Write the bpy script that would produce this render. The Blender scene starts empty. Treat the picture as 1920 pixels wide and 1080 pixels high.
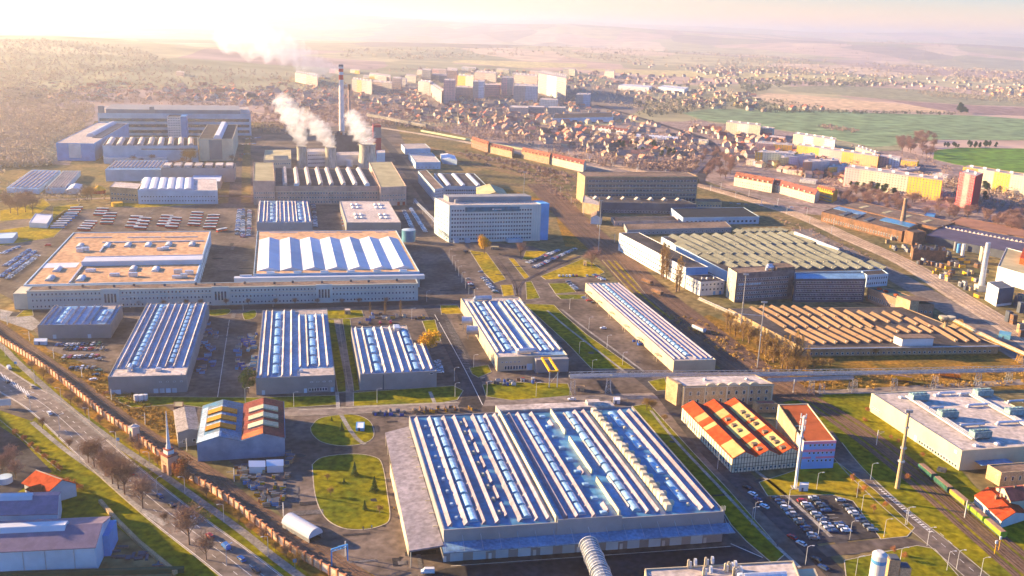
import bpy, math, random
import numpy as np
random.seed(7)
S = bpy.context.scene
COL = S.collection
R = math.radians
# ------------------------------------------------------------------ camera
FPX, PITCH, ROLL, CAMH = 1780.0, math.atan(490/1780.0), R(2.0), 200.0
cam = bpy.data.objects.new('camera', bpy.data.cameras.new('camera'))
COL.objects.link(cam); S.camera = cam
cam.data.sensor_width = 36; cam.data.lens = 36*FPX/1920
cam.data.clip_start = 1; cam.data.clip_end = 120000
cam.location = (0, 0, CAMH)
from mathutils import Matrix, Vector
cam.rotation_euler = (Matrix.Rotation(math.pi/2-PITCH, 4, 'X') @ Matrix.Rotation(ROLL, 4, 'Z')).to_euler()
S.render.resolution_x, S.render.resolution_y = 1024, 576
# ------------------------------------------------------------------ light
SUN_AZ, SUN_EL = R(-75), R(15.5)          # clockwise from the view axis, height above the horizon
HAZE = 8.5e-5
SKY_LOW, SKY_HIGH = (4.2, 2.8, 2.0, 1), (.0, 1.28, 2.75, 1)   # pale band along the horizon, deep blue above
W = bpy.data.worlds.new('World'); S.world = W; W.use_nodes = True
nt = W.node_tree; nt.nodes.clear()
sky = nt.nodes.new('ShaderNodeTexSky'); sky.sky_type = 'NISHITA'; sky.sun_disc = False
sky.sun_elevation = SUN_EL; sky.sun_rotation = SUN_AZ; sky.dust_density = 0.6; sky.ozone_density = 4.5; sky.air_density = 1.3
bg = nt.nodes.new('ShaderNodeBackground'); bg.inputs['Strength'].default_value = 0.032
wo = nt.nodes.new('ShaderNodeOutputWorld')
tint = nt.nodes.new('ShaderNodeMixRGB'); tint.blend_type = 'MULTIPLY'; tint.inputs[0].default_value = 1
tc = nt.nodes.new('ShaderNodeTexCoord'); sx = nt.nodes.new('ShaderNodeSeparateXYZ'); ra = nt.nodes.new('ShaderNodeValToRGB')
nt.links.new(tc.outputs['Generated'], sx.inputs[0]); nt.links.new(sx.outputs['Z'], ra.inputs[0])
ra.color_ramp.elements[0].position = .012; ra.color_ramp.elements[0].color = SKY_LOW
ra.color_ramp.elements[1].position = .06; ra.color_ramp.elements[1].color = SKY_HIGH
nt.links.new(ra.outputs[0], tint.inputs[2])
nt.links.new(sky.outputs[0], tint.inputs[1]); nt.links.new(tint.outputs[0], bg.inputs['Color']); nt.links.new(bg.outputs[0], wo.inputs['Surface'])
sl = bpy.data.lights.new('sun', 'SUN'); sl.energy = 5.0; sl.angle = R(0.5); sl.color = (1.0, 0.70, 0.36)
so = bpy.data.objects.new('sun', sl); COL.objects.link(so)
sd = Vector((math.sin(SUN_AZ)*math.cos(SUN_EL), math.cos(SUN_AZ)*math.cos(SUN_EL), math.sin(SUN_EL)))
so.rotation_euler = sd.to_track_quat('Z', 'Y').to_euler()
S.view_settings.view_transform = 'Standard'; S.view_settings.look = 'None'
S.view_settings.exposure = 2.1; S.view_settings.gamma = 1
S.cycles.max_bounces = 5; S.cycles.volume_bounces = 3; S.cycles.transparent_max_bounces = 12
S.cycles.volume_step_rate = 2.0; S.cycles.volume_max_steps = 256

# ------------------------------------------------------------------ pixel (of the 1920 wide photo) to place
def ray(px, py):
    X = (px-960)/FPX; Y = (py-540)/FPX
    cr, sr = math.cos(ROLL), math.sin(ROLL)
    x = X*cr+Y*sr; yd = -X*sr+Y*cr
    c, s = math.cos(PITCH), math.sin(PITCH)
    return x, c-yd*s, -(yd*c)-s
def P(px, py, z=0.0):
    r = ray(px, py); t = (z-CAMH)/r[2]
    return Vector((r[0]*t, r[1]*t, z))
def proj(p):
    x, y, z = p[0], p[1], p[2]-CAMH
    c, s = math.cos(PITCH), math.sin(PITCH)
    yd = -(z*c+y*s); zf = y*c-z*s
    cr, sr = math.cos(ROLL), math.sin(ROLL)
    return (x*cr-yd*sr)/zf*FPX+960, (x*sr+yd*cr)/zf*FPX+540
def height(px, py, hp):
    lo, hi = 0.0, 190.0
    for _ in range(40):
        m = (lo+hi)/2; p = P(px, py, m)
        if proj((p[0], p[1], 0))[1]-py < hp: lo = m
        else: hi = m
    return lo

# ------------------------------------------------------------------ materials
MATS = {}
def M(key, col=None, rough=0.8, metal=0.0, var=0.12, scale=0.15, spec=0.08, kind=None, col2=None, bump=0, det=4, alpha=None, stretch=None):
    if key in MATS: return MATS[key]
    m = bpy.data.materials.new(key); m.use_nodes = True
    n = m.node_tree; b = n.nodes['Principled BSDF']
    b.inputs['Roughness'].default_value = rough; b.inputs['Metallic'].default_value = metal
    b.inputs['Specular IOR Level'].default_value = spec*.5 if rough > .5 else spec
    g = n.nodes.new('ShaderNodeNewGeometry')
    mp = n.nodes.new('ShaderNodeMapping'); mp.inputs['Scale'].default_value = stretch or (1, 1, 1)
    n.links.new(g.outputs['Position'], mp.inputs['Vector'])
    t = n.nodes.new('ShaderNodeTexNoise'); t.inputs['Scale'].default_value = scale; t.inputs['Detail'].default_value = det
    t.inputs['Roughness'].default_value = 0.65
    n.links.new(mp.outputs[0], t.inputs['Vector'])
    cr = n.nodes.new('ShaderNodeValToRGB')
    c2 = col2 or tuple(c*(1-var*1.6) for c in col); c1 = col if col2 else tuple(min(1, c*(1+var)) for c in col)
    cr.color_ramp.elements[0].position = 0.36; cr.color_ramp.elements[1].position = 0.64
    cr.color_ramp.elements[0].color = (*c2, 1); cr.color_ramp.elements[1].color = (*c1, 1)
    n.links.new(t.outputs[0], cr.inputs[0])
    out = cr.outputs[0]
    if kind == 'rows':      # fine parallel ribbing of sheet metal, tiles, ploughing
        w = n.nodes.new('ShaderNodeTexWave'); w.inputs['Scale'].default_value = det*0.1
        n.links.new(mp.outputs[0], w.inputs['Vector'])
        mx = n.nodes.new('ShaderNodeMixRGB'); mx.blend_type = 'MULTIPLY'; mx.inputs[0].default_value = 0.35
        n.links.new(out, mx.inputs[1]); n.links.new(w.outputs['Color'], mx.inputs[2]); out = mx.outputs[0]
    if kind in ('worn', 'grass'):   # second, smaller scale of patches
        t2 = n.nodes.new('ShaderNodeTexNoise'); t2.inputs['Scale'].default_value = scale*9; t2.inputs['Detail'].default_value = 6
        n.links.new(mp.outputs[0], t2.inputs['Vector'])
        mr = n.nodes.new('ShaderNodeMapRange'); mr.inputs[1].default_value = .3; mr.inputs[2].default_value = .7
        mr.inputs[3].default_value = .62 if kind == 'worn' else .48; mr.inputs[4].default_value = 1.25 if kind == 'worn' else 1.4
        n.links.new(t2.outputs[0], mr.inputs[0])
        mx = n.nodes.new('ShaderNodeMixRGB'); mx.blend_type = 'MULTIPLY'; mx.inputs[0].default_value = 1
        n.links.new(out, mx.inputs[1]); n.links.new(mr.outputs[0], mx.inputs[2]); out = mx.outputs[0]
    if kind == 'panes':     # uneven sky reflections put into the colour, pane by pane
        t2 = n.nodes.new('ShaderNodeTexVoronoi'); t2.inputs['Scale'].default_value = 0.7
        n.links.new(mp.outputs[0], t2.inputs['Vector'])
        mx = n.nodes.new('ShaderNodeMixRGB'); mx.blend_type = 'MULTIPLY'; mx.inputs[0].default_value = .6
        n.links.new(out, mx.inputs[1]); n.links.new(t2.outputs['Color'], mx.inputs[2]); out = mx.outputs[0]
    oi = n.nodes.new('ShaderNodeObjectInfo'); mo = n.nodes.new('ShaderNodeMapRange')   # no two pieces weather alike
    mo.inputs[3].default_value = .82 if kind != 'grass' else 1; mo.inputs[4].default_value = 1.12 if kind != 'grass' else 1
    n.links.new(oi.outputs['Random'], mo.inputs[0]); mx = n.nodes.new('ShaderNodeMixRGB'); mx.blend_type = 'MULTIPLY'; mx.inputs[0].default_value = 1
    n.links.new(out, mx.inputs[1]); n.links.new(mo.outputs[0], mx.inputs[2]); out = mx.outputs[0]
    n.links.new(out, b.inputs['Base Color'])
    if bump:
        bp = n.nodes.new('ShaderNodeBump'); bp.inputs['Strength'].default_value = bump; bp.inputs['Distance'].default_value = 0.3
        n.links.new(t.outputs[0], bp.inputs['Height']); n.links.new(bp.outputs[0], b.inputs['Normal'])
    if alpha is not None:
        b.inputs['Alpha'].default_value = alpha
    MATS[key] = m
    return m

# ------------------------------------------------------------------ mesh builder
class MB:
    def __init__(s, u=(1, 0), v=(0, 1)):
        s.v = []; s.f = []; s.m = []; s.u = u; s.w = v
    def p(s, x, y, z=0):
        s.v.append((x*s.u[0]+y*s.w[0], x*s.u[1]+y*s.w[1], z)); return len(s.v)-1
    def face(s, pts, m=0):
        s.f.append([s.p(*q) for q in pts]); s.m.append(m); return s
    def box(s, x0, y0, z0, x1, y1, z1, m=0):
        i = len(s.v)
        for z in (z0, z1):
            for x, y in ((x0, y0), (x1, y0), (x1, y1), (x0, y1)): s.p(x, y, z)
        for f in ((3, 2, 1, 0), (4, 5, 6, 7), (0, 1, 5, 4), (1, 2, 6, 5), (2, 3, 7, 6), (3, 0, 4, 7)):
            s.f.append([i+k for k in f]); s.m.append(m)
        return s
    def prism(s, pts, z0, z1, m=0, bottom=False):
        n = len(pts); i = len(s.v)
        a = sum(pts[k][0]*pts[(k+1) % n][1]-pts[(k+1) % n][0]*pts[k][1] for k in range(n))
        if a < 0: pts = pts[::-1]
        for z in (z0, z1):
            for q in pts: s.p(q[0], q[1], z)
        for k in range(n):
            j = (k+1) % n; s.f.append([i+k, i+j, i+n+j, i+n+k]); s.m.append(m)
        s.f.append([i+n+k for k in range(n)]); s.m.append(m)
        if bottom: s.f.append([i+k for k in range(n)][::-1]); s.m.append(m)
        return s
    def xprofile(s, prof, y0, y1, m=0):     # profile of (x, z) run along y
        n = len(prof); i = len(s.v)
        for y in (y0, y1):
            for x, z in prof: s.p(x, y, z)
        for k in range(n):
            j = (k+1) % n; s.f.append([i+k, i+n+k, i+n+j, i+j]); s.m.append(m)
        s.f.append([i+k for k in range(n)]); s.f.append([i+n+k for k in range(n)][::-1]); s.m += [m, m]
        return s
    def yprofile(s, prof, x0, x1, m=0):     # profile of (y, z) run along x
        n = len(prof); i = len(s.v)
        for x in (x0, x1):
            for y, z in prof: s.p(x, y, z)
        for k in range(n):
            j = (k+1) % n; s.f.append([i+j, i+n+j, i+n+k, i+k]); s.m.append(m)
        s.f.append([i+k for k in range(n)][::-1]); s.f.append([i+n+k for k in range(n)]); s.m += [m, m]
        return s
    def cyl(s, x, y, z0, z1, r0, r1=None, n=12, m=0, cap=True):
        r1 = r0 if r1 is None else r1; i = len(s.v)
        for z, r in ((z0, r0), (z1, r1)):
            for k in range(n):
                a = 2*math.pi*k/n; s.p(x+r*math.cos(a), y+r*math.sin(a), z)
        for k in range(n):
            j = (k+1) % n; s.f.append([i+k, i+j, i+n+j, i+n+k]); s.m.append(m)
        if cap: s.f.append([i+n+k for k in range(n)]); s.m.append(m)
        return s
    def beam(s, a, b, r, r2=None, n=4, m=0):
        a = Vector(a); b = Vector(b); d = (b-a)
        if d.length < 1e-6: return s
        d.normalize(); t = Vector((0, 0, 1)) if abs(d.z) < .9 else Vector((1, 0, 0))
        e = d.cross(t).normalized(); g = d.cross(e); r2 = r if r2 is None else r2; i = len(s.v)
        for c, rr in ((a, r), (b, r2)):
            for k in range(n):
                q = 2*math.pi*(k+.5)/n; w = c+e*math.cos(q)*rr+g*math.sin(q)*rr; s.p(w.x, w.y, w.z)
        for k in range(n):
            j = (k+1) % n; s.f.append([i+k, i+n+k, i+n+j, i+j]); s.m.append(m)
        s.f.append([i+k for k in range(n)]); s.f.append([i+n+k for k in range(n)][::-1]); s.m += [m, m]
        return s
    def vault(s, x0, y0, x1, y1, z, h, axis='y', n=6, m=0):
        pr = []
        a0, a1 = (x0, x1) if axis == 'y' else (y0, y1)
        for k in range(n+1):
            q = math.pi*k/n; pr.append(((a0+a1)/2-(a1-a0)/2*math.cos(q), z+h*math.sin(q)))
        return s.xprofile(pr, y0, y1, m) if axis == 'y' else s.yprofile(pr[::-1], x0, x1, m)
    def gable(s, x0, y0, x1, y1, z, h, axis='y', m=0, over=0):
        if axis == 'y':
            return s.xprofile([(x0-over, z), ((x0+x1)/2, z+h), (x1+over, z)], y0-over, y1+over, m)
        return s.yprofile([(y1+over, z), ((y0+y1)/2, z+h), (y0-over, z)], x0-over, x1+over, m)
    def obj(s, name, mat, parent=None, loc=(0, 0, 0), smooth=False, label=None, kind=None):
        me = bpy.data.meshes.new(name); me.from_pydata(s.v, [], s.f)
        mats = mat if isinstance(mat, (list, tuple)) else [mat]
        for q in mats: me.materials.append(q)
        if len(mats) > 1: me.polygons.foreach_set('material_index', s.m)
        if smooth: me.polygons.foreach_set('use_smooth', [True]*len(me.polygons))
        me.update()
        o = bpy.data.objects.new(name, me); COL.objects.link(o); o.location = loc
        if parent: o.parent = parent
        if label: o['label'] = label
        if kind: o['kind'] = kind
        return o

def tag(o, label=None, cat=None, group=None, kind=None):
    if label: o['label'] = label
    if cat: o['category'] = cat
    if group: o['group'] = group
    if kind: o['kind'] = kind
    return o
def thing(name, label, cat, loc=(0, 0, 0), rz=0, group=None, kind=None):
    o = bpy.data.objects.new(name, None); COL.objects.link(o); o.location = loc; o.rotation_euler = (0, 0, rz)
    o.empty_display_size = 0.5
    return tag(o, label, cat, group, kind)
KIDS = {}
def kids(o):
    if o.name not in KIDS: KIDS[o.name] = [c for c in o.children]
    return KIDS[o.name]
def dup(o, loc, rz=0, sc=1, label=None, group=None, parent=None):
    c = o.copy(); COL.objects.link(c)
    if parent is None: c.location = loc; c.rotation_euler = (0, 0, rz); c.scale = (sc, sc, sc) if not isinstance(sc, tuple) else sc
    else: c.parent = parent
    if label: c['label'] = label
    if group: c['group'] = group
    for k in kids(o): dup(k, None, parent=c)
    return c
def copy_at(o, loc):        # one more of the same part on the same thing
    c = o.copy(); COL.objects.link(c); c.location = loc; return c

# ------------------------------------------------------------------ a building set out from its roof corners
class Bld:
    def __init__(s, name, label, cat, a, b, c, hp=None, h=None, group=None):
        s.h = h if h is not None else height(a[0], a[1], hp)
        A, B, C = P(*a, s.h), P(*b, s.h), P(*c, s.h)
        du, dv = B-A, C-A
        s.W, s.D = du.length, dv.length
        s.u = (du.x/s.W, du.y/s.W); s.v = (dv.x/s.D, dv.y/s.D); s.o = A
        s.root = thing(name, label, cat, (A.x, A.y, 0), group=group); s.top = s.root
    def mb(s): return MB(s.u, s.v)
    def loc(s, px, py, z=None):
        q = P(px, py, s.h if z is None else z)-s.o
        det = s.u[0]*s.v[1]-s.u[1]*s.v[0]
        return ((q.x*s.v[1]-q.y*s.v[0])/det, (q.y*s.u[0]-q.x*s.u[1])/det)
    def off(s, x, y, z=0): return (x*s.u[0]+y*s.v[0], x*s.u[1]+y*s.v[1], z)
    def shell(s, wall, roof, par=0.5, th=0.5, pts=None, z0=0, cop=None):
        W_, D_, h = s.W, s.D, s.h
        pts = pts or [(0, 0), (W_, 0), (W_, D_), (0, D_)]
        n = len(pts); m = s.mb()
        cx = sum(p[0] for p in pts)/n; cy = sum(p[1] for p in pts)/n
        ins = inset(pts, th)
        for k in range(n):
            j = (k+1) % n
            a, b, c, d = pts[k], pts[j], ins[j], ins[k]
            m.face([(*a, z0), (*b, z0), (*b, h), (*a, h)])
            m.face([(*a, h), (*b, h), (*c, h), (*d, h)])
            m.face([(*d, h), (*c, h), (*c, h-par-.3), (*d, h-par-.3)])
        m.obj('wall', wall, s.root)
        m = s.mb(); m.face([(*q, h-par) for q in ins]); s.top = m.obj('roof', roof, s.root)
        s.rz = h-par
        return s
    def ridges(s, fr, y0, y1, w=1.6, hh=1.5, mat=None, name='roof_ridge', skew=0.75):
        pr = [(0, 0), (w*skew, hh), (w, hh*.9), (w, 0)]
        m = s.mb(); L = (y1-y0)*s.D; m.xprofile(pr[::-1], 0, L); o = None
        for f in fr:
            x = f*s.W-w/2
            if o is None: o = m.obj(name, mat, s.top, s.off(x, y0*s.D, s.rz))
            else: copy_at(o, s.off(x, y0*s.D, s.rz))
    def domes(s, f, y0, y1, n, w=3.0, mat=None, hh=0.9, gap=.25, name='skylight'):
        L = (y1-y0)*s.D/n; m = s.mb()
        m.box(-w/2, 0, 0, w/2, L*(1-gap), .4, 1); m.vault(-w/2+.1, .1, w/2-.1, L*(1-gap)-.1, .4, hh, 'y')
        o = None
        for k in range(n):
            q = s.off(f*s.W, y0*s.D+k*L, s.rz)
            if o is None: o = m.obj(name, mat, s.top, q)
            else: copy_at(o, q)
    def windows(s, face, n, rows, ww, wh, z0, dz, x0=0.03, x1=0.97, mat=None, off=0, cap=90, name='window', depth=.06, skip=None):
        L = s.W if face in 'fk' else s.D
        m = s.mb(); t = depth; fr = min(.18, ww*.12)
        if face == 'f': m.box(-ww/2, -t, 0, ww/2, .02, wh, 0); m.box(-ww/2+fr, -t-.03, fr, ww/2-fr, -t, wh-fr, 1)
        if face == 'k': m.box(-ww/2, -.02, 0, ww/2, t, wh, 0); m.box(-ww/2+fr, t, fr, ww/2-fr, t+.03, wh-fr, 1)
        if face == 'l': m.box(-t, -ww/2, 0, .02, ww/2, wh, 0); m.box(-t-.03, -ww/2+fr, fr, -t, ww/2-fr, wh-fr, 1)
        if face == 'r': m.box(-.02, -ww/2, 0, t, ww/2, wh, 0); m.box(t, -ww/2+fr, fr, t+.03, ww/2-fr, wh-fr, 1)
        cells = []
        for r in range(rows):
            for k in range(n):
                if skip and skip(k, r): continue
                q = (x0+(x1-x0)*(k+.5)/n)*L; z = z0+r*dz
                cells.append(s.off(q, off, z) if face == 'f' else s.off(q, s.D+off, z) if face == 'k' else
                             s.off(off, q, z) if face == 'l' else s.off(s.W+off, q, z))
        used = getattr(s, 'nwin', 0)
        room = max(0, cap-used); o = None
        for q in cells[:room]:
            if o is None: o = m.obj(name, mat, s.root, q)
            else: copy_at(o, q)
        s.nwin = used+min(room, len(cells))
        if len(cells) > room:
            mm = MB(); nv = len(m.v)
            for q in cells[room:]:
                i = len(mm.v); mm.v += [(a+q[0], b+q[1], c+q[2]) for a, b, c in m.v]
                mm.f += [[k+i for k in f] for f in m.f]; mm.m += m.m
            mm.obj('windows', mat, s.root, kind='stuff')
    def part(s, name, mat, fn, label=None, kind=None, smooth=False):
        m = s.mb(); fn(m); return m.obj(name, mat, s.root, label=label, kind=kind, smooth=smooth)
def inset(pts, t):
    n = len(pts); a = sum(pts[k][0]*pts[(k+1) % n][1]-pts[(k+1) % n][0]*pts[k][1] for k in range(n)); sg = 1 if a > 0 else -1
    out = []
    for k in range(n):
        p0, p1, p2 = Vector(pts[k-1]), Vector(pts[k]), Vector(pts[(k+1) % n])
        d1 = (p1-p0).normalized(); d2 = (p2-p1).normalized()
        n1 = Vector((-d1.y, d1.x))*sg; n2 = Vector((-d2.y, d2.x))*sg
        b = (n1+n2); b = b/max(.3, b.dot(b)/2)/1.0
        out.append((p1.x+b.x*t, p1.y+b.y*t))
    return out

# ------------------------------------------------------------------ paths and flat areas
def smooth(pts, n=6):
    out = []
    for i in range(len(pts)-1):
        p0 = pts[max(0, i-1)]; p1 = pts[i]; p2 = pts[i+1]; p3 = pts[min(len(pts)-1, i+2)]
        for k in range(n):
            t = k/n
            out.append(0.5*((2*p1)+(p2-p0)*t+(2*p0-5*p1+4*p2-p3)*t*t+(3*p1-p0-3*p2+p3)*t**3))
    out.append(pts[-1]); return out
def path(px, z=0, n=6): return smooth([P(*q, z) for q in px], n)
def normals(pts):
    out = []
    for i in range(len(pts)):
        d = pts[min(i+1, len(pts)-1)]-pts[max(i-1, 0)]; d.z = 0; d.normalize(); out.append(Vector((-d.y, d.x, 0)))
    return out
def ribbon(name, px, w, mat, z, label=None, off=0, kind='structure', pts=None, th=0, n=6):
    pts = pts or path(px, n=n); nn = normals(pts); m = MB()
    for i in range(len(pts)-1):
        ww = w if not callable(w) else None
        a0 = pts[i]+nn[i]*(off+w/2); a1 = pts[i]+nn[i]*(off-w/2); b0 = pts[i+1]+nn[i+1]*(off+w/2); b1 = pts[i+1]+nn[i+1]*(off-w/2)
        if th:
            m.face([(a1.x, a1.y, z), (b1.x, b1.y, z), (b0.x, b0.y, z), (a0.x, a0.y, z)])
            m.face([(a1.x, a1.y, z-th), (b1.x, b1.y, z-th), (b1.x, b1.y, z), (a1.x, a1.y, z)])
            m.face([(a0.x, a0.y, z), (b0.x, b0.y, z), (b0.x, b0.y, z-th), (a0.x, a0.y, z-th)])
        else: m.face([(a1.x, a1.y, z), (b1.x, b1.y, z), (b0.x, b0.y, z), (a0.x, a0.y, z)])
    o = m.obj(name, mat, kind=kind)
    if label: o['label'] = label
    return o
def dashes(name, px, w, L, gap, mat, z, off=0, label=None):
    pts = path(px, n=10); nn = normals(pts); m = MB(); s = 0
    for i in range(len(pts)-1):
        a, b = pts[i]+nn[i]*off, pts[i+1]+nn[i+1]*off; d = (b-a).length; t = (b-a)/d; e = nn[i]; q = 0
        while q < d:
            ph = s % (L+gap)
            if ph < L:
                st = min(L-ph, d-q); u = a+t*q; v = a+t*(q+st)
                m.face([(*(u-e*w/2).xy, z), (*(v-e*w/2).xy, z), (*(v+e*w/2).xy, z), (*(u+e*w/2).xy, z)])
            else: st = min(L+gap-ph, d-q)
            q += st+1e-4; s += st+1e-4
    o = m.obj(name, mat, kind='structure')
    if label: o['label'] = label
def area(name, px, mat, z, label=None, kerb=None, rnd=0):
    pts = [P(*q) for q in px]
    if rnd:
        pts = smooth(pts+[pts[0]], rnd)[:-1]
    pl = [(p.x, p.y) for p in pts]
    m = MB(); m.prism(pl, 0 if z > .09 else z-.02, z)
    o = m.obj(name, mat, kind='structure')
    if label: o['label'] = label
    if kerb:
        ins = inset(pl, -.35); m = MB(); n = len(pl)
        a = sum(pl[k][0]*pl[(k+1) % n][1]-pl[(k+1) % n][0]*pl[k][1] for k in range(n))
        for k in range(n):
            j = (k+1) % n; q = [pl[k], pl[j], ins[j], ins[k]]
            m.prism(q, 0, z+.03)
        m.obj('kerb', kerb, kind='structure')
    return o
# ------------------------------------------------------------------ palette
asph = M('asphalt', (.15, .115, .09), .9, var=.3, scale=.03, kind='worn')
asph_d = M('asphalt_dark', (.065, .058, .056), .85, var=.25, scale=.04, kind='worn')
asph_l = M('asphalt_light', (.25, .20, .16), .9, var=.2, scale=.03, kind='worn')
conc = M('concrete', (.30, .27, .23), .9, var=.2, scale=.1, kind='worn')
kerbm = M('kerb_stone', (.42, .36, .27), .9, var=.15, scale=.3)
grass = M('grass', (.25, .20, .008), .95, col2=(.10, .12, .012), scale=.035, kind='grass', spec=0)
grass_y = M('grass_dry', (.42, .27, .015), .95, col2=(.20, .17, .015), scale=.03, kind='grass', spec=0)
leafy = M('leaf_litter', (.34, .17, .03), .95, col2=(.11, .09, .025), scale=.05, kind='grass', spec=0)
earth = M('earth', (.26, .18, .08), .95, col2=(.12, .11, .05), scale=.02, kind='grass', spec=0)
ballast = M('ballast', (.22, .13, .08), .95, col2=(.11, .07, .05), scale=.06, kind='worn')
ballast_l = M('ballast_light', (.50, .37, .24), .95, var=.2, scale=.04, kind='worn')
rail_m = M('rail_steel', (.20, .13, .10), .45, .6)
paint = M('road_paint', (.72, .68, .6), .7, var=.12, scale=.6)
woodfloor = M('winter_woodland', (.38, .27, .22), .95, col2=(.20, .15, .12), scale=.02, kind='grass')
# ------------------------------------------------------------------ ground sheet with the fields to the horizon
def ground_mat():
    m = bpy.data.materials.new('ground_fields'); m.use_nodes = True; n = m.node_tree; b = n.nodes['Principled BSDF']
    b.inputs['Roughness'].default_value = .95; b.inputs['Specular IOR Level'].default_value = .05
    g = n.nodes.new('ShaderNodeNewGeometry'); mp = n.nodes.new('ShaderNodeMapping')
    mp.inputs['Scale'].default_value = (.0012, .0006, 0); mp.inputs['Rotation'].default_value = (0, 0, .3)
    n.links.new(g.outputs['Position'], mp.inputs[0])
    nz = n.nodes.new('ShaderNodeTexNoise'); nz.inputs['Scale'].default_value = 1.3
    n.links.new(mp.outputs[0], nz.inputs['Vector'])
    mx = n.nodes.new('ShaderNodeMixRGB'); mx.inputs[0].default_value = .22
    n.links.new(mp.outputs[0], mx.inputs[1]); n.links.new(nz.outputs['Color'], mx.inputs[2])
    v = n.nodes.new('ShaderNodeTexVoronoi'); v.inputs['Scale'].default_value = 1.6; n.links.new(mx.outputs[0], v.inputs['Vector'])
    s = n.nodes.new('ShaderNodeSeparateColor'); n.links.new(v.outputs['Color'], s.inputs[0])
    cr = n.nodes.new('ShaderNodeValToRGB'); cr.color_ramp.interpolation = 'CONSTANT'
    cols = [(.26, .24, .14), (.46, .32, .24), (.32, .28, .15), (.54, .40, .27), (.34, .24, .20), (.42, .36, .20), (.24, .19, .15)]
    e = cr.color_ramp.elements
    for i, c in enumerate(cols):
        q = e[i] if i < 2 else e.new(i/len(cols)); q.position = i/len(cols); q.color = (*c, 1)
    n.links.new(s.outputs[0], cr.inputs[0]); 
    t2 = n.nodes.new('ShaderNodeTexNoise'); t2.inputs['Scale'].default_value = .004; t2.inputs['Detail'].default_value = 8
    n.links.new(g.outputs['Position'], t2.inputs['Vector'])
    mr = n.nodes.new('ShaderNodeMapRange'); mr.inputs[1].default_value = .35; mr.inputs[2].default_value = .65; mr.inputs[3].default_value = .7; mr.inputs[4].default_value = 1.2
    n.links.new(t2.outputs[0], mr.inputs[0])
    m2 = n.nodes.new('ShaderNodeMixRGB'); m2.blend_type = 'MULTIPLY'; m2.inputs[0].default_value = 1
    n.links.new(cr.outputs[0], m2.inputs[1]); n.links.new(mr.outputs[0], m2.inputs[2]); n.links.new(m2.outputs[0], b.inputs['Base Color'])
    return m
HILLS = [(P(60, 78, 60), 1000, 600, 62), (P(-200, 80, 70), 1200, 700, 70), (P(300, 102, 25), 700, 400, 28)]
def terrain_z(x, y):
    r = math.hypot(x, y); z = 0
    for c, sx, sy, h in HILLS:
        z += h*math.exp(-((x-c.x)/sx)**2-((y-c.y)/sy)**2)
    if r > 5500:
        t = min(1, (r-5500)/6000)
        z += t*(60*math.sin(x*.0007+1.3)*math.sin(y*.0009)+50+90*math.sin(r*.00045+x*.0002)*t)
        if r > 14000: z += min(1, (r-14000)/9000)*(180+(90 if x > 0 else 0)+60*math.sin(x*.0004+2))
    return z
m = MB(); rings = [0, 60]+[60*1.085**k for k in range(1, 86)]; na = 128
for r in rings:
    for k in range(na):
        a = 2*math.pi*k/na; x, y = r*math.sin(a), r*math.cos(a); m.v.append((x, y, terrain_z(x, y) if y > 0 else 0))
for i in range(len(rings)-1):
    for k in range(na):
        j = (k+1) % na; m.f.append([i*na+k, (i+1)*na+k, (i+1)*na+j, i*na+j][::-1] if False else [i*na+j, (i+1)*na+j, (i+1)*na+k, i*na+k]); m.m.append(0)
GFIELD = ground_mat()
m.obj('ground', GFIELD, kind='structure')

def far_area(name, px, mat, z, label=None): return area(name, px, mat, z, label)
fgreen = M('field_green', (.20, .28, .13), .95, col2=(.17, .23, .12), scale=.003, kind='grass', spec=.05)
fgreen2 = M('field_bright_green', (.13, .24, .03), .95, col2=(.10, .19, .03), scale=.006, kind='grass', spec=.05)
fdull = M('field_dull_green', (.30, .28, .16), .95, col2=(.24, .22, .14), scale=.004, kind='grass', spec=.05)
ftan = M('field_tan', (.62, .44, .26), .95, col2=(.54, .37, .22), scale=.004, kind='grass', spec=.05)
fbrown = M('field_brown', (.30, .20, .18), .95, col2=(.25, .17, .15), scale=.004, kind='grass', spec=.05)
fyel = M('field_yellow_green', (.56, .46, .20), .95, col2=(.46, .38, .18), scale=.003, kind='grass', spec=.05)
# town land, wooded in winter colours
area('town_land', [(-250, 470), (-250, 130), (330, 118), (620, 128), (1000, 128), (1250, 142), (1380, 165), (1420, 190), (1300, 212), (1330, 230), (1440, 240), (1560, 262), (1700, 285), (1760, 300), (1830, 315), (2150, 330), (2150, 700), (1700, 900), (300, 900)], woodfloor, .03)
area('field', [(1280, 212), (1335, 204), (1560, 209), (1700, 214), (1830, 217), (1930, 224), (2100, 240), (2100, 265), (1900, 263), (1760, 262), (1690, 272), (1640, 276), (1570, 262), (1490, 247), (1400, 236), (1320, 226)], fgreen, .35, 'wide green field behind the white apartment blocks')
area('field', [(1490, 252), (1640, 276), (1690, 272), (1690, 282), (1600, 285), (1545, 272)], fdull, .38, 'dull green strip of field above the yellow apartment blocks')
area('field', [(1752, 282), (1800, 277), (1930, 279), (2100, 290), (2100, 345), (1930, 325), (1860, 318), (1790, 308), (1750, 298)], fgreen2, .35, 'bright green field at the right edge')
area('field', [(1408, 180), (1440, 175), (1500, 178), (1620, 189), (1700, 196), (1775, 208), (1770, 212), (1640, 207), (1520, 205), (1440, 192)], ftan, .3, 'tan stubble field beyond the green field')
area('field', [(1455, 164), (1560, 160), (1720, 168), (1860, 180), (2000, 194), (2000, 203), (1800, 196), (1660, 186), (1540, 176), (1480, 172)], fdull, .33, 'dull green field behind the tan stubble')
area('field', [(1660, 188), (1800, 197), (2000, 205), (2000, 220), (1840, 214), (1760, 206)], fbrown, .36, 'dark ploughed field right of the tan stubble')
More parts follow.
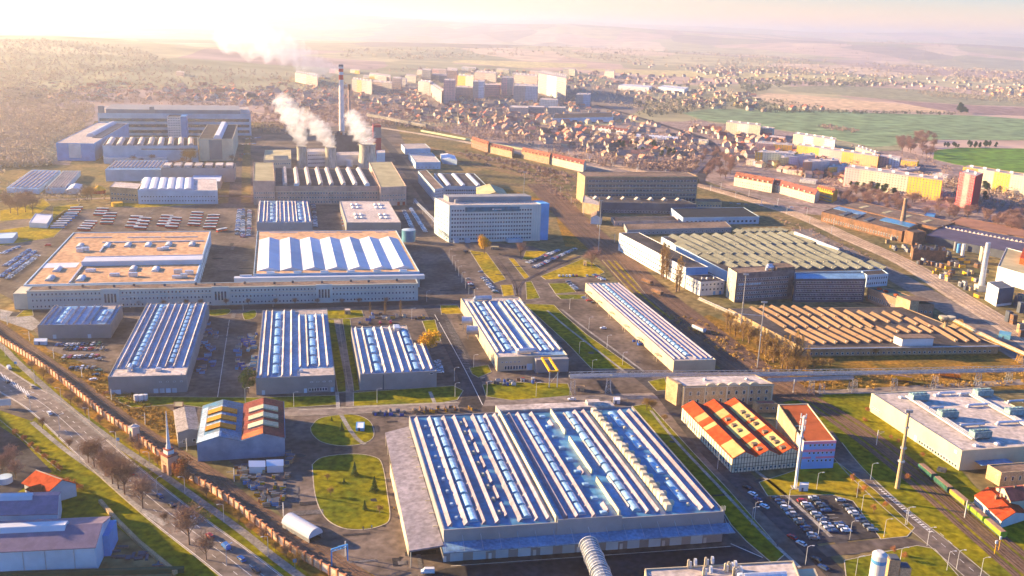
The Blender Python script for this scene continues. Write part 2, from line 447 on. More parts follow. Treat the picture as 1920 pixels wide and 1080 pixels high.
area('field', [(1060, 128), (1300, 133), (1530, 140), (1700, 150), (1640, 154), (1400, 150), (1200, 140)], fyel, .3, 'pale yellow field on the far side of the town')
area('field', [(590, 108), (900, 112), (1100, 118), (1100, 126), (900, 128), (640, 126), (560, 120)], fyel, .3, 'long pale field behind the tower blocks')
area('field', [(1100, 152), (1290, 158), (1330, 166), (1250, 172), (1120, 162)], fdull, .3, 'dull green field beside the long white sheds')
area('field', [(-20, 195), (60, 197), (70, 204), (-20, 214)], ftan, .3, 'tan clearing in the woods at the left edge')
# the works' land: earth, then yards
area('yard_ground', [(-60, 640), (-60, 300), (130, 310), (190, 205), (470, 200), (560, 255), (740, 225), (900, 262), (1090, 325), (1310, 335), (1500, 400), (1720, 420), (2100, 470), (2200, 1200), (-300, 1200), (-300, 700)], earth, .06)
area('factory_yard', [(20, 560), (-60, 520), (-60, 430), (120, 395), (300, 385), (470, 380), (470, 240), (560, 240), (740, 232), (775, 300), (820, 380), (860, 450), (1000, 462), (1130, 520), (1400, 700), (1400, 745), (1290, 760), (1420, 900), (1580, 1100), (640, 1100), (560, 1010), (500, 930), (350, 790), (180, 690), (90, 655)], asph, .10)
# lawns
def lawn(px, mat=grass, z=.22, label=None, kerb=kerbm, rnd=0): return area('lawn', px, mat, z, label, kerb, rnd)
lawn([(200, 744), (478, 746), (634, 742), (636, 759), (540, 765), (440, 772), (330, 758), (250, 765)])
lawn([(663, 737), (850, 724), (868, 733), (857, 750), (830, 755), (663, 762)])
lawn([(614, 598), (634, 598), (650, 715), (655, 734), (634, 736)])
lawn([(642, 598), (656, 598), (674, 732), (664, 734)])
lawn([(612, 582), (678, 582), (682, 595), (616, 600)], label='sunlit lawn with a small kiosk north of the ribbed halls')
lawn([(905, 722), (950, 717), (1064, 720), (1072, 742), (960, 751), (912, 744)], label='lawn in front of the hall with the gantry')
lawn([(880, 690), (915, 685), (921, 698), (897, 708), (886, 702)])
lawn([(983, 570), (1038, 572), (1056, 590), (1100, 628), (1190, 692), (1110, 692), (1060, 640)])
lawn([(1216, 716), (1246, 709), (1252, 732), (1232, 733)])
lawn([(792, 602), (815, 600), (826, 640), (806, 640)], grass)
lawn([(826, 573), (858, 573), (866, 588), (828, 590)], grass_y)
lawn([(30, 595), (45, 582), (60, 580), (62, 592)], grass_y)
lawn([(390, 582), (430, 580), (425, 590), (395, 592)], rnd=3); lawn([(455, 588), (478, 582), (478, 595), (460, 600)], rnd=3)
area('lawn', [(583, 802), (598, 786), (632, 779), (668, 779), (694, 792), (700, 818), (680, 832), (640, 836), (604, 829), (586, 814)], grass, .22, 'upper oval lawn crossed by a path', kerbm, 4)
area('lawn', [(586, 872), (606, 858), (660, 852), (700, 857), (716, 872), (726, 930), (730, 972), (714, 986), (680, 993), (642, 990), (610, 970), (592, 930)], grass, .22, 'large oval lawn with young firs left of the biggest hall', kerbm, 4)
lawn([(881, 470), (912, 474), (948, 524), (927, 531), (907, 511)], grass_y)
lawn([(954, 485), (963, 485), (993, 521), (984, 523)], grass_y)
lawn([(939, 535), (960, 534), (968, 553), (944, 556)], grass_y)
lawn([(986, 529), (996, 528), (1012, 559), (988, 562)], grass)
lawn([(1014, 518), (1092, 486), (1112, 494), (1133, 511), (1117, 518), (1024, 525)], grass_y, label='large yellow lawn in the fork of the roads')
lawn([(1029, 532), (1062, 531), (1080, 548), (1042, 551)], grass)
lawn([(1043, 553), (1097, 553), (1094, 561), (1052, 561)], grass)
lawn([(1129, 488), (1161, 490), (1210, 552), (1262, 600), (1246, 600), (1190, 556)], grass_y)
lawn([(986, 471), (1027, 471), (1003, 487), (980, 487)], grass_y)
lawn([(1186, 762), (1216, 758), (1300, 850), (1366, 920), (1436, 1000), (1470, 1040), (1450, 1058), (1400, 1015), (1372, 985), (1352, 952)], label='long narrow lawn along the right side of the biggest hall')
area('meadow', [(1450, 742), (1632, 738), (1700, 800), (1800, 880), (1830, 915), (1960, 1000), (2050, 1100), (1880, 1100), (1760, 1000), (1640, 905), (1560, 830), (1490, 770)], grass, .18, 'green strip carrying the railway tracks on the right')
area('meadow', [(1380, 705), (1630, 700), (1960, 700), (1960, 730), (1640, 733), (1500, 738), (1400, 735)], leafy, .14)
area('meadow', [(1230, 625), (1330, 590), (1500, 670), (1700, 665), (1880, 660), (1960, 690), (1960, 705), (1420, 700), (1330, 690)], leafy, .13)
lawn([(1424, 905), (1500, 880), (1570, 868), (1640, 920), (1714, 990), (1700, 1006), (1652, 1011), (1600, 940), (1560, 928), (1440, 930)], grass_y, label='lawn wrapped round the car park corner', rnd=0)
lawn([(1584, 1052), (1650, 1038), (1720, 1024), (1752, 1030), (1800, 1085), (1800, 1110), (1590, 1110)], grass)
area('roadside_verge', [(-60, 600), (60, 660), (120, 718), (320, 870), (480, 985), (660, 1110), (250, 1110), (-60, 1000)], grass, .12)
area('roadside_verge', [(90, 655), (180, 690), (270, 735), (330, 775), (345, 850), (420, 900), (520, 985), (580, 1010), (650, 1050), (720, 1090), (600, 1090), (480, 985), (320, 862), (120, 715), (-60, 605), (-60, 560), (20, 590)], leafy, .13)
lawn([(-60, 440), (90, 420), (120, 395), (150, 395), (100, 445), (40, 455), (-60, 470)], grass_y)
lawn([(200, 383), (300, 376), (410, 374), (400, 382), (260, 390)], grass_y); lawn([(100, 388), (150, 382), (120, 412), (98, 420)], grass_y)
lawn([(0, 395), (60, 383), (80, 372), (95, 385), (60, 410), (0, 415)], grass_y)
area('meadow', [(790, 330), (900, 340), (1040, 380), (1120, 470), (1060, 462), (1040, 400), (900, 366), (800, 370)], leafy, .13)
area('concrete_yard', [(0, 580), (60, 592), (78, 608), (60, 620), (0, 600)], conc, .14)
# pavements and small paths
ribbon('footpath', [(632, 600), (648, 680), (655, 720), (656, 770)], 4.5, asph_l, .24); ribbon('footpath', [(632, 735), (634, 768)], 2, conc, .245)
ribbon('footpath', [(640, 779), (652, 800), (668, 822), (684, 834)], 2.2, conc, .245)
ribbon('footpath', [(806, 735), (815, 756)], 2, conc, .245)
# ------------------------------------------------------------------ streets of the works
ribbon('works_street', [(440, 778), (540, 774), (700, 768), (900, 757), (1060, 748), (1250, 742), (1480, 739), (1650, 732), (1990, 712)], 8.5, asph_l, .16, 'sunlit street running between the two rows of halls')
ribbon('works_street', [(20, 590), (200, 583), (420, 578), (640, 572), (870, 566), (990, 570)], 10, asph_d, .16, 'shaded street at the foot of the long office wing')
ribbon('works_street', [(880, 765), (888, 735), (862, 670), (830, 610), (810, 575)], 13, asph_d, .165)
ribbon('works_street', [(1000, 572), (985, 530), (945, 480), (925, 460)], 11, asph, .165); ribbon('works_street', [(1080, 640), (1040, 590), (1012, 568), (1000, 540)], 10, asph, .17)
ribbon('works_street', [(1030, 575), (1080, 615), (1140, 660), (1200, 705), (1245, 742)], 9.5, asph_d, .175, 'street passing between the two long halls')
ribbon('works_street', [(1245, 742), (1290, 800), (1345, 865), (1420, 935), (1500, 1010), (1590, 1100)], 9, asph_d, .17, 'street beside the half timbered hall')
ribbon('public_road', [(1545, 808), (1600, 880), (1680, 955), (1760, 1020), (1860, 1110)], 9, asph, .20, 'road with a hatched centre strip by the tracks')
ribbon('works_street', [(1740, 1035), (1700, 1018), (1620, 1025), (1540, 1035)], 8, asph, .19)
ribbon('works_street', [(1600, 1040), (1560, 1000), (1500, 940), (1420, 900)], 6, asph_d, .185)
ribbon('works_street', [(1130, 480), (1190, 540), (1280, 620), (1400, 715), (1460, 765), (1545, 838)], 5, asph, .16)
for off in (-5.3, 5.3):
    ribbon('kerb', [(540, 774), (700, 768), (860, 760)], .5, kerbm, .24, off=off*.9)
    ribbon('kerb', [(1040, 582), (1080, 615), (1140, 660), (1190, 698)], 1.6, conc, .26, off=off*1.1)
    ribbon('kerb', [(1560, 830), (1600, 880), (1680, 955), (1760, 1020), (1830, 1080)], .5, kerbm, .26, off=off*.95)
ribbon('kerb', [(560, 769), (700, 763), (860, 755)], 1.0, kerbm, .25)
ribbon('pavement', [(1262, 742), (1310, 800), (1360, 858), (1440, 925), (1530, 1010)], 1.8, conc, .22, off=7)
ribbon('pavement', [(1220, 770), (1262, 822), (1340, 905), (1430, 1000), (1500, 1065)], 1.6, conc, .27)
area('car_park', [(1446, 932), (1560, 926), (1600, 935), (1655, 1008), (1530, 1020), (1500, 990)], asph_d, .21, 'staff car park at the lower right')
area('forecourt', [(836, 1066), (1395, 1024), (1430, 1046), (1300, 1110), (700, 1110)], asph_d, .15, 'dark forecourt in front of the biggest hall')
dashes('road_marking', [(905, 760), (870, 690), (815, 590)], .35, 300, 1, paint, .19); dashes('road_marking', [(845, 1062), (1370, 1025)], .3, 400, 1, paint, .18)
dashes('road_marking', [(1370, 1020), (1430, 1046)], .5, 400, 1, paint, .18)
dashes('road_marking', [(408, 745), (430, 600)], .3, 300, 1, paint, .14)
dashes('road_marking', [(1650, 918), (1700, 960), (1748, 1000)], 1.6, .7, 1.3, paint, .22, label='ladder of white hatching down the middle of the road')
dashes('road_marking', [(1640, 905), (1700, 960), (1748, 1000)], .2, 300, 1, paint, .225, off=.9); dashes('road_marking', [(1640, 905), (1700, 960), (1748, 1000)], .2, 300, 1, paint, .225, off=-.9)
dashes('road_marking', [(1756, 1000), (1800, 1040), (1850, 1082)], .2, 3, 3, paint, .22, off=1.5); dashes('road_marking', [(1756, 1005), (1800, 1042), (1850, 1085)], .2, 3, 3, paint, .22, off=-2)
# ------------------------------------------------------------------ highway at the lower left
HW = [(-80, 655), (20, 722), (90, 765), (205, 868), (310, 957), (430, 1048), (520, 1120)]
ribbon('highway', HW, 17, asph_l, .18, 'wide city road running down the lower left')
area('highway_branch', [(-60, 690), (30, 720), (75, 770), (60, 790), (0, 770), (-60, 760)], asph, .17)
for off in (-8.6, 8.6): ribbon('kerb', HW, .4, kerbm, .27, off=off, th=.2)
for off, L, g in ((-8.0, 500, 1), (8.0, 500, 1), (-3.4, 3, 5), (3.4, 3, 5), (0, 500, 1)): dashes('lane_marking', HW, .22, L, g, paint, .2, off=off)
for k in range(9):
    x, y = 2+k*6, 700+k*4.1
    dashes('road_marking', [(x, y), (x+7, y+12)], .5, 40, 1, paint, .215)
SW = [(-80, 592), (0, 648), (29, 676), (87, 729), (140, 774), (222, 835), (292, 882), (362, 931), (455, 998), (513, 1045), (580, 1095)]
ribbon('footpath', SW, 3.6, conc, .24, 'pale footpath beside the boundary wall')
ribbon('footpath', [(60, 792), (120, 842), (200, 900), (250, 945), (310, 985)], 2.4, conc, .24)
ribbon('leaf_litter', SW, 6, leafy, .20, off=6.5)
area('side_road', [(-60, 780), (0, 800), (40, 826), (98, 885), (60, 905), (30, 925), (-60, 940)], asph_d, .2)
area('earth_yard', [(190, 990), (215, 985), (270, 1030), (330, 1080), (330, 1110), (150, 1110)], earth, .2)
# ------------------------------------------------------------------ railways
AVOID = []
def near_road(p, extra=0):
    return any((p.x-q.x)**2+(p.y-q.y)**2 < (r+extra)**2 for c, r in AVOID for q in c)
def track(px, off=0, z=.42, sleepers=True, name='railway_track', label=None, bal=ballast):
    pts = path(px, n=8); nn = normals(pts)
    c = [p+n_*off for p, n_ in zip(pts, nn)]
    ribbon(name, None, 3.6, bal, z-.18, pts=c, label=label)
    AVOID.append((c, 9)); m = MB()
    for o_ in (-.75, .75):
        for i in range(len(c)-1):
            a = c[i]+nn[i]*o_; b = c[i+1]+nn[i+1]*o_; e = nn[i]*.07
            m.face([(*(a-e).xy, z), (*(b-e).xy, z), (*(b+e).xy, z), (*(a+e).xy, z)])
            m.face([(*(a-e).xy, z-.16), (*(b-e).xy, z-.16), (*(b-e).xy, z), (*(a-e).xy, z)])
    m.obj('rails', rail_m, kind='structure')
    if sleepers:
        m = MB()
        for i in range(len(c)-1):
            d = (c[i+1]-c[i]); L = d.length; d.normalize(); k = 0
            while k < L:
                q = c[i]+d*k; m.face([(*(q-nn[i]*1.25-d*.13).xy, z-.15), (*(q-nn[i]*1.25+d*.13).xy, z-.15), (*(q+nn[i]*1.25+d*.13).xy, z-.15), (*(q+nn[i]*1.25-d*.13).xy, z-.15)]); k += 1.6
        m.obj('sleepers', M('sleeper', (.12, .09, .07), .9), kind='structure')
RB = [(-80, 560), (0, 616), (73, 671), (146, 723), (233, 790), (318, 846), (394, 893), (455, 943), (568, 1016), (660, 1078), (720, 1120)]
ribbon('track_bed', RB, 10, ballast, .2)
for o_ in (-2.2, 2.2): track(RB, o_)
MR = [(1010, 345), (1090, 425), (1150, 480), (1215, 545), (1290, 605), (1400, 690), (1500, 750)]
ribbon('track_bed', MR, 34, ballast, .2, 'broad rusty bed of the works railway')
for o_ in (-12, -6.5, -1, 4.5, 10): track(MR, o_)
T1 = [(1500, 750), (1560, 790), (1640, 850), (1730, 925), (1820, 1005), (1900, 1075), (1950, 1120)]
T2 = [(1500, 735), (1600, 792), (1680, 850), (1760, 912), (1850, 990), (1930, 1058), (1990, 1110)]
track(T1, 0); track(T1, 5); track(T2, -2.4); track(T2, 2.4)
track([(968, 555), (962, 530), (945, 505), (925, 480)], sleepers=False, bal=asph); track([(972, 556), (975, 535), (1000, 518), (1050, 495), (1090, 480)], sleepers=False, bal=asph)
CR = [(980, 265), (1060, 292), (1180, 318), (1300, 345), (1480, 398), (1600, 450), (1700, 495), (1800, 558), (1900, 620), (2000, 690)]
ribbon('railway_embankment', CR, 22, ballast_l, .25, 'pale gravel bed of the main line sweeping past the sawtooth works')
for o_ in (-6, -1.5, 3, 7.5): track(CR, o_, .5, False, bal=ballast_l)
ribbon('track_bed', [(1500, 430), (1600, 480), (1690, 525), (1800, 590), (1900, 655), (1960, 690)], 24, asph_l, .22)
ribbon('far_railway', [(700, 238), (780, 250), (880, 268), (960, 285), (1040, 300), (1150, 320)], 16, ballast_l, .3, 'sunlit embankment of the far main line')
ribbon('far_railway', [(430, 205), (560, 222), (700, 238)], 14, ballast_l, .3)
for o_ in (-20, -12, 12, 20): track([(760, 270), (860, 298), (960, 320), (1080, 345)], o_, .5, False)
AVOID.append((path([(1110, 195), (1180, 215), (1260, 240), (1310, 256), (1335, 270), (1345, 290), (1332, 310), (1312, 335), (1330, 350), (1420, 375)], n=14), 17)); AVOID.append((path([(700, 238), (780, 250), (880, 268), (960, 285), (1040, 300), (1150, 320)], n=16), 17)); AVOID.append((path([(1300, 345), (1400, 362), (1500, 385), (1640, 402)], n=14), 12))
ribbon('far_road', [(1110, 195), (1180, 215), (1260, 240), (1310, 256), (1335, 270), (1345, 290), (1332, 310), (1312, 335), (1330, 350), (1420, 375)], 15, asph_d, .3, 'curving road cut through the trees')
ribbon('far_road', [(1300, 345), (1400, 362), (1500, 385), (1640, 402)], 10, asph_l, .33)
ribbon('far_road', [(700, 246), (730, 275), (770, 330), (820, 400), (858, 455)], 14, asph_d, .2, 'long straight street beside the pipe bridge')
ribbon('works_street', [(455, 250), (445, 300), (440, 380), (430, 440)], 14, asph, .2); ribbon('works_street', [(0, 378), (200, 372), (440, 368), (600, 378)], 9, asph_l, .2)

# resurfaced strips, repairs and stains in the yards
g_ = random.Random(31); pmats = [M('asphalt_patch_dark', (.045, .042, .045), .85, var=.2, scale=.1, kind='worn'), M('asphalt_patch_pale', (.15, .135, .125), .9, var=.2, scale=.1, kind='worn'), M('oil_stain', (.03, .03, .032), .5, var=.2, scale=.3)]
for k in range(90):
    x, y = g_.choice([(g_.uniform(800, 900), g_.uniform(580, 740)), (g_.uniform(385, 470), g_.uniform(590, 745)), (g_.uniform(740, 960), g_.uniform(585, 610)), (g_.uniform(540, 600), g_.uniform(790, 1060)), (g_.uniform(600, 800), g_.uniform(1000, 1070)), (g_.uniform(700, 770), g_.uniform(780, 1000)), (g_.uniform(400, 470), g_.uniform(440, 520)), (g_.uniform(800, 900), g_.uniform(450, 570)), (g_.uniform(1100, 1240), g_.uniform(570, 700)), (g_.uniform(0, 110), g_.uniform(440, 560)), (g_.uniform(120, 460), g_.uniform(390, 440)), (g_.uniform(930, 1010), g_.uniform(470, 560)), (g_.uniform(1260, 1420), g_.uniform(760, 940))])
    c = P(x, y); a = R(12)+g_.choice((0, math.pi/2)); w, d = g_.uniform(2, 16), g_.uniform(1.2, 4); n = 8; pl = []
    st = g_.random() < .35
    for j in range(n if st else 4):
        if st: q = 2*math.pi*j/n; r = g_.uniform(.6, 1.3)*d*.7; px_, py_ = r*math.cos(q), r*math.sin(q)
        else: px_, py_ = ((-w, -d), (w, -d), (w, d), (-w, d))[j]; px_ /= 2; py_ /= 2
        pl.append((c.x+px_*math.cos(a)-py_*math.sin(a), c.y+px_*math.sin(a)+py_*math.cos(a)))
    m = MB(); m.face([(*q, .205+.0006*k) for q in pl]); m.obj('asphalt_patch', pmats[2] if st else g_.choice(pmats[:2]), kind='structure')

for a, b in (((1456, 936), (1528, 1012)), ((1505, 942), (1566, 1004)), ((1526, 936), (1590, 1000)), ((1575, 940), (1640, 1000)), ((108, 648), (192, 647)), ((124, 656), (198, 656)), ((122, 671), (190, 669)), ((134, 692), (180, 691)), ((990, 494), (1048, 470)), ((1001, 503), (1080, 467)), ((449, 394), (444, 442)), ((840, 600), (880, 700)), ((330, 400), (350, 388)), ((270, 405), (290, 392))):
    dashes('parking_bay_lines', [a, b], 4.8, .14, 2.76, paint, .28)
# ------------------------------------------------------------------ building materials
w_grey = M('sheet_grey', (.27, .26, .25), .6, var=.08, scale=.08)
w_beige = M('sheet_beige', (.52, .43, .28), .65, var=.08, scale=.08)
w_cream = M('render_cream', (.56, .48, .33), .8, var=.1, scale=.08)
w_white = M('render_white', (.62, .61, .58), .7, var=.08, scale=.1)
w_blue = M('sheet_blue', (.10, .30, .55), .6, var=.1, scale=.1)
w_pale = M('sheet_pale_blue', (.42, .52, .58), .6, var=.1, scale=.06)
w_brick = M('brick', (.36, .22, .14), .9, col2=(.27, .16, .10), scale=.25, kind='worn')
w_brick2 = M('brick_yellow', (.50, .36, .20), .9, col2=(.36, .25, .14), scale=.2, kind='worn')
w_pink = M('render_pinkish', (.50, .34, .26), .85, var=.15, scale=.1)
w_dark = M('sheet_dark', (.09, .10, .12), .6, var=.15, scale=.1)
w_rust = M('rusty_steel', (.26, .13, .07), .8, col2=(.13, .08, .05), scale=.2, kind='worn')
r_blue = M('roof_blue_grey', (.16, .28, .40), .45, var=.18, scale=.08, kind='worn', spec=.5)
r_teal = M('roof_deep_blue', (.08, .24, .38), .35, var=.25, scale=.04, kind='worn', spec=.5)  # deep blue base colour with a fairly smooth finish
r_flat = M('roof_pale_membrane', (.54, .45, .38), .7, var=.12, scale=.05, kind='worn')
r_white = M('roof_white', (.58, .59, .61), .6, var=.06, scale=.04)
r_tan = M('roof_tan', (.62, .36, .19), .85, var=.1, scale=.03, kind='worn')
r_dark = M('roof_bitumen', (.085, .075, .07), .9, var=.25, scale=.05, kind='worn')
r_brown = M('roof_brown', (.20, .14, .10), .9, var=.2, scale=.05, kind='worn')
r_olive = M('roof_olive', (.42, .36, .20), .85, var=.15, scale=.05)
r_red = M('tiles_red', (.42, .065, .02), .85, var=.2, scale=.4)
r_red2 = M('tiles_dull_red', (.30, .10, .07), .85, var=.2, scale=.3)
trim = M('metal_trim', (.55, .54, .53), .5, .2, var=.1, scale=.3)
ridge_m = M('roof_ridge_pale', (.48, .42, .40), .6, var=.25, scale=.12, kind='worn')
louv = M('louvre_vents', (.36, .30, .33), .6, var=.15, scale=.3, kind='rows', det=22, stretch=(.3, 1, 1))
glass = M('window_glass', (.05, .09, .13), .18, var=.5, scale=.5, spec=.8, kind='panes')
frame_m = M('window_frame', (.62, .62, .60), .6, var=.05)
dome_m = M('skylight_acrylic', (.28, .45, .55), .15, var=.2, scale=.4, spec=.7)
steel = M('galvanised_steel', (.45, .46, .47), .45, .5, var=.15, scale=.5)
WIN = [frame_m, glass]; DOME = [dome_m, trim]
duct_m = M('duct_metal', (.62, .63, .64), .35, .5, var=.1, scale=.5)

def rooftop_duct(b, x, y, L=9, r=1.3, axis='x', name='roof_duct'):
    z = b.rz
    def f(m):
        if axis == 'x': m.beam((x, y, z+r+.5), (x+L, y, z+r+.5), r, n=10); m.beam((x, y, z), (x, y, z+r+.8), r*.8, n=8); m.beam((x+L*.8, y, z), (x+L*.8, y, z+r+.8), r*.6, n=8)
        else: m.beam((x, y, z+r+.5), (x, y+L, z+r+.5), r, n=10); m.beam((x, y+L, z), (x, y+L, z+r+.8), r*.8, n=8)
        m.box(x-.9, y-.9, z, x+.9, y+.9, z+.8)
    mm = MB(); f(mm); src = MB(b.u, b.v); src.v = [(a*b.u[0]+c*b.v[0], a*b.u[1]+c*b.v[1], d) for a, c, d in mm.v]; src.f = mm.f; src.m = mm.m
    src.obj(name, duct_m, b.top, smooth=False)
def doors(b, face, xs, w, h, mat, name='door'):
    m = b.mb(); o = None
    if face == 'f': m.box(-w/2, -.12, 0, w/2, .05, h)
    if face == 'l': m.box(-.12, -w/2, 0, .05, w/2, h)
    if face == 'r': m.box(-.05, -w/2, 0, .12, w/2, h)
    for f in xs:
        q = b.off(f*b.W, 0, .1) if face == 'f' else b.off(0, f*b.D, .1) if face == 'l' else b.off(b.W, f*b.D, .1)
        o = m.obj(name, mat, b.root, q) if o is None else copy_at(o, q)
def unit(b, x, y, w, d, h, mat=None, name='air_handler'):
    m = b.mb(); m.box(-w/2, -d/2, 0, w/2, d/2, h); m.box(-w/2+.3, -d/2+.3, h, w/2-.3, d/2-.3, h+.25)
    return m.obj(name, mat or duct_m, b.top, b.off(x, y, b.rz))

# ------------------------------------------------------------------ the five ribbed halls
bl = Bld('industrial_hall', 'short grey factory hall with a ribbed roof, leftmost of the ribbed halls', 'factory hall', (70, 609.6), (206.5, 608), (102, 572), hp=26)
bl.shell(w_grey, r_blue); bl.ridges([.06, .14, .37, .48, .60, .70, .93], .03, .93, mat=ridge_m, w=1.3)
bl.domes(.26, .1, .9, 4, mat=DOME, w=3.4); bl.domes(.82, .15, .75, 2, mat=DOME, w=3.4); doors(bl, 'f', (.22, .7), 2, 2.6, w_pale)
bl.part('roof_apron', r_flat, lambda m: m.box(bl.W*.72, bl.D*.80, bl.rz, bl.W*.97, bl.D*.97, bl.rz+.06))
bl = Bld('industrial_hall', 'long grey hall with a pale front roof strip, beside the parked cars on the left', 'factory hall', (202, 707), (348.6, 703), (275.6, 568.7), hp=33)
bl.shell(w_grey, r_blue); bl.ridges([.07, .17, .36, .47, .58, .69, .80, .93], .10, .985, mat=ridge_m, w=1.5); bl.domes(.265, .12, .97, 15, mat=DOME, w=3.4); bl.domes(.745, .14, .95, 14, mat=DOME, w=3.2)
bl.part('roof_apron', r_flat, lambda m: m.box(.6, .6, bl.rz, bl.W-.6, bl.D*.09, bl.rz+.08))
bl.windows('f', 4, 1, 1.3, .7, 6.2, 1, .62, .98, WIN); doors(bl, 'f', (.06, .12, .60, .68, .76, .84), 2.4, 2.6, w_pale); rooftop_duct(bl, 9.5, 9, 6, 1.2, 'y'); unit(bl, 25, 9, 3, 3, 1.6)
unit(bl, 38, .9, .8, .4, 1)
bl = Bld('industrial_hall', 'long grey factory hall with two rows of domed rooflights, behind the rusty skylight shed', 'factory hall', (479.4, 709), (628, 703), (492.5, 582), hp=32)
bl.shell(w_grey, r_blue); bl.ridges([.06, .15, .33, .44], .015, .985, mat=ridge_m, w=1.5); bl.ridges([.56, .66, .81, .92], .12, .90, mat=ridge_m, w=1.5)
bl.domes(.245, .04, .96, 7, mat=DOME, w=4, gap=.2); bl.domes(.735, .14, .90, 6, mat=DOME, w=4, gap=.2)
bl.part('roof_apron', r_flat, lambda m: m.box(bl.W*.52, .6, bl.rz, bl.W-.6, bl.D*.10, bl.rz+.08)); bl.part('roof_apron', r_flat, lambda m: m.box(bl.W*.5, bl.D*.92, bl.rz, bl.W-.6, bl.D-.6, bl.rz+.08))
bl.windows('f', 4, 1, 1.5, .7, 6.0, 1, .66, .98, WIN); bl.windows('f', 7, 1, 1.4, 1.8, 1.0, 1, .66, .9, WIN); doors(bl, 'f', (.09, .62, .96), 1.6, 2.6, w_pale)
unit(bl, bl.W*.57, 8, 2, 2, 1.2)
bl = Bld('industrial_hall', 'ribbed grey factory hall with a notched back corner by the round yellow tree', 'factory hall', (675, 702), (819, 695.6), (658, 613), hp=31)
W_, D_ = bl.W, bl.D
bl.shell(w_grey, r_blue, pts=[(0, 0), (W_, 0), (W_, D_*.58), (W_*.83, D_*.58), (W_*.83, D_), (0, D_)])
bl.ridges([.055, .155, .33, .44, .56, .665], .02, .97, mat=ridge_m, w=1.5); bl.ridges([.84, .94], .04, .56, mat=ridge_m, w=1.5)
bl.domes(.24, .04, .95, 5, mat=DOME, w=3.8); bl.domes(.75, .04, .9, 5, mat=DOME, w=3.8)
bl.part('roof_apron', r_flat, lambda m: m.box(W_*.45, D_*.88, bl.rz, W_*.82, D_-.6, bl.rz+.08)); unit(bl, W_*.66, D_*.9, 4, 8, 2.6); doors(bl, 'f', (.3,), .6, 9, w_dark)
bl.windows('f', 1, 1, 2.0, 1.1, 8, 1, .9, .96, WIN)
bl = Bld('industrial_hall', 'factory hall with a sunlit side wall and a yellow gantry before its front', 'factory hall', (932.7, 669.8), (1064, 665), (864, 559), hp=27)
bl.shell([w_beige], r_blue); bl.ridges([.05, .135, .33, .42, .58, .67, .855, .95], .07, .93, mat=ridge_m, w=1.4)
bl.domes(.235, .1, .93, 9, mat=DOME, w=3.6); bl.domes(.765, .07, .95, 10, mat=DOME, w=3.6)
bl.part('roof_apron', r_flat, lambda m: m.box(.6, .6, bl.rz, bl.W*.62, bl.D*.06, bl.rz+.08)); bl.part('roof_apron', r_flat, lambda m: m.box(.6, bl.D*.94, bl.rz, bl.W-.6, bl.D-.6, bl.rz+.08))
rooftop_duct(bl, 14, 6, 11, 1.6); rooftop_duct(bl, 9, bl.D-7, 12, 1.8)
bl.windows('f', 5, 1, 1.4, .7, 5.4, 1, .04, .34, WIN); bl.windows('f', 8, 1, 1.4, 2.4, 1, 1, .1, .42, WIN); doors(bl, 'f', (.46, .85), 3.4, 4.2, w_pale)
bl.part('front_extension', w_grey, lambda m: m.box(bl.W*.52, -5, 0, bl.W-.5, -.05, bl.h-.8))
for k in range(9): unit(bl, bl.W-.9, bl.D*(.08+.1*k), .25, 2.2, 1.1, trim, 'roof_rail')
doors(bl, 'l', (.08, .2, .3, .72, .85), 3, 3.5, w_grey)
hallE = bl
bl = Bld('industrial_hall', 'narrow and very long beige hall with dark ribs along its roof', 'factory hall', (1263.5, 676.5), (1342.5, 674), (1098, 530), hp=22)
bl.shell(w_beige, r_blue); bl.ridges([.07, .20, .33, .58, .72, .84, .95], .02, .985, mat=louv, w=.9, hh=.9)
bl.domes(.46, .05, .97, 26, mat=DOME, w=3.0); bl.part('roof_apron', r_flat, lambda m: m.box(bl.W*.04, 1, bl.rz, bl.W*.62, bl.D*.05, bl.rz+.09))
def porch(m):
    m.box(-3.2, -2.4, 3.9, 0, 2.4, 4.15); m.box(-3.1, -2.3, 0, -2.9, -2.1, 3.9); m.box(-3.1, 2.1, 0, -2.9, 2.3, 3.9)
o = None
for f in (.12, .30, .45, .62, .78, .92):
    if o is None: m = bl.mb(); porch(m); o = m.obj('porch', w_beige, bl.root, bl.off(0, f*bl.D))
    else: copy_at(o, bl.off(0, f*bl.D))
doors(bl, 'l', (.05, .2, .38, .55, .70, .86), 1.6, 2.5, w_grey)
hallF = bl
# spiral drums outside the gantry hall's side wall
for i, (x, y, lab) in enumerate([(877, 607, 'upper of two big white ventilation drums on the yard side of the gantry hall'), (886, 625, 'lower of two big white ventilation drums on the yard side of the gantry hall')]):
    p = P(x, y+10); t = thing('ventilation_drum', lab, 'ventilation plant', (p.x, p.y, 0))
    m = MB(); m.beam((-4, 0, 6), (4, 0, 6), 3, n=14); m.obj('drum', duct_m, t); m = MB()
    for a, b_ in ((-3, -2), (3, -2), (-3, 2), (3, 2)): m.beam((a, b_, 0), (a, b_, 5), .2)
    m.obj('support_frame', steel, t); m = MB(); m.beam((4, 0, 6), (7.4, 2, 7), 1.1, n=10); m.obj('duct', duct_m, t)
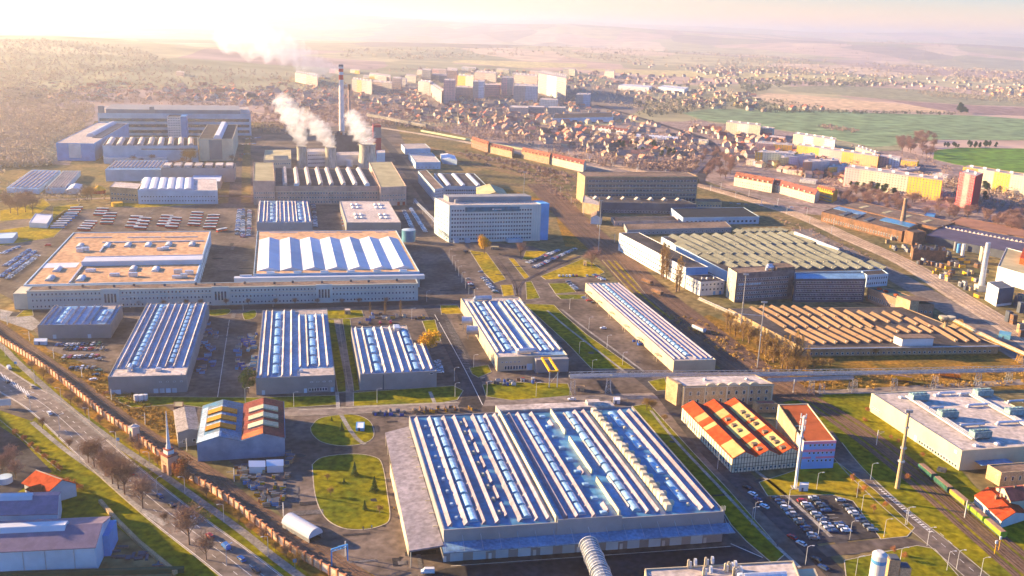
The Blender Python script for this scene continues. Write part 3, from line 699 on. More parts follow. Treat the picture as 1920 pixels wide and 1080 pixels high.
# yellow gantry
p = P(1022, 722); t = thing('gantry_crane', 'yellow overhead gantry on white posts in front of the hall', 'gantry', (p.x, p.y, 0))
yel = M('paint_yellow', (.72, .38, .02), .6, var=.15, scale=.5)
m = MB(); pL = P(1020, 683, 10)-p; pR = P(1043, 697, 10)-p
A_ = P(1016, 671, 10)-p; B_ = P(1030, 671, 10)-p; C_ = P(1046, 696, 10)-p; D_2 = P(1031, 696, 10)-p
for a, b_ in ((A_, D_2), (B_, C_)): m.beam(a, b_, .7)
m.obj('girder', yel, t); m = MB(); m.beam(A_, B_, .5); m.obj('end_carriage', yel, t); m = MB(); m.beam(D_2, C_, .6); m.obj('end_carriage', yel, t)
for q in (D_2, C_): m = MB(); m.beam((q.x, q.y, 0), (q.x, q.y, 9.6), .35); m.obj('post', w_white, t)
m = MB(); m.beam((D_2.x, D_2.y, 2), (C_.x, C_.y, 8.5), .12); m.obj('brace', steel, t)

# ------------------------------------------------------------------ the biggest hall
bl = Bld('industrial_hall', 'biggest hall of the works with rows of louvred ribs on its blue roof, front centre', 'factory hall', (832, 994), (1359, 959), (767, 780), hp=60)
W_, D_, h = bl.W, bl.D, bl.h
X = lambda px: (px-832)/527.0
bl.shell(w_grey, r_teal, par=.6)
for f in (.026, .081, .142, .188, .269, .325, .364, .428, .467, .528, .724, .763): bl.ridges([f], .03, .975, w=1.9, hh=1.6, mat=louv)
bl.ridges([.926, .968], .03, .96, w=1.7, hh=1.5, mat=louv)
for k in range(7): bl.ridges([.226], .07+.13*k, .07+.13*k+.095, w=1.7, hh=1.4, mat=louv)
for y in (.06, .36, .82): bl.ridges([.586], y, y+.06, w=1.8, hh=1.3, mat=louv)
for y0, y1 in ((.03, .30), (.36, .68), (.74, .98)): bl.ridges([.622], y0, y1, w=.9, hh=2.4, mat=w_cream, name='parapet', skew=.1)
bl.ridges([.391], .01, .985, w=1.1, hh=3.0, mat=w_cream, name='parapet', skew=.15)
for y0, y1 in ((.08, .33), (.42, .66), (.78, .96)): bl.ridges([.672], y0, y1, w=.7, hh=1.1, mat=ridge_m)
for f, n in ((.111, 9), (.298, 10), (.492, 11), (.692, 12)): bl.domes(f, .05, .97, n, w=3.6, mat=DOME, hh=1.1, gap=.16)
for y in (.1, .33, .56, .79): bl.domes(.888, y, y+.16, 1, w=3.4, mat=DOME, hh=.5, gap=0)
for k in range(26):
    unit(bl, W_*.806, D_*(.05+.0355*k), 2.6, 3.2, 2.6+.5*(k % 3), w_cream)
    if k % 2: unit(bl, W_*.83, D_*(.05+.0355*k), 2.6, 1.8, 1.8, w_cream, 'vent_box')
for k in range(9):
    unit(bl, W_*.055, D_*(.08+.1*k), 1.4, 1.8, .8, w_pale, 'vent_box'); unit(bl, W_*.570, D_*(.05+.11*k), 2.8, 2.2, .9, dome_m, 'roof_hatch')
    unit(bl, W_*.207, D_*(.1+.1*k), 1.6, 2.2, .9, w_cream, 'vent_box'); unit(bl, W_*.89, D_*(.07+.1*k), 1.2, 1.2, 1.1, w_cream, 'vent_box')
bl.part('rear_block', r_flat, lambda m: (m.box(W_*.39, D_+.05, 0, W_*.92, D_+7, h+.8), m.box(W_*.80, D_+2, h+.8, W_*.86, D_+6, h+2.4)))
bl.part('front_bulkhead', w_grey, lambda m: m.box(W_*.39, -.35, 8.5, W_*.62, -.02, h+1.4))
def canopy(m):
    m.face([(-1, -.1, 8.6), (W_+2, -.1, 8.6), (W_+2, -6.5, 8.0), (-1, -6.5, 8.0)]); m.box(-1, -6.7, 7.6, W_+2, -6.5, 8.1)
bl.part('canopy', r_blue, canopy)
for k in range(17):
    q = k/16*W_; m = bl.mb(); m.beam((0, -6.2, 8.1), (0, -.2, 11.3), .1); o = m.obj('canopy_tie', steel, bl.root, bl.off(q, 0)) if k == 0 else copy_at(o, bl.off(q, 0))
doors(bl, 'f', [.045+.078*k for k in range(12)], 5, 4.6, w_pale, 'loading_door'); doors(bl, 'f', [.005+.155*k for k in range(7)], 1.2, 2.4, w_white)
bl.windows('f', 9, 1, 2.6, 1.4, 3.4, 1, .1, .95, WIN)
bl.part('mast_cluster', steel, lambda m: [m.beam((W_-1.5+.5*k, .8, h), (W_-1.5+.5*k, .8, h+2+.3*(k % 2)), .09) for k in range(5)])
hallG = bl
# lean-to at its left
q = [bl.loc(722, 809, 8), bl.loc(765, 799, 8), bl.loc(829, 1014, 8), bl.loc(768, 1030, 8)]
t = thing('loading_canopy', 'broad pale canopy roof leaning on the left side of the biggest hall', 'canopy', (bl.o.x, bl.o.y, 0))
m = bl.mb(); a, b_, c, d = q; xr = -.35
m.face([(d[0], d[1], 7.4), (xr, d[1], 8.8), (xr, a[1]+3, 8.8), (a[0], a[1], 7.4)]); m.face([(d[0], d[1], 6.7), (xr, d[1], 8.2), (xr, d[1], 8.8), (d[0], d[1], 7.4)])
m.face([(a[0], a[1], 6.7), (d[0], d[1], 6.7), (d[0], d[1], 7.4), (a[0], a[1], 7.4)]); m.obj('canopy_roof', M('canopy_sheet', (.27, .24, .26), .6, var=.12, scale=.05, kind='worn'), t)
for k in range(12):
    f = k/11; m = bl.mb(); x = d[0]+(a[0]-d[0])*f+.3; y = d[1]+(a[1]-d[1])*f; m.box(x, y+.2, 0, x+.4, y+.6, 6.75); m.obj('post', w_cream, t)
m = bl.mb(); m.box(d[0]+.5, d[1]+8, 0, d[0]+.8, a[1]-30, 5.5); m.obj('side_wall', w_cream, t)
m = bl.mb(); m.beam((-.4, 0, 9.4), (-2.6, 0, 9.4), .25); o = m.obj('vent_pipe', w_cream, bl.root, bl.off(0, D_*.1))
for k in range(1, 9): copy_at(o, bl.off(0, D_*(.1+.095*k)))
# glazed tube bridge
A_ = P(1104, 1022, 9); B_ = P(1138, 1105, 9)
t = thing('tube_bridge', 'round glazed footbridge leaving the front of the biggest hall', 'footbridge', (A_.x, A_.y, 0)); d = B_-A_
m = MB(); m.beam((0, 0, 9), (d.x, d.y, 9), 3.6, n=18); m.obj('glazed_tube', M('tube_glazing', (.20, .22, .24), .25, .3, var=.3, scale=.4, spec=.7), t)
dn = d.normalized()
for k in range(16):
    m = MB(); q = dn*(k*1.9); m.beam((q.x, q.y, 9), (q.x+dn.x*.3, q.y+dn.y*.3, 9), 3.75 if k % 5 else 4.0, n=18); m.obj('hoop', trim, t)
for k in (1, 2):
    m = MB(); q = dn*(12*k); m.beam((q.x, q.y, 0), (q.x, q.y, 6), .6, n=8); m.obj('pier', conc, t)
# ------------------------------------------------------------------ long office wing and halls behind
bl = Bld('office_wing', 'very long three storey office wing with pale rendered walls and rows of square windows', 'office building', (49.6, 545.6), (784, 531), (51, 537), hp=35)
W_, h = bl.W, bl.h; D_ = bl.D = 13.0
q = bl.loc(51, 537); bl.v = (-math.sin(math.atan2(bl.u[1], bl.u[0])), math.cos(math.atan2(bl.u[1], bl.u[0])))
w_office = M('office_render', (.46, .52, .48), .8, var=.08, scale=.06)
bl.shell(w_office, r_brown, par=.25, th=.8)
bl.windows('f', 104, 1, 1.35, 1.7, 1.2, 1, .008, .992, WIN, cap=30)
for r in (1, 2): bl.windows('f', 104, 1, 1.35, 1.8, 1.2+r*4.3, 1, .008, .992, WIN, cap=30*(r+1) if r == 1 else 100)
for f in (.2, .475, .745):
    x = f*W_; bl.part('entrance_bay', w_office, lambda m: (m.box(x-6, -.8, 0, x+6, -.05, h+.6), [m.box(x-4+2.4*k, -.95, 1, x-3+2.4*k, -.81, h-3.5) for k in range(4)]))
    bl.part('stair_window', glass, lambda m: [m.box(x-3.9+2.2*k, -.99, 4, x-2.7+2.2*k, -.955, h-3) for k in range(4)])
bl.part('cornice', w_cream, lambda m: (m.box(-.3, -.45, h-.5, W_+.3, -.03, h-.1), m.box(0, -.15, h-4.6, W_, -.02, h-4.3)))
for k in range(14): unit(bl, W_*(.05+.068*k+.01*(k % 3)), 6.5+(k % 2)*2, 1.6, 1.2, 1.5, w_dark, 'chimney')
bl.part('left_end_block', w_cream, lambda m: m.box(-9, 1, 0, -.05, 20, h-2))
OFF = bl
bl = Bld('industrial_hall', 'huge hall with tan flat roofs split by a white raised strip, behind the office wing', 'factory hall', (44, 534), (366, 526.7), (137, 436), h=12.5)
W_, D_, h = bl.W, bl.D, bl.h
bl.shell(w_pale, r_tan, par=.5, th=.9)
L = lambda px, py, z=12.5: bl.loc(px, py, z)
def raised(m):
    a = L(152, 491, 15.5); b_ = L(379, 485, 15.5); y1 = a[1]+17
    m.box(a[0], a[1], bl.rz, b_[0], y1, 15.2); m.box(a[0], a[1], 15.2, b_[0], a[1]+.5, 15.7); m.box(a[0], y1-.5, 15.2, b_[0], y1, 15.7)
bl.part('raised_strip', r_white, raised)
a = L(90, 497); bl.part('white_roof_strip', r_white, lambda m: m.box(1.2, a[1]-7, bl.rz, L(150, 491)[0]-.1, a[1]+8, bl.rz+.12))
for px, py in ((150, 461), (201, 460), (240, 459.5), (278, 459), (316, 458.5), (360, 458), (108, 505), (94, 522), (152, 522), (250, 504), (292, 505)):
    x, y = L(px, py); m = bl.mb(); m.box(-2.6, -6, 0, 2.6, 6, .6, 1); m.vault(-2.4, -5.8, 2.4, 5.8, .6, 1.3, 'y', 8); m.obj('skylight', [w_white, trim], bl.root, bl.off(x, y, bl.rz))
for px, py in ((160, 469), (150, 471), (310, 466), (300, 468), (215, 516), (332, 520), (345, 519), (250, 517), (170, 508), (334, 511), (355, 513)):
    x, y = L(px, py); unit(bl, x, y, 5+(px % 3), 3, 1.8+(py % 2))
for px, py, w in ((175, 445, 60), (270, 444.5, 55), (340, 444, 55)):
    x, y = L(px, py); bl.part('roof_duct', trim, lambda m: m.box(x-w/4, y, bl.rz, x+w/4, y+1, bl.rz+.7))
bl.part('roof_upstand', trim, lambda m: (m.box(L(192, 454)[0], L(192, 454)[1]-1, bl.rz, W_-3, L(192, 454)[1], bl.rz+1), m.box(L(186, 472)[0], L(186, 472)[1], bl.rz, L(186, 472)[0]+1, L(192, 454)[1], bl.rz+1), m.box(L(130, 528)[0], 3, bl.rz, L(130, 528)[0]+1, L(150, 497)[1], bl.rz+1)))
bl.windows('r', 22, 1, 3, 2.2, 7, 1, .05, .95, WIN); bl.windows('r', 12, 1, 3.4, 3.6, .4, 1, .05, .95, WIN)
bl.windows('l', 20, 1, 3, 2, 6, 1, .05, .95, WIN)
bl = Bld('industrial_hall', 'hall with a white folded roof of two rows of pitched bays above the office wing', 'factory hall', (475, 513.5), (787, 509), (482, 433), h=12.7)
W_, D_, h = bl.W, bl.D, bl.h
bl.shell(w_pale, r_tan, par=.5, th=.6)
ya = L2 = bl.loc(475, 507)[1]; ym = bl.loc(480, 476)[1]; yb = bl.loc(482, 449)[1]
nb = 7
for y0, y1 in ((ya, ym-.4), (ym+.4, yb)):
    for k in range(nb):
        x0 = 2.5+k*(W_-5)/nb; m = bl.mb(); m.gable(0, 0, (W_-5)/nb, y1-y0, 0, 2.6, 'y')
        if k == 0: src = m.obj('folded_roof_bay', r_white, bl.root, bl.off(x0, y0, bl.rz))
        else: copy_at(src, bl.off(x0, y0, bl.rz))
for k in range(6):
    m = bl.mb(); m.vault(-3, -1.6, 3, 1.6, 0, 1.5, 'x', 8); o = m.obj('skylight', w_white, bl.root, bl.off(W_*(.1+.16*k), 3.4, bl.rz)) if k == 0 else copy_at(o, bl.off(W_*(.1+.16*k), 3.4, bl.rz))
for px, w in ((530, 50), (610, 40), (660, 40), (720, 24)): bl.part('roof_duct', trim, lambda m: m.box((px-480)/270*W_-w/4, D_-7, bl.rz, (px-480)/270*W_+w/4, D_-6.2, bl.rz+.5))
bl.part('front_gutter_strip', r_white, lambda m: (m.box(-14, -6, 8, W_+3, -.1, h-1.6), m.box(-10, -1.5, h-1.6, -1, -.2, h-.5)))
bl.windows('r', 16, 1, 3.4, 3, 6, 1, .05, .95, WIN)
p = P(766, 452); t = thing('storage_tank', 'round blue green tank beside the white folded roof hall', 'tank', (p.x, p.y, 0)); m = MB(); m.cyl(0, 0, 0, 11, 6.5, n=24); m.obj('tank_shell', M('tank_teal', (.12, .30, .38), .5, var=.1), t); m = MB(); m.cyl(0, 0, 11, 12, 6.6, 1, n=24); m.obj('tank_roof', w_pale, t)
# pipe rack along the link between the two
bl = Bld('industrial_hall', 'small pale hall with a striped glass roof behind the white folded roof', 'factory hall', (481, 417), (586, 417), (485, 375.6), hp=17)
bl.shell(w_grey, r_blue); bl.ridges([.03, .12, .18, .36, .42, .5, .58, .66, .72, .88, .96], .03, .95, mat=ridge_m, w=1.6); bl.domes(.27, .1, .9, 5, w=4, mat=DOME); bl.domes(.79, .1, .9, 5, w=4, mat=DOME); bl.windows('f', 4, 1, 1.6, 1, 3, 1, .35, .65, WIN)
bl = Bld('industrial_hall', 'small hall with a plain cream roof and four groups of rooflights', 'factory hall', (649.4, 417), (752, 417), (637, 376.5), h=11)
bl.shell(w_grey, r_flat, par=.3); bl.windows('f', 6, 1, 1.6, 1, 3, 1, .3, .9, WIN)
for fx in (.27, .73):
    for fy in (.2, .33, .66, .8):
        for dx in (-2.6, 2.6): m = bl.mb(); m.vault(-1.8, -3.6, 1.8, 3.6, 0, 1.4, 'y'); m.obj('skylight', w_white, bl.root, bl.off(fx*bl.W+dx, fy*bl.D, bl.rz))
# ------------------------------------------------------------------ white hall on the right
bl = Bld('industrial_hall', 'flat pale roofed hall with green air handling units on top, right edge', 'factory hall', (1804, 845), (2032, 829), (1634, 737), hp=38)
W_, D_, h = bl.W, bl.D, bl.h
bl.shell(w_beige, r_flat, par=.4, th=.7)
ahu = M('unit_green_grey', (.22, .33, .33), .5, var=.2, scale=.6, kind='worn')
for px, py in ((1722, 750), (1776, 782), (1837, 820), (1842, 742), (1902, 778)):
    x, y = bl.loc(px, py); m = bl.mb(); m.box(-5, -2.2, 1.0, 5, 2.2, 4.2)
    for k in range(4): m.cyl(-3.6+2.4*k, 0, 4.2, 4.8, .9, n=10)
    m.box(-4, -2.6, 1.5, -1, -2.2, 3.5)
    for a in (-4, 4): m.box(a-.2, -2, 0, a+.2, 2, 1.0)
    m.obj('air_handler', ahu, bl.top, bl.off(x, y, bl.rz))
for a, b_ in (((1697, 745), (1822, 826)), ((1815, 741), (1960, 822))):
    x0, y0 = bl.loc(*a); x1, y1 = bl.loc(*b_)
    for dx in (0, 1.4, 2.8):
        bl.part('roof_pipe_rack', trim, lambda m: m.face([(x0+dx, y0, bl.rz+1.6), (x1+dx, y1, bl.rz+1.6), (x1+dx+.8, y1, bl.rz+1.6), (x0+dx+.8, y0, bl.rz+1.6)]).face([(x0+dx, y0, bl.rz+.8), (x1+dx, y1, bl.rz+.8), (x1+dx, y1, bl.rz+1.6), (x0+dx, y0, bl.rz+1.6)]))
for px, py, w in ((1815, 762, 12), (1800, 800, 14), (1870, 795, 16), (1760, 740, 10), (1890, 755, 12), (1740, 768, 9), (1800, 741, 6)):
    x, y = bl.loc(px, py); rooftop_duct(bl, x, y, w, .7)
for px, py in ((1830, 835), (1870, 832), (1690, 745), (1755, 741), (1800, 739)): x, y = bl.loc(px, py); unit(bl, x, y, 2.2, 2.2, .8)
bl.windows('l', 14, 1, 1.6, 1.6, .8, 1, .02, .42, WIN); bl.windows('l', 5, 1, 1.5, .9, 3, 1, .86, .97, WIN); doors(bl, 'l', (.45,), 2, 3.4, w_pale)
bl.part('sign_panel', w_white, lambda m: m.box(-.15, 3, 7.5, 0, 5, 9))
bl.part('front_canopy', r_blue, lambda m: m.box(8, -5, 4.5, 26, -.05, 4.8))
def blk(name, label, cat, a, b, c, wall, roof, hp=None, h=None, win=(), gable=None, gh=3, cap=40, par=.4, group=None, n=1, over=.3):
    B = Bld(name, label, cat, a, b, c, hp=hp, h=h, group=group)
    if gable:
        m = B.mb()
        if gable == 'y':
            w = B.W/n
            for k in range(n): m.xprofile([(k*w, 0), (k*w, B.h), (k*w+w/2, B.h+gh), (k*w+w, B.h), (k*w+w, 0)][::-1], 0, B.D)
        else: m.yprofile([(0, 0), (0, B.h), (B.D/2, B.h+gh), (B.D, B.h), (B.D, 0)][::-1], 0, B.W)
        m.obj('wall', wall, B.root)
        for k in range(n):
            m = B.mb(); t = .35
            if gable == 'y':
                w = B.W/n; x = k*w
                for s_ in (0, 1):
                    x0, x1 = (x-over, x+w/2) if s_ == 0 else (x+w/2, x+w+over)
                    z0, z1 = (B.h-over*2*gh/w, B.h+gh) if s_ == 0 else (B.h+gh, B.h-over*2*gh/w)
                    m.xprofile([(x0, z0+.03), (x1, z1+.03), (x1, z1+t), (x0, z0+t)], -over, B.D+over)
            else:
                d = B.D
                m.yprofile([(-over, B.h-over*2*gh/d+.03), (d/2, B.h+gh+.03), (d/2, B.h+gh+t), (-over, B.h-over*2*gh/d+t)], -over, B.W+over)
                m.yprofile([(d/2, B.h+gh+.03), (d+over, B.h-over*2*gh/d+.03), (d+over, B.h-over*2*gh/d+t), (d/2, B.h+gh+t)], -over, B.W+over)
            B.top = m.obj('roof', roof, B.root)
        B.rz = B.h+gh*.5
    else: B.shell(wall, roof, par=par, th=min(.5, B.D*.1))
    for w in win:
        f, nn, rr, ww, wh, z0, dz = w[:7]; B.windows(f, nn, rr, ww, wh, z0, dz, mat=WIN, cap=cap, **(w[7] if len(w) > 7 else {}))
    return B
def stack(B, xs, y, w=1.2, hh=2.5, mat=None, name='chimney'):
    m = B.mb(); m.box(-w/2, -w/2, 0, w/2, w/2, hh); o = None
    for x in xs:
        q = B.off(x*B.W, y*B.D, B.rz)
        o = m.obj(name, mat or w_brick, B.top, q) if o is None else copy_at(o, q)
FH, IB, OB = 'factory_hall', 'industrial building', 'office building'
# --- administration block
B = blk('administration_building', 'tall pale administration block of eight storeys with a blue end', OB, (842.5, 385), (1015, 383), (815, 370.5), w_office, r_flat, hp=70, cap=96)
W_, D_, h = B.W, B.D, B.h
B.windows('f', 30, 8, 2.1, 2.1, 2.4, 3.9, .02, .9, WIN, cap=96); B.windows('l', 9, 7, 1.6, 1.7, 2.5, 4.0, .05, .95, WIN, cap=96)
B.part('blue_stair_tower', w_blue, lambda m: m.box(W_+.1, 2, 0, W_+9, 18, h+.4))
B.part('pilaster_band', w_white, lambda m: [m.box(W_*.9+k*2.4, -.3, 1, W_*.9+k*2.4+.5, -.03, h-1) for k in range(4)])
B.part('banner', M('banner_teal', (.04, .20, .28), .5, var=.3, scale=.2), lambda m: m.box(W_*.17, -.5, h-6.4, W_*.76, -.15, h-2))
B.part('banner_emblem', w_white, lambda m: (m.box(W_*.46, -.6, h-4.8, W_*.48, -.52, h-3.6), m.box(W_*.49, -.6, h-4.5, W_*.56, -.52, h-3.9)))
B.part('penthouse', w_grey, lambda m: (m.box(6, D_*.45, B.rz, W_-2, D_*.8, h+4.6), m.box(10, D_*.3, B.rz, 13, D_*.35, h+3)))
B.part('roof_rail', steel, lambda m: ([m.beam((4+k*5, 2, B.rz), (4+k*5, 2, h+2.2), .12) for k in range(17)], m.beam((4, 2, h+2.2), (84, 2, h+2.2), .12)))
B.part('entrance', w_pale, lambda m: (m.box(W_*.04, -3, 0, W_*.1, -.05, 4), m.box(W_*.17, -3, 0, W_*.22, -.05, 4), m.box(W_*.62, -6, 0, W_*.78, -.05, 3.5)))
B = blk('side_wing', 'low blue grey workshop with striped glass roof left of the street behind the administration block', IB, (832.5, 349), (914, 349), (814, 325), w_pale, r_dark, hp=20, win=[('f', 18, 2, 2.2, 2.4, 2, 4.5)])
B.ridges([.12, .45, .8], .05, .95, w=5, hh=1.6, mat=r_white, name='skylight', skew=.5)
B = blk('office_wing', 'narrow four storey blue office wing running back beside the striped workshop', OB, (815, 355), (832, 352), (784, 320), w_pale, r_brown, hp=24, win=[('l', 24, 4, 2.6, 1.6, 1.5, 3.2), ('f', 4, 4, 2, 1.5, 1.5, 3.2)])
B = blk('gabled_hall', 'hall with a plain tan pitched roof just behind the administration block', IB, (903, 368), (955, 370), (893, 352), w_brick2, r_olive, h=17, gable='y', gh=5)
for lab, a, b, c, hp in [('white walled flat hall furthest up the long street', (760, 279), (807, 278), (752, 270), 11), ('pale roofed blue walled hall second up the long street', (779, 304), (826, 304), (766, 286), 13)]:
    blk(FH, lab, IB, a, b, c, w_pale, r_flat, hp=hp, win=[('f', 6, 1, 2, 1.2, 2, 1)])
blk(FH, 'small blue walled shed with a pale pitched roof beside the long street', IB, (830, 298), (857, 301), (826, 289), w_pale, r_white, hp=9, gable='y', gh=2)
# --- central red brick works with eight white rooflights
B = blk(FH, 'pinkish brick works hall carrying eight white ridge rooflights, below the cooling towers', IB, (516, 349), (712, 349), (516, 315), w_pink, r_dark, hp=35, cap=60)
B.windows('f', 36, 3, 1.7, 2.1, 2, 5, .02, .98, WIN, cap=60)
B.ridges([(x-516)/196 for x in (534, 557, 579, 601, 621, 644, 666, 688)], .06, .96, w=5, hh=3.2, mat=r_flat, name='ridge_rooflight', skew=.5)
B.part('cornice', w_cream, lambda m: m.box(-.2, -.7, B.h-6.3, B.W, -.02, B.h-5.9)); unit(B, B.W*.2, 2, 5, 3, 3, w_pale); unit(B, B.W*.88, 2, 5, 3, 3, w_pale)
B = blk('corner_tower', 'olive roofed brick corner block left of the hall with eight rooflights', IB, (474, 339), (515, 339), (476, 304), w_pink, r_olive, hp=46, win=[('f', 9, 2, 1.6, 1.6, 8, 5)])
B = blk('corner_tower', 'olive roofed brick corner block right of the hall with eight rooflights', IB, (713, 351), (762, 349), (692, 304), w_pink, r_olive, hp=36, win=[('f', 9, 2, 1.6, 1.6, 6, 5)]); doors(B, 'f', (.7, .9), 3, 4, r_red)
# --- power station
def cyl_thing(name, label, cat, px, py, hh, r0, r1, mat, n=24, prof=None, parts=None):
    p = P(px, py); t = thing(name, label, cat, (p.x, p.y, 0))
    m = MB()
    if prof:
        for (z0, ra), (z1, rb) in zip(prof[:-1], prof[1:]): m.cyl(0, 0, z0, z1, ra, rb, n, cap=False)
    else: m.cyl(0, 0, 0, hh, r0, r1, n)
    m.obj('shaft' if name.endswith('chimney') else 'shell', mat, t, smooth=False)
    return t, p
tower_c = M('cooling_concrete', (.50, .44, .33), .9, var=.2, scale=.12, kind='worn', stretch=(1, 1, .15))
def cooling(label, px, py, w, hp):
    p = P(px, py); s = (p-Vector((0, 0, CAMH))).length/FPX; r = w*s/2; hh = hp*s*1.03
    pr = [(0, r*1.12), (hh*.3, r*1.05), (hh*.62, r*.95), (hh*.85, r*.955), (hh, r)]
    t, p = cyl_thing('cooling_tower', label, 'cooling tower', px, py, 0, 0, 0, tower_c, prof=pr)
    m = MB(); m.cyl(0, 0, hh*.93, hh*.94, r*.9, r*.9, 24); m.obj('throat', w_dark, t)
    m = MB(); m.cyl(0, 0, hh-.6, hh+.3, r*1.03, r*1.03, 24, cap=False); m.obj('rim', conc, t)
    return p, r, hh
CT = [cooling('slim left cooling tower with steam rising, behind the brick works', 566.5, 316, 18, 39), cooling('middle cooling tower of the three, pale and slim', 620.5, 314, 20, 36), cooling('widest cooling tower, right of the other two', 689, 313, 31, 41)]
p = P(641, 248); t = thing('tall_chimney', 'tallest chimney, grey with red and white bands near its top', 'chimney', (p.x, p.y, 0))
HH = height(641, 121, 127); s_ = HH/127
m = MB(); m.cyl(0, 0, 0, HH*.78, 5.2, 4.1, 20); m.obj('shaft', M('chimney_concrete', (.78, .64, .54), .8, var=.08), t)
for i, (f0, f1, mt) in enumerate([(.78, .85, r_red), (.85, .895, w_white), (.895, .94, r_red), (.94, .97, w_white), (.97, 1.0, w_dark)]):
    mm = mt if mt is not r_red else M('band_red', (.62, .06, .04), .7, var=.08)
    m = MB(); m.cyl(0, 0, HH*f0, HH*f1, 4.3, 4.25, 20); m.obj('band', mm, t)
p = P(655.5, 232); t = thing('slim_chimney', 'slimmer and shorter rust topped chimney right of the tallest one', 'chimney', (p.x, p.y, 0)); HH2 = height(655, 158, 74)
m = MB(); m.cyl(0, 0, 0, HH2*.86, 3.2, 2.6, 16); m.obj('shaft', w_pink, t); m = MB(); m.cyl(0, 0, HH2*.86, HH2, 2.8, 2.8, 16); m.obj('cap', w_rust, t)
B = blk('boiler_tower', 'dark red and grey boiler tower right of the steam', IB, (700, 235), (714.5, 235), (699, 231), w_grey, r_red2, hp=62)
wr = M('cladding_dark_red', (.36, .05, .06), .6, var=.1); B.part('red_cladding', wr, lambda m: (m.box(-.1, -.3, 0, B.W+.1, -.02, B.h*.62), m.box(-.1, -.3, B.h-3, B.W+.1, -.02, B.h+.4), m.box(-.3, -.3, 0, -.02, B.D, B.h), m.box(-10, 2, 0, -.35, 8, B.h*.62)))
B = blk('boiler_house', 'dark blue boiler house full of pipework behind the cooling towers', IB, (621, 254), (692, 252), (622, 246), w_dark, r_dark, hp=42)
for k in range(14): unit(B, B.W*(.05+.07*k), 3+(k*5) % 9, 3+(k % 3), 4, 2+(k*7) % 5, [w_rust, w_grey, w_dark][k % 3], 'pipework')
B = blk('turbine_house', 'long white walled building between the middle and wide cooling towers', IB, (631, 291), (673, 290), (631, 285), w_white, r_flat, hp=20)
B = blk('turbine_house', 'white building with window rows between the slim cooling towers', IB, (576, 285), (612, 284), (577, 279), w_white, r_flat, hp=28, win=[('f', 9, 3, 2, 2, 4, 5.5)])
B = blk('pump_house', 'pale block with a stepped roof left of the cooling towers', IB, (494, 300), (546, 299), (497, 281), w_beige, r_olive, hp=20, win=[('f', 12, 1, 2, 1.6, 8, 4)]); B.part('stair_roof', w_cream, lambda m: [m.box(B.W*.35, 4+k*2.2, B.rz, B.W*.9, 5+k*2.2, B.rz+1.5+k) for k in range(4)])
B = blk('pump_house', 'small pale blue block at the foot of the dark red tower', IB, (706, 287), (722, 286), (706, 282), w_pale, r_flat, hp=20)
t = cyl_thing('storage_tank', 'low round tank between the cooling towers', 'tank', 655, 312, 9, 5, 5, w_white)
# --- far left complex
B = blk(FH, 'far long pale building with dark window bands at the top of the works', IB, (183, 212), (470, 214), (199, 198), w_pale, r_flat, hp=42, cap=40)
for z in (.12, .38, .64): B.part('window_band', glass, lambda m: m.box(2, -.3, B.h*z, B.W-3, -.03, B.h*(z+.13)))
B.part('upper_storey', w_grey, lambda m: (m.box(B.W*.05, 6, B.rz, B.W*.93, B.D*.7, B.h+6), m.box(B.W*.33, 3, B.h, B.W*.36, 8, B.h+11), m.box(0, 10, B.h, 9, 20, B.h+11))); rw = B
B = blk('stair_tower', 'white tower block with a blue flank standing before the far long building', OB, (313, 219), (338, 219), (318, 214), w_white, r_dark, hp=40, win=[('f', 5, 8, 2.6, 1.8, 4, 4)]); B.part('blue_flank', w_blue, lambda m: m.box(B.W+.05, 1, 0, B.W+9, B.D, B.h+.8))
B = blk(FH, 'blue and white hall with a big white monitor roof at the far left', IB, (105, 268), (176, 269), (182, 230), w_blue, r_flat, hp=33); B.part('white_front_panel', w_white, lambda m: m.box(B.W*.32, -.3, 4, B.W*.64, -.03, B.h-1)); B.part('monitor_roof', r_white, lambda m: m.vault(B.W*.45, B.D*.3, B.W*.68, B.D*.95, B.rz, 5, 'y', 6)); B.part('monitor_glass', w_dark, lambda m: m.box(B.W*.68, B.D*.25, B.rz, B.W*.95, B.D*.95, B.rz+1))
B = blk(FH, 'hall with nine white curved rooflights in the far left complex', IB, (192, 273), (371, 273), (203, 257), w_pale, r_dark, hp=32)
for k in range(9): m = B.mb(); m.vault(-4, 0, 4, B.D*.8, 0, 3.2, 'y', 5); o = m.obj('rooflight', r_flat, B.root, B.off(B.W*(.06+.108*k), 2, B.rz)) if k == 0 else copy_at(o, B.off(B.W*(.06+.108*k), 2, B.rz))
B.part('low_annex', w_white, lambda m: m.box(2, -12, 0, B.W*.66, -.1, 8)); B.windows('f', 20, 1, 4, 2, B.h-6, 1, .4, .98, WIN)
B = blk(FH, 'tall pale hall with a gabled rooflight at the right end of the far left complex', IB, (372, 260), (436, 260), (389, 233), w_cream, r_dark, hp=42); B.part('monitor_roof', r_white, lambda m: m.vault(B.W*.42, 0, B.W*.68, B.D*.98, B.rz, 6, 'y', 3)); B.part('grey_front_panel', w_grey, lambda m: m.box(B.W*.3, -.3, 2, B.W*.68, -.03, B.h-2))
B = blk(FH, 'long low blue hall with a striped roof below the far left complex', IB, (197, 318), (302, 318), (217, 300), w_pale, r_blue, hp=22); B.ridges([.04+.07*k for k in range(14)], .2, .9, w=2, hh=1.6, mat=r_flat, skew=.5)
B = blk(FH, 'grey hall with seven square white rooflights below the far left complex', IB, (302, 315), (439, 315), (309, 306), w_grey, r_dark, hp=27)
for k in range(7): unit(B, B.W*(.07+.143*k), B.D*.45, 9, B.D*.6, 2.6, r_flat, 'rooflight')
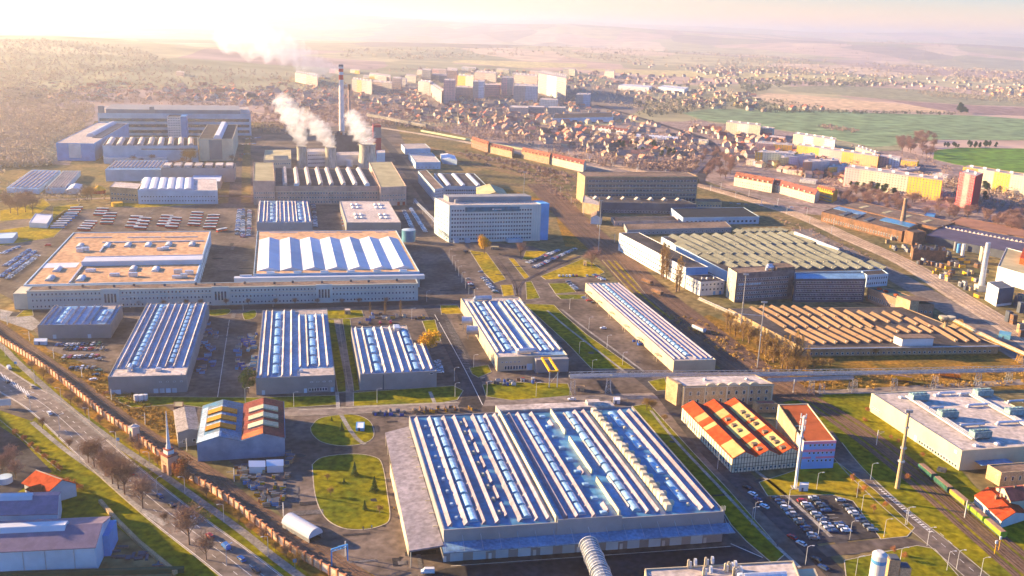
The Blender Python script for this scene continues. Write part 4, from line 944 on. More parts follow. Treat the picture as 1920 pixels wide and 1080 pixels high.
B = blk(FH, 'brick office with an ochre window band in front of the barrel roofs', IB, (205, 350), (258, 354), (215, 340), w_brick2, r_flat, hp=28, win=[('f', 9, 2, 2, 2, 3, 5)])
B = blk(FH, 'pale workshop with white barrel roofs beside the bus yard', IB, (258, 357), (408, 357), (266, 335), w_pale, r_flat, hp=26, win=[('f', 26, 2, 1.6, 1.6, 3, 4.5)])
for k in range(6): m = B.mb(); m.vault(-5.5, 1, 5.5, B.D-1, 0, 2.6, 'y', 6); o = m.obj('barrel_roof', r_white, B.root, B.off(B.W*(.08+.11*k), 0, B.rz)) if k == 0 else copy_at(o, B.off(B.W*(.08+.11*k), 0, B.rz))
B = blk('pavilion', 'grey cube with a clean pale roof between the barrel roofs and the striped hall', IB, (355, 340), (413, 340), (366, 320), w_grey, r_white, hp=14)
for lab, a, b, c in [('left of two striped low sheds at the far left edge', (12, 352), (72, 354), (60, 318)), ('right of two striped low sheds at the far left edge', (85, 353), (122, 353), (118, 320))]:
    B = blk('storage_shed', lab, 'shed', a, b, c, w_pale, r_blue, h=6); B.ridges([.08+.14*k for k in range(7)], .05, .95, w=2.2, hh=1.2, mat=r_flat, skew=.5)
B = blk('storage_shed', 'small white gabled shed left of the bus yard', 'shed', (124, 357), (149, 355), (130, 348), w_white, r_white, h=5, gable='y', gh=2)
B = blk('bus_canopy', 'plain pale canopy roof left of the parked buses', 'canopy', (54, 417), (88, 419), (66, 400), w_white, r_white, h=5)
B = blk('storage_shed', 'low pale blue shed at the left edge below the bus yard', 'shed', (-20, 448), (24, 446), (-10, 437), w_pale, w_pale, h=5)
p = P(186, 362); t = thing('fairground_ride', 'yellow and red cone shaped tent by the brick office', 'tent', (p.x, p.y, 0)); m = MB(); m.cyl(0, 0, 0, 4, 7, 7, 12); m.obj('tent_wall', r_red, t); m = MB(); m.cyl(0, 0, 4, 9, 8, 1, 12); m.obj('tent_roof', yel, t)
t = cyl_thing('storage_tank', 'yellow skip shaped tank beside the brick office', 'tank', 220, 386, 4, 6, 6, yel)
# --- right side works
B = blk(FH, 'long six storey brown factory block with dark window bands beyond the tracks', IB, (1097, 331), (1309, 331), (1083, 322), w_brick2, r_brown, hp=52, cap=60)
B.part('recessed_front', w_brick, lambda m: m.box(3, -.25, B.h*.0, B.W-1, -.02, B.h-2))
for r in range(5):
    z = B.h*(.12+.17*r); B.windows('f', 32, 1, 4.2, 2.4 if r else 5, z-(2 if not r else 0), 1, .03, .99, WIN, cap=20*(r+1), off=-.26)
    B.part('floor_band', w_cream, lambda m: m.box(3, -.5, z-1.6, B.W-1, -.27, z-.9))
B.windows('l', 3, 4, 1.6, 1.6, 5, 6, .1, .9, WIN, cap=112); p = P(1273, 352); mR = MB()
B = blk(FH, 'low dark roofed hall with six little rooflights in front of the brown block', IB, (1125, 379), (1306, 383), (1100, 368), w_dark, r_dark, hp=20, win=[('f', 30, 1, 2.2, 2.6, 1, 5)])
for k in range(7): m = B.mb(); m.xprofile([(-3, 0), (0, 3), (3, 0)][::-1], 0, 5); o = m.obj('rooflight', r_flat, B.root, B.off(B.W*(.05+.145*k), B.D*.6, B.rz)) if k == 0 else copy_at(o, B.off(B.W*(.05+.145*k), B.D*.6, B.rz))
blk('head_house', 'tan head house at the left end of the low dark roofed hall', IB, (1092, 379), (1124, 385), (1094, 366), w_brick2, r_flat, hp=20)
blk('head_house', 'tan flat roofed office at the right end of the low dark roofed hall', IB, (1307, 378), (1354, 379), (1303, 372), w_brick2, r_brown, hp=12, win=[('f', 8, 1, 2.4, 2, 2, 4)])
B = blk(FH, 'hall with a black flat roof and white window piers, right of the tracks', IB, (1281, 408), (1424, 406), (1258, 390), w_pale, M('roof_black', (.03, .035, .04), .9, var=.2), hp=14, win=[('f', 17, 1, 3, 2.6, 2, 4)])
B = blk('side_wing', 'narrow dark roofed wing left of the black roof', IB, (1152, 415), (1272, 413), (1146, 407), w_pink, r_dark, hp=9, win=[('f', 14, 1, 2, 1.6, 1.4, 4)])
B = blk('side_wing', 'brown patched roof wing just above the sawtooth hall', IB, (1176, 431), (1372, 426), (1170, 419), w_grey, r_brown, hp=10, win=[('f', 24, 1, 2, 1.6, 1.4, 4)])
blk('gate_house', 'small white gabled house by the tracks left of the narrow wing', 'house', (1108, 408), (1128, 409), (1110, 400), w_white, r_brown, h=7, gable='y')
# sawtooth hall
def teeth(B, segs, z, w, hh, mats, name, prof):
    """each tooth set out from the two ends of its lower edge as seen on the roof"""
    for (x0, y0), (x1, y1) in segs:
        a, b = P(x0, y0, z), P(x1, y1, z); d = b-a; L = d.length; d /= L; e = Vector((d.y, -d.x)); e = -e
        m = MB((e.x, e.y), (d.x, d.y)); m.xprofile([(p*w, q*hh) for p, q in prof], 0, L, 0)
        if len(mats) > 1: m.face([(w+.03, .3, .1), (w+.03, L-.3, .1), (w+.03, L-.3, hh-.3), (w+.03, .3, hh-.3)], 1)
        tt = m.obj(name, mats, B.top, a-Vector((B.o.x, B.o.y, 0)))
        m = MB(); m.box(-.4, -.4, 0, .4, .4, .9); q = b-Vector((B.o.x, B.o.y, 0)); q.z = z+hh*.6
        m.obj('roof_vent', w_cream, B.top, q)
B = blk(FH, 'large sawtooth hall with olive pitched roof strips in slanting rows', IB, (1372, 514), (1655, 506), (1240, 444), w_pale, r_dark, h=8.5)
segs = []
for (s0, s1, n, dx, dy) in (((1252, 443), (1476, 437), 12, 44, 21), ((1262, 457), (1524, 456), 14, 44, 22), ((1298, 474), (1562, 474), 13, 48, 21), ((1345, 490), (1622, 492), 13, 30, 14)):
    for k in range(n):
        x = s0[0]+(s1[0]-s0[0])*k/(n-1); y = s0[1]+(s1[1]-s0[1])*k/(n-1); segs.append(((x, y), (x+dx, y+dy)))
for k in range(8): segs.append(((1373+k*11.5, 433-.3*k), (1388+k*12, 438-.3*k)))
r_oliveS = M('roof_olive_sheet', (.21, .21, .16), .7, var=.12, scale=.1, kind='rows', det=10)
teeth(B, segs, 8.2, 4.7, 2.6, [r_oliveS, glass], 'roof_tooth', [(0, 0), (1, 0), (1, 1)][::-1])
B.part('white_end_wall', w_white, lambda m: m.box(B.W*.99, B.D*.45, 0, B.W+.6, B.D*.98, 12))
B = blk(OB, 'long white four storey building standing beside the rusty tracks, partly in shadow', OB, (1286, 502), (1328.5, 500.6), (1161, 436.5), w_white, r_dark, hp=38, cap=90, win=[('l', 34, 3, 2.4, 1.5, 2, 4.2)])
B.part('end_panel', w_blue, lambda m: m.box(0, -.1, B.h*.45, B.W, -.02, B.h))
B = blk(OB, 'small white three storey block at the end of the long white building', OB, (1314, 529), (1359, 526), (1287, 516), w_white, r_dark, hp=26, win=[('f', 6, 2, 1.8, 1.8, 4, 4), ('l', 6, 2, 1.8, 1.6, 4, 4)]); stack(B, (.3, .5, .8), .4, 1.2, 1.4, w_white); doors(B, 'f', (.6, .85), 2, 3, w_blue)
B = blk(OB, 'dark brick office block with a cream lit end wall in front of the sawtooth hall', OB, (1382, 512), (1491, 506), (1366, 502), M('brick_dark', (.20, .15, .13), .9, var=.2, scale=.3), r_brown, hp=55, cap=90)
B.D = 17.; B.windows('f', 22, 5, 1.5, 1.8, 2.5, 3.6, .03, .9, WIN, cap=80); B.part('end_wall', w_cream, lambda m: m.box(-.2, -.05, 0, -.02, 16.5, B.h+.3)); B.part('pale_window_strip', dome_m, lambda m: [m.box(B.W*.05+k*2.2, -.22, 13.4, B.W*.05+k*2.2+1.7, -.12, 14.8) for k in range(9)])  # window strip is a row of paler blue panes
B.windows('l', 2, 5, .9, 1.4, 2.5, 3.6, .3, .7, WIN, cap=96, off=-.2); rooftop_duct(B, B.W*.55, 5, 6, 1.4); rooftop_duct(B, B.W*.6, 9, 4, 1.8); B.part('upper_block', w_brown if 'w_brown' in globals() else r_brown, lambda m: m.box(B.W*.68, 1, B.rz, B.W, 15, B.h+2.2))
B = blk(OB, 'long dark glazed wing joined to the dark brick office block', OB, (1491, 523), (1624, 522.7), (1491, 511), w_dark, r_blue, hp=44, cap=100, win=[('f', 44, 5, 1.4, 1.9, 2, 3.3)])
B = blk('side_wing', 'pale blue three storey block right of the dark glazed wing', OB, (1626, 516), (1666, 513), (1615, 508), w_pale, r_dark, hp=23, win=[('f', 9, 2, 1.4, 2.2, 2, 4.4)])
B = blk('old_workshop', 'old workshop with a dark green roof and a yellow lit end beside the ruined sawtooth hall', IB, (1707, 569), (1752, 571), (1627, 539), w_brick, M('roof_green_felt', (.07, .12, .09), .9, var=.25), hp=26, win=[('l', 20, 1, 1, 3.4, 2, 3), ('f', 5, 1, 1.6, 1.6, 4, 3)]); B.part('end_bay', w_brick2, lambda m: m.box(-.4, -.3, 0, 6, 14, B.h+2)); B.part('end_roof', r_brown, lambda m: m.box(-.4, -.3, B.h+2.02, B.W, 14, B.h+2.4))
for f in (.5, .75, .9): unit(B, 6, B.D*f, 2.4, 2.4, 1.4, r_red, 'roof_hatch')
B = blk('derelict_hall', 'derelict low sawtooth works hall with orange lit roof strips and broken windows', IB, (1506, 652), (1873, 647), (1366, 578), w_brick2, r_dark, hp=17, cap=70, win=[('f', 36, 1, 1.6, 1.5, 1.2, 3), ('l', 24, 1, 1.5, 1.6, 1.4, 3)])
Z = lambda x, y: (1360+x*.2917, 560+y*.2917)
segs = []
for x, y in ((150, 60), (215, 55), (280, 52), (350, 52), (420, 52), (500, 55), (585, 65), (665, 70), (755, 80), (840, 85), (925, 95), (1000, 90), (1065, 90)): segs.append((Z(x, y), Z(x+(60 if x > 1050 else 118), y+(30 if x > 1050 else 62))))
for k, x in enumerate(range(265, 830, 70)): segs.append((Z(x, 122), Z(x+112, 190)))
for k, x in enumerate(range(375, 1260, 72)): segs.append((Z(x, 203-k*2), Z(x+(185 if k < 9 else 80), 295-k*2 if k < 9 else 222)))
for a, b in (((1145, 128), (1222, 172)), ((1205, 128), (1310, 185)), ((1310, 180), (1475, 278)), ((1375, 175), (1548, 280)), ((1445, 172), (1620, 280))): segs.append((Z(*a), Z(*b)))
rr_ = M('roof_rusty_felt', (.24, .17, .10), .85, col2=(.30, .17, .09), scale=.25, kind='worn')
teeth(B, segs, B.rz, 2.5, 1.6, [rr_, glass], 'roof_tooth', [(0, 0), (1, 0), (1, .85), (.8, 1)][::-1])
B.part('roof_cabin', w_white, lambda m: (m.box(B.W*.50, 1, B.h-.5, B.W*.66, 9, B.h+5), )); B.part('roof_cabin_roof', r_brown, lambda m: m.box(B.W*.49, .6, B.h+5.02, B.W*.67, 9.4, B.h+5.4)); B.part('eaves_beam', steel, lambda m: m.box(0, -1.6, B.h-.6, B.W, -.05, B.h-.2))
# --- listed yellow house, half timbered hall, striped office
B = blk('brick_house', 'ornate yellow brick house with arched gables on its flat roof, by the pipe bridge', 'brick building', (1282, 724), (1451, 719.5), (1250, 706), w_brick2, r_flat, hp=39, cap=60, par=.3)
B.D = B.D; B.windows('f', 11, 2, 1.5, 2.2, 2.2, 4.4, .04, .97, WIN, cap=60); B.windows('l', 3, 2, 1.3, 2, 2.2, 4.4, .1, .9, WIN, cap=60)
for f in (.30, .42, .54, .66, .78): B.part('arched_gable', w_cream, lambda m: m.vault(B.W*(f-.05), -.3, B.W*(f+.05), .5, B.h-.2, 1.5, 'y', 8))
B.part('cornice', w_cream, lambda m: m.box(-.3, -.5, B.h-.9, B.W+.3, -.03, B.h-.5)); B.part('pilasters', w_cream, lambda m: [m.box(B.W*f-.3, -.25, 0, B.W*f+.3, -.02, B.h-1) for f in (.01, .24, .48, .72, .99)])
B.part('corner_wing', w_brick2, lambda m: m.box(-2.5, 1.5, 0, -.02, B.D*.75, B.h+.8)); unit(B, B.W*.35, B.D*.6, 1.5, 1.5, 1); unit(B, B.W*.8, B.D*.5, 1.5, 1.5, 1)
ht = M('timber_frame_panels', (.62, .54, .38), .85, var=.1, scale=.3)
B = blk('half_timbered_hall', 'half timbered hall with three gables and a patchy red and olive roof', 'brick building', (1374, 860), (1504, 849), (1279, 763), ht, r_red, hp=27, gable='y', gh=3.0, n=3, cap=60)
wd = B.W/3; tim = M('timber_dark', (.07, .045, .035), .8)
def timb(m):
    for k in range(3):
        for j in range(9):
            x = k*wd+wd*j/8; top = B.h+3*(1-abs(j-4)/4)-.3
            m.box(x-.12+(.12 if j == 0 else 0), -.12, 0, x+.12, -.02, top)
        for z in (2.6, 4.4, B.h): m.box(k*wd, -.16, z, k*wd+wd, -.125, z+.2)
    for j in range(22): y = B.D*j/21; m.box(-.12, y-.15, 0, -.02, y+.15, B.h)
B.part('timber_frame', tim, timb); B.windows('f', 15, 1, 1.1, 1.2, .9, 1, .03, .97, WIN, cap=20, off=-.03); B.windows('l', 20, 1, 1.6, 2.4, 1.4, 1, .03, .97, WIN, cap=60)
r_ol2 = M('roof_straw_sheet', (.42, .34, .13), .8, var=.12, scale=.2); r_dr = M('roof_dark_red', (.16, .04, .04), .85, var=.2, scale=.3)
def patch(k, y0, y1, side=0, mat=r_ol2, nm='roof_patch'):
    x = k*wd; sl = 3.0/(wd/2); t = .37
    xa, xb = (x+.1, x+wd/2-.15) if side == 0 else (x+wd/2+.15, x+wd-.1)
    za = (xa-x)*sl if side == 0 else 3-(xa-x-wd/2)*sl; zb = (xb-x)*sl if side == 0 else 3-(xb-x-wd/2)*sl
    m = B.mb(); m.face([(xa, y0*B.D, B.h+za+t), (xb, y0*B.D, B.h+zb+t), (xb, y1*B.D, B.h+zb+t), (xa, y1*B.D, B.h+za+t)]); m.obj(nm, mat, B.root)
for k, ys in enumerate(([(0, .22), (.5, .56), (.66, .75)], [(.12, .2), (.3, .55), (.68, .8)], [(.1, .3), (.42, .55), (.6, .9)])):
    for y0, y1 in ys: patch(k, y0, y1)
    patch(k, 0, .999, 1, r_dr)
for k, n_ in ((1, (.06, .14, .4, .5, .62)), (2, (.05, .15, .22, .34, .5, .58, .66, .74))):
    for f in n_:
        m = B.mb(); m.box(-1.4, -1.2, -.4, 1.4, 1.2, 1.0); m.obj('dormer', M('dormer_slate', (.20, .15, .10), .8), B.root, B.off(k*wd+wd*.28, f*B.D, B.h+1.7))
B = blk('striped_office', 'blue and pink striped office with a flat orange roof', OB, (1507, 828), (1568, 826), (1459, 758), w_cream, M('roof_orange_felt', (.36, .09, .03), .85, var=.15, scale=.1), hp=52, cap=20)
lb, pk = M('render_blue', (.22, .38, .66), .8, var=.05), M('render_pink', (.72, .22, .30), .8, var=.05); h = B.h
B.part('front_render', lb, lambda m: m.box(0, -.2, 0, B.W, -.02, h))
for z0, z1 in ((h-1.3, h), (h-5.4, h-4.2)): B.part('pink_stripe', pk, lambda m: m.box(-.02, -.3, z0, B.W+.02, -.21, z1))
for x0, x1 in ((0, .28), (.42, 1)): B.part('pink_stripe', pk, lambda m: m.box(x0*B.W, -.3, h-8.9, x1*B.W, -.21, h-7.9))
B.windows('f', 6, 3, 1.1, 1.2, h-10.6, 4, .15, .95, WIN, cap=20, off=-.2); unit(B, 3, B.D*.4, 4, .4, .3, w_cream, 'roof_rail'); B.part('left_parapet', w_brick2, lambda m: m.box(-.6, B.D*.25, 0, -.02, B.D*.9, h+.7))
B = blk('annex', 'small flat red roofed annex between the yellow brick house and the striped office', 'brick building', (1421, 757), (1458, 757), (1412, 750), w_brick2, r_red2, hp=17, win=[('f', 3, 1, 1.2, 1.4, 2, 1)])
# --- old skylight shed, lower left
B = blk('grey_outbuilding', 'grey low pitched outbuilding leaning against the blue skylight shed', 'shed', (333, 812), (374, 806), (326, 770), w_grey, M('roof_fibre_cement', (.36, .31, .27), .9, var=.15, scale=.1, kind='worn'), hp=28, gable='y', gh=1.0, win=[('f', 2, 1, 1.6, 1.8, 2, 1, {}), ('l', 2, 1, 1.4, 1.6, 2, 1)])
B = blk('skylight_shed', 'old twin gabled shed, one bay blue with yellow rooflights and one rusty with pale ones', 'shed', (369, 832), (534, 822), (381, 762), M('shed_wall_blue', (.20, .27, .34), .7, var=.15, scale=.1), M('roof_blue_paint', (.10, .26, .40), .7, col2=(.20, .22, .22), scale=.15, kind='worn'), hp=34, gable='y', gh=2.8, n=2)
wd = B.W/2; sl = 2.8/(wd/2)
rust = M('roof_rust_red', (.25, .07, .05), .85, col2=(.14, .05, .045), scale=.12, kind='worn')
ylw = M('rooflight_yellow', (.66, .27, .03), .6, var=.15, scale=.8, kind='rows', det=30); plw = M('rooflight_pale', (.60, .56, .36), .6, var=.15, scale=.8, kind='rows', det=30)
whb = M('roof_pale_blue_paint', (.36, .44, .50), .7, var=.2, scale=.1, kind='worn')
def slope(x): return B.h+sl*(x if x < wd/2 else wd-x)
def strip(k, x0, x1, y0, y1, mat, t, nm):
    for a, b in ((x0, min(x1, wd/2)), (max(x0, wd/2), x1)):
        if b <= a: continue
        m = B.mb(); m.xprofile([(k*wd+a, slope(a)+.36), (k*wd+b, slope(b)+.36), (k*wd+b, slope(b)+.36+t), (k*wd+a, slope(a)+.36+t)], y0*B.D, y1*B.D); m.obj(nm, mat, B.root)
strip(1, 0, wd, 0, .999, rust, .06, 'rusty_roofing'); strip(0, .2, wd*.55, 0, .14, whb, .06, 'pale_roofing'); strip(0, .2, wd*.14, .14, .9, whb, .06, 'pale_roofing')
for y in (.20, .30+.12, .64):
    strip(0, wd*.16, wd*.86, y+.02, y+.13, ylw, .7, 'rooflight'); strip(1, wd*.14, wd*.86, y+.02, y+.13, plw, .75, 'rooflight'); strip(0, wd*.17, wd*.6, y+.15, y+.20, whb, .05, 'pale_roofing')
strip(1, wd*.02, wd*.5, .01, .14, M('roof_orange_rust', (.45, .15, .06), .85, var=.2, scale=.2), .1, 'orange_roofing')
def tent(label, a, b, c, h=4, mat=None, nm='storage_tent'):
    B = Bld(nm, label, 'tent', a, b, c, h=h); B.part('tent_wall', mat or w_white, lambda m: m.box(0, 0, 0, B.W, B.D, h-.5)); B.part('tent_roof', mat or r_white, lambda m: m.yprofile([(B.D+.2, h-.5), (B.D/2, h+1.2), (-.2, h-.5)], -.2, B.W+.2))
tent('left of two white tents in front of the blue skylight shed', (467, 873), (497, 873), (467, 863)); tent('right of two white tents in front of the blue skylight shed', (500, 872), (531, 871), (500, 861))
# --- bottom left sheds and house
B = blk('warehouse', 'large purple roofed warehouse with a long white ridge light, bottom left corner', 'warehouse', (-170, 1044), (178, 1027), (-120, 984), w_pale, M('roof_purple_sheet', (.28, .22, .28), .6, var=.1, scale=.3, kind='rows', det=12), hp=46, gable='x', gh=3.4)
B.part('ridge_light', r_white, lambda m: m.yprofile([(B.D/2+3, B.h+2.9), (B.D/2+1.6, B.h+4.6), (B.D/2-1.6, B.h+4.6), (B.D/2-3, B.h+2.9)], B.W*.2, B.W*.80)); B.part('downpipes', steel, lambda m: [m.box(B.W*f, -.15, 0, B.W*f+.2, -.03, B.h) for f in (.6, .72, .88)]); B.part('side_lean_to', w_blue, lambda m: m.box(B.W+.03, B.D*.45, 0, B.W+2.4, B.D-.5, B.h-1))
B = blk('warehouse', 'smaller purple roofed warehouse behind the corner one, beside the red roofed house', 'warehouse', (-200, 972), (107, 964), (-180, 930), w_pale, MATS['roof_purple_sheet'], h=8, gable='x', gh=3.2)
B.part('ridge_light', r_white, lambda m: m.yprofile([(B.D/2+2.5, B.h+2.8), (B.D/2+1.4, B.h+4.2), (B.D/2-1.4, B.h+4.2), (B.D/2-2.5, B.h+2.8)], B.W*.3, B.W*.84))
B = blk('house', 'white house with a bright red tiled roof above the corner warehouses', 'house', (90, 922), (142, 907), (45, 905), w_white, r_red, hp=24, gable='y', gh=3.6, over=.7); B.part('cross_gable', w_white, lambda m: m.box(-3, 3, 0, -.03, 9, B.h-.6)); B.part('cross_gable_roof', r_red, lambda m: m.yprofile([(9.5, B.h-.5), (6, B.h+1.8), (2.5, B.h-.5)], -3.5, 1)); B.part('roof_edge', w_cream, lambda m: m.box(B.W/2-.2, -.75, B.h+3.9, B.W/2+.2, B.D+.7, B.h+4.1))
p0, p1 = P(-60, 1085), P(345, 1073); t = thing('boundary_fence', 'dark green board fence along the very bottom left edge', 'fence', (p0.x, p0.y, 0)); d = p1-p0; m = MB(); m.beam((0, 0, 1.2), (d.x, d.y, 1.2), 1.3, n=4); m.obj('boards', M('fence_green', (.02, .07, .04), .8), t)
t = cyl_thing('storage_tank', 'blue grey box like tank at the left edge', 'tank', 10, 905, 3, 3, 3, w_pale)
# --- bottom right buildings
B = Bld('industrial_hall', 'cream roofed plant building with round fans on top, cut by the bottom edge', 'factory hall', (1216, 1130), (1512, 1112), (1209, 1066), h=11); B.shell(w_beige, r_flat, par=.5)
for x, y in ((1301, 1056), (1333, 1052), (1330, 1070), (1370, 1063), (1386, 1070), (1376, 1060)):
    q = B.loc(x, y+6); m = MB(); m.cyl(0, 0, 0, .8, 1.5, n=14); m.v = [(c, a, b+2.2) for a, b, c in m.v]; m.box(-1.6, -.5, 0, -.9, .5, 2.4); m.obj('fan', w_white, B.root, B.off(q[0], q[1], B.rz))
    unit(B, q[0]-2.2, q[1], .8, .8, 3.4, w_beige, 'vent_stack')
B.part('side_annex', w_beige, lambda m: m.box(B.W-4, 8, 0, B.W+8, B.D-3, 9)); rooftop_duct(B, B.W*.62, 9, 16, 1.7); unit(B, B.W*.6, 10, 2, 2, 3.2, w_white, 'vent_stack')
p = P(1633, 1150); t = thing('silo', 'tall white round silo standing at the bottom edge', 'silo', (p.x, p.y, 0)); hs = height(1635, 1034, 116); m = MB(); m.cyl(0, 0, 0, hs-1, 2.6, n=24); m.obj('silo_body', w_white, t, smooth=False); m = MB(); m.cyl(0, 0, hs-1, hs, 2.6, 1.4, n=24); m.obj('dome', w_white, t); m = MB(); m.cyl(0, 0, hs-4.2, hs-2.8, 2.64, n=24, cap=False); m.obj('blue_mark', w_blue, t)
p = P(1646, 1150); t = thing('silo', 'short white tank in front of the tall white silo', 'silo', (p.x+1, p.y-2, 0)); m = MB(); m.cyl(0, 0, 0, 9, 1.9, n=20); m.obj('silo_body', w_white, t); m = MB(); m.cyl(0, 0, 9, 9.8, 1.9, .8, n=20); m.obj('dome', w_white, t)
for lab, x, y, y1 in (('taller of two brown clad filter towers by the white silo', 1660, 1140, 1045), ('shorter of two brown clad filter towers by the white silo', 1682, 1140, 1060)):
    p = P(x, y); t = thing('filter_tower', lab, 'filter tower', (p.x, p.y, 0)); hh = height(x, y1, y-y1); m = MB(); m.box(-2, -2, 0, 2, 2, hh); m.obj('cladding', w_brick2, t); m = MB(); m.box(-1.6, -1.6, hh, 1.6, 1.6, hh+.5); m.obj('cap', w_dark, t)
B = blk('brick_building', 'yellow lit flat roofed building above the orange tiled sheds, right edge', 'brick building', (1878, 886), (1965, 880), (1852, 871), w_brick2, r_brown, hp=26, win=[('f', 6, 1, 1.2, 2.2, 2.5, 1)])
B = blk('tiled_shed', 'orange tiled shed with a white wall beside the green wagons', 'shed', (1878, 977), (1925, 962), (1828, 930), w_white, r_red, hp=14, gable='y', gh=2.2); stack(B, (.4, .6), .6)
B = blk('tiled_shed', 'dark red tiled roof behind the orange tiled shed at the right edge', 'shed', (1895, 940), (1990, 930), (1868, 915), w_cream, r_red2, h=6, gable='x', gh=3); stack(B, (.2, .4), .5)
pass
# --- foundry quarter at the right
B = blk('foundry_shed', 'long rusty brick foundry shed with blue roof strips beyond the main line', IB, (1541, 397), (1692, 434), (1574, 386), w_rust, r_brown, hp=18, cap=40, win=[('f', 30, 1, 1.4, 3, 2, 1)]); m = None
for x0, x1, y0, y1 in ((0, .38, .6, .95), (.62, .98, .55, .95)): B.part('blue_roof_strip', r_teal if x0 else r_blue, lambda m: m.box(B.W*x0, B.D*y0, B.rz, B.W*x1, B.D*y1, B.rz+.3))
for f in (.2, .35, .5): B.part('roof_opening', w_dark, lambda m: m.box(B.W*f, B.D*.15, B.rz, B.W*(f+.06), B.D*.6, B.rz+.8))
B = blk('foundry_shed', 'brown roofed foundry shed with pale roof panels behind the rusty brick one', IB, (1574, 385), (1757, 427), (1610, 377), w_rust, r_brown, h=9); 
for f in (.15, .4, .6, .8): B.part('pale_roof_panel', r_olive, lambda m: m.box(B.W*f, B.D*.3, B.rz, B.W*(f+.04), B.D*.7, B.rz+.3))
B = blk('foundry_shed', 'very long purple roofed shed with a row of small rooflights, right edge', IB, (1736, 441), (1960, 486), (1772, 419), w_dark, M('roof_purple', (.10, .085, .12), .7, var=.15, scale=.1), hp=14)
m = B.mb(); m.xprofile([(-2, 0), (0, 2), (2, 0)][::-1], 0, 3); o = None
for k in range(26): q = B.off(B.W*(.02+.037*k), B.D*.72, B.rz); o = m.obj('rooflight', r_flat, B.root, q) if o is None else copy_at(o, q)
B = blk('foundry_shed', 'rust red roofed shed above the purple roof at the right edge', IB, (1772, 418), (1960, 452), (1800, 407), w_rust, M('roof_rust_brown', (.30, .15, .09), .85, var=.15, scale=.05), hp=8)
blk('storage_shed', 'white and yellow low shed at the wood edge behind the foundry', 'shed', (1681, 399), (1731, 407), (1683, 395), w_cream, r_white, hp=5); blk('storage_shed', 'blue low shed at the wood edge behind the foundry', 'shed', (1733, 404), (1752, 406), (1736, 398), w_blue, w_blue, hp=5)
p = P(1690, 432); t = thing('brick_chimney', 'tapering brown brick chimney among the foundry sheds', 'chimney', (p.x, p.y, 0)); hh = height(1697, 373, 60); m = MB(); m.cyl(0, 0, 0, hh, 3.3, 1.7, 16); m.obj('shaft', w_brick, t); m = MB(); m.cyl(0, 0, hh-.8, hh+.2, 2.0, 2.0, 16); m.obj('crown_ring', w_brick2, t)
p = P(1838, 545); t = thing('steel_chimney', 'thick silver steel chimney in the foundry yard', 'chimney', (p.x, p.y, 0)); hh = height(1852, 455, 90); m = MB(); m.cyl(0, 0, 0, hh, 2.4, 1.9, 18); m.obj('shaft', duct_m, t); m = MB(); m.box(-4, -4, 0, 4, 4, 5); m.obj('base_block', w_cream, t)
for f in (.3, .55, .8): m = MB(); m.cyl(0, 0, hh*f, hh*f+.4, 2.5, 2.5, 18); m.obj('ring', trim, t)
B = blk('foundry_tower', 'square rusty tower block at the foot of the brick chimney', IB, (1713, 436), (1736, 434), (1697, 431), w_rust, r_dark, hp=24); B = blk('foundry_tower', 'wide dark rust furnace block beside the yellow pipework', IB, (1713, 468), (1776, 471), (1709, 459), w_rust, r_dark, hp=20)
for k in range(8): unit(B, B.W*(.08+.12*k), 4, 2.5, 3, 1.5+(k*3) % 4, [w_rust, w_grey, w_dark][k % 3], 'pipework')
blk('foundry_tower', 'tan square silo block left of the white foundry hall', IB, (1843, 465), (1853, 466), (1839, 461), w_beige, r_olive, hp=30)
B = blk('foundry_hall', 'white walled foundry hall with a tan roof and an orange penthouse, right edge', IB, (1871, 499), (1990, 534), (1887, 464), w_white, r_olive, hp=28); B.part('orange_penthouse', r_red, lambda m: m.box(B.W*.3, B.D*.4, B.rz, B.W*.95, B.D*.95, B.h+5))
B = blk('filter_house', 'pale blue filter house on legs in the foundry yard', IB, (1873, 541), (1902, 538), (1852, 529), w_white, w_dark, hp=34); B.part('dark_flank', w_dark, lambda m: m.box(-.05, -.15, 2, B.W+.2, -.03, B.h+.1))
for i, (x, y, r, hh, lab) in enumerate([(1796, 474, 1.6, 9, 'dark blue'), (1804, 480, 1.6, 12, 'white'), (1790, 470, 1.4, 9, 'grey')]): cyl_thing('silo', lab+' slim silo among the pipes of the foundry yard', 'silo', x, y, hh, r, r, [w_blue, w_white, w_grey][i], 14)
random.seed(11)
RUSTY = [w_rust, w_grey, w_dark, yel, w_brick2, steel, w_white]
def clutter(label, pts, n, smin, smax, hmax, mats, cat='crate', name='crate', group=None, z=.12):
    """loose goods in a yard, every one its own object"""
    xs = [p[0] for p in pts]; ys = [p[1] for p in pts]; srcs = []
    for k in range(min(6, n)):
        m = MB(); w, d, h = random.uniform(smin, smax), random.uniform(smin, smax)*.6, random.uniform(.5, 1)*hmax
        m.box(-w/2, -d/2, 0, w/2, d/2, h, 0); m.box(-w/2-.05, -d/2-.05, h*.45, w/2+.05, d/2+.05, h*.52, 1); m.box(-w/2+.1, -d/2+.1, h, w/2-.1, d/2-.1, h+.12, 1)
        o = m.obj(name, [mats[k % len(mats)], w_dark], None); srcs.append(o)
    c = 0; tries = 0
    while c < n and tries < n*30:
        tries += 1; x, y = random.uniform(min(xs), max(xs)), random.uniform(min(ys), max(ys))
        if not inpoly(x, y, pts): continue
        p = P(x, y); o = srcs[c] if c < len(srcs) else srcs[c % len(srcs)].copy()
        if c >= len(srcs): COL.objects.link(o)
        o.location = (p.x, p.y, z); o.rotation_euler = (0, 0, R(12)+random.choice((0, math.pi/2))+random.uniform(-.15, .15)); tag(o, label, cat, group or label); c += 1
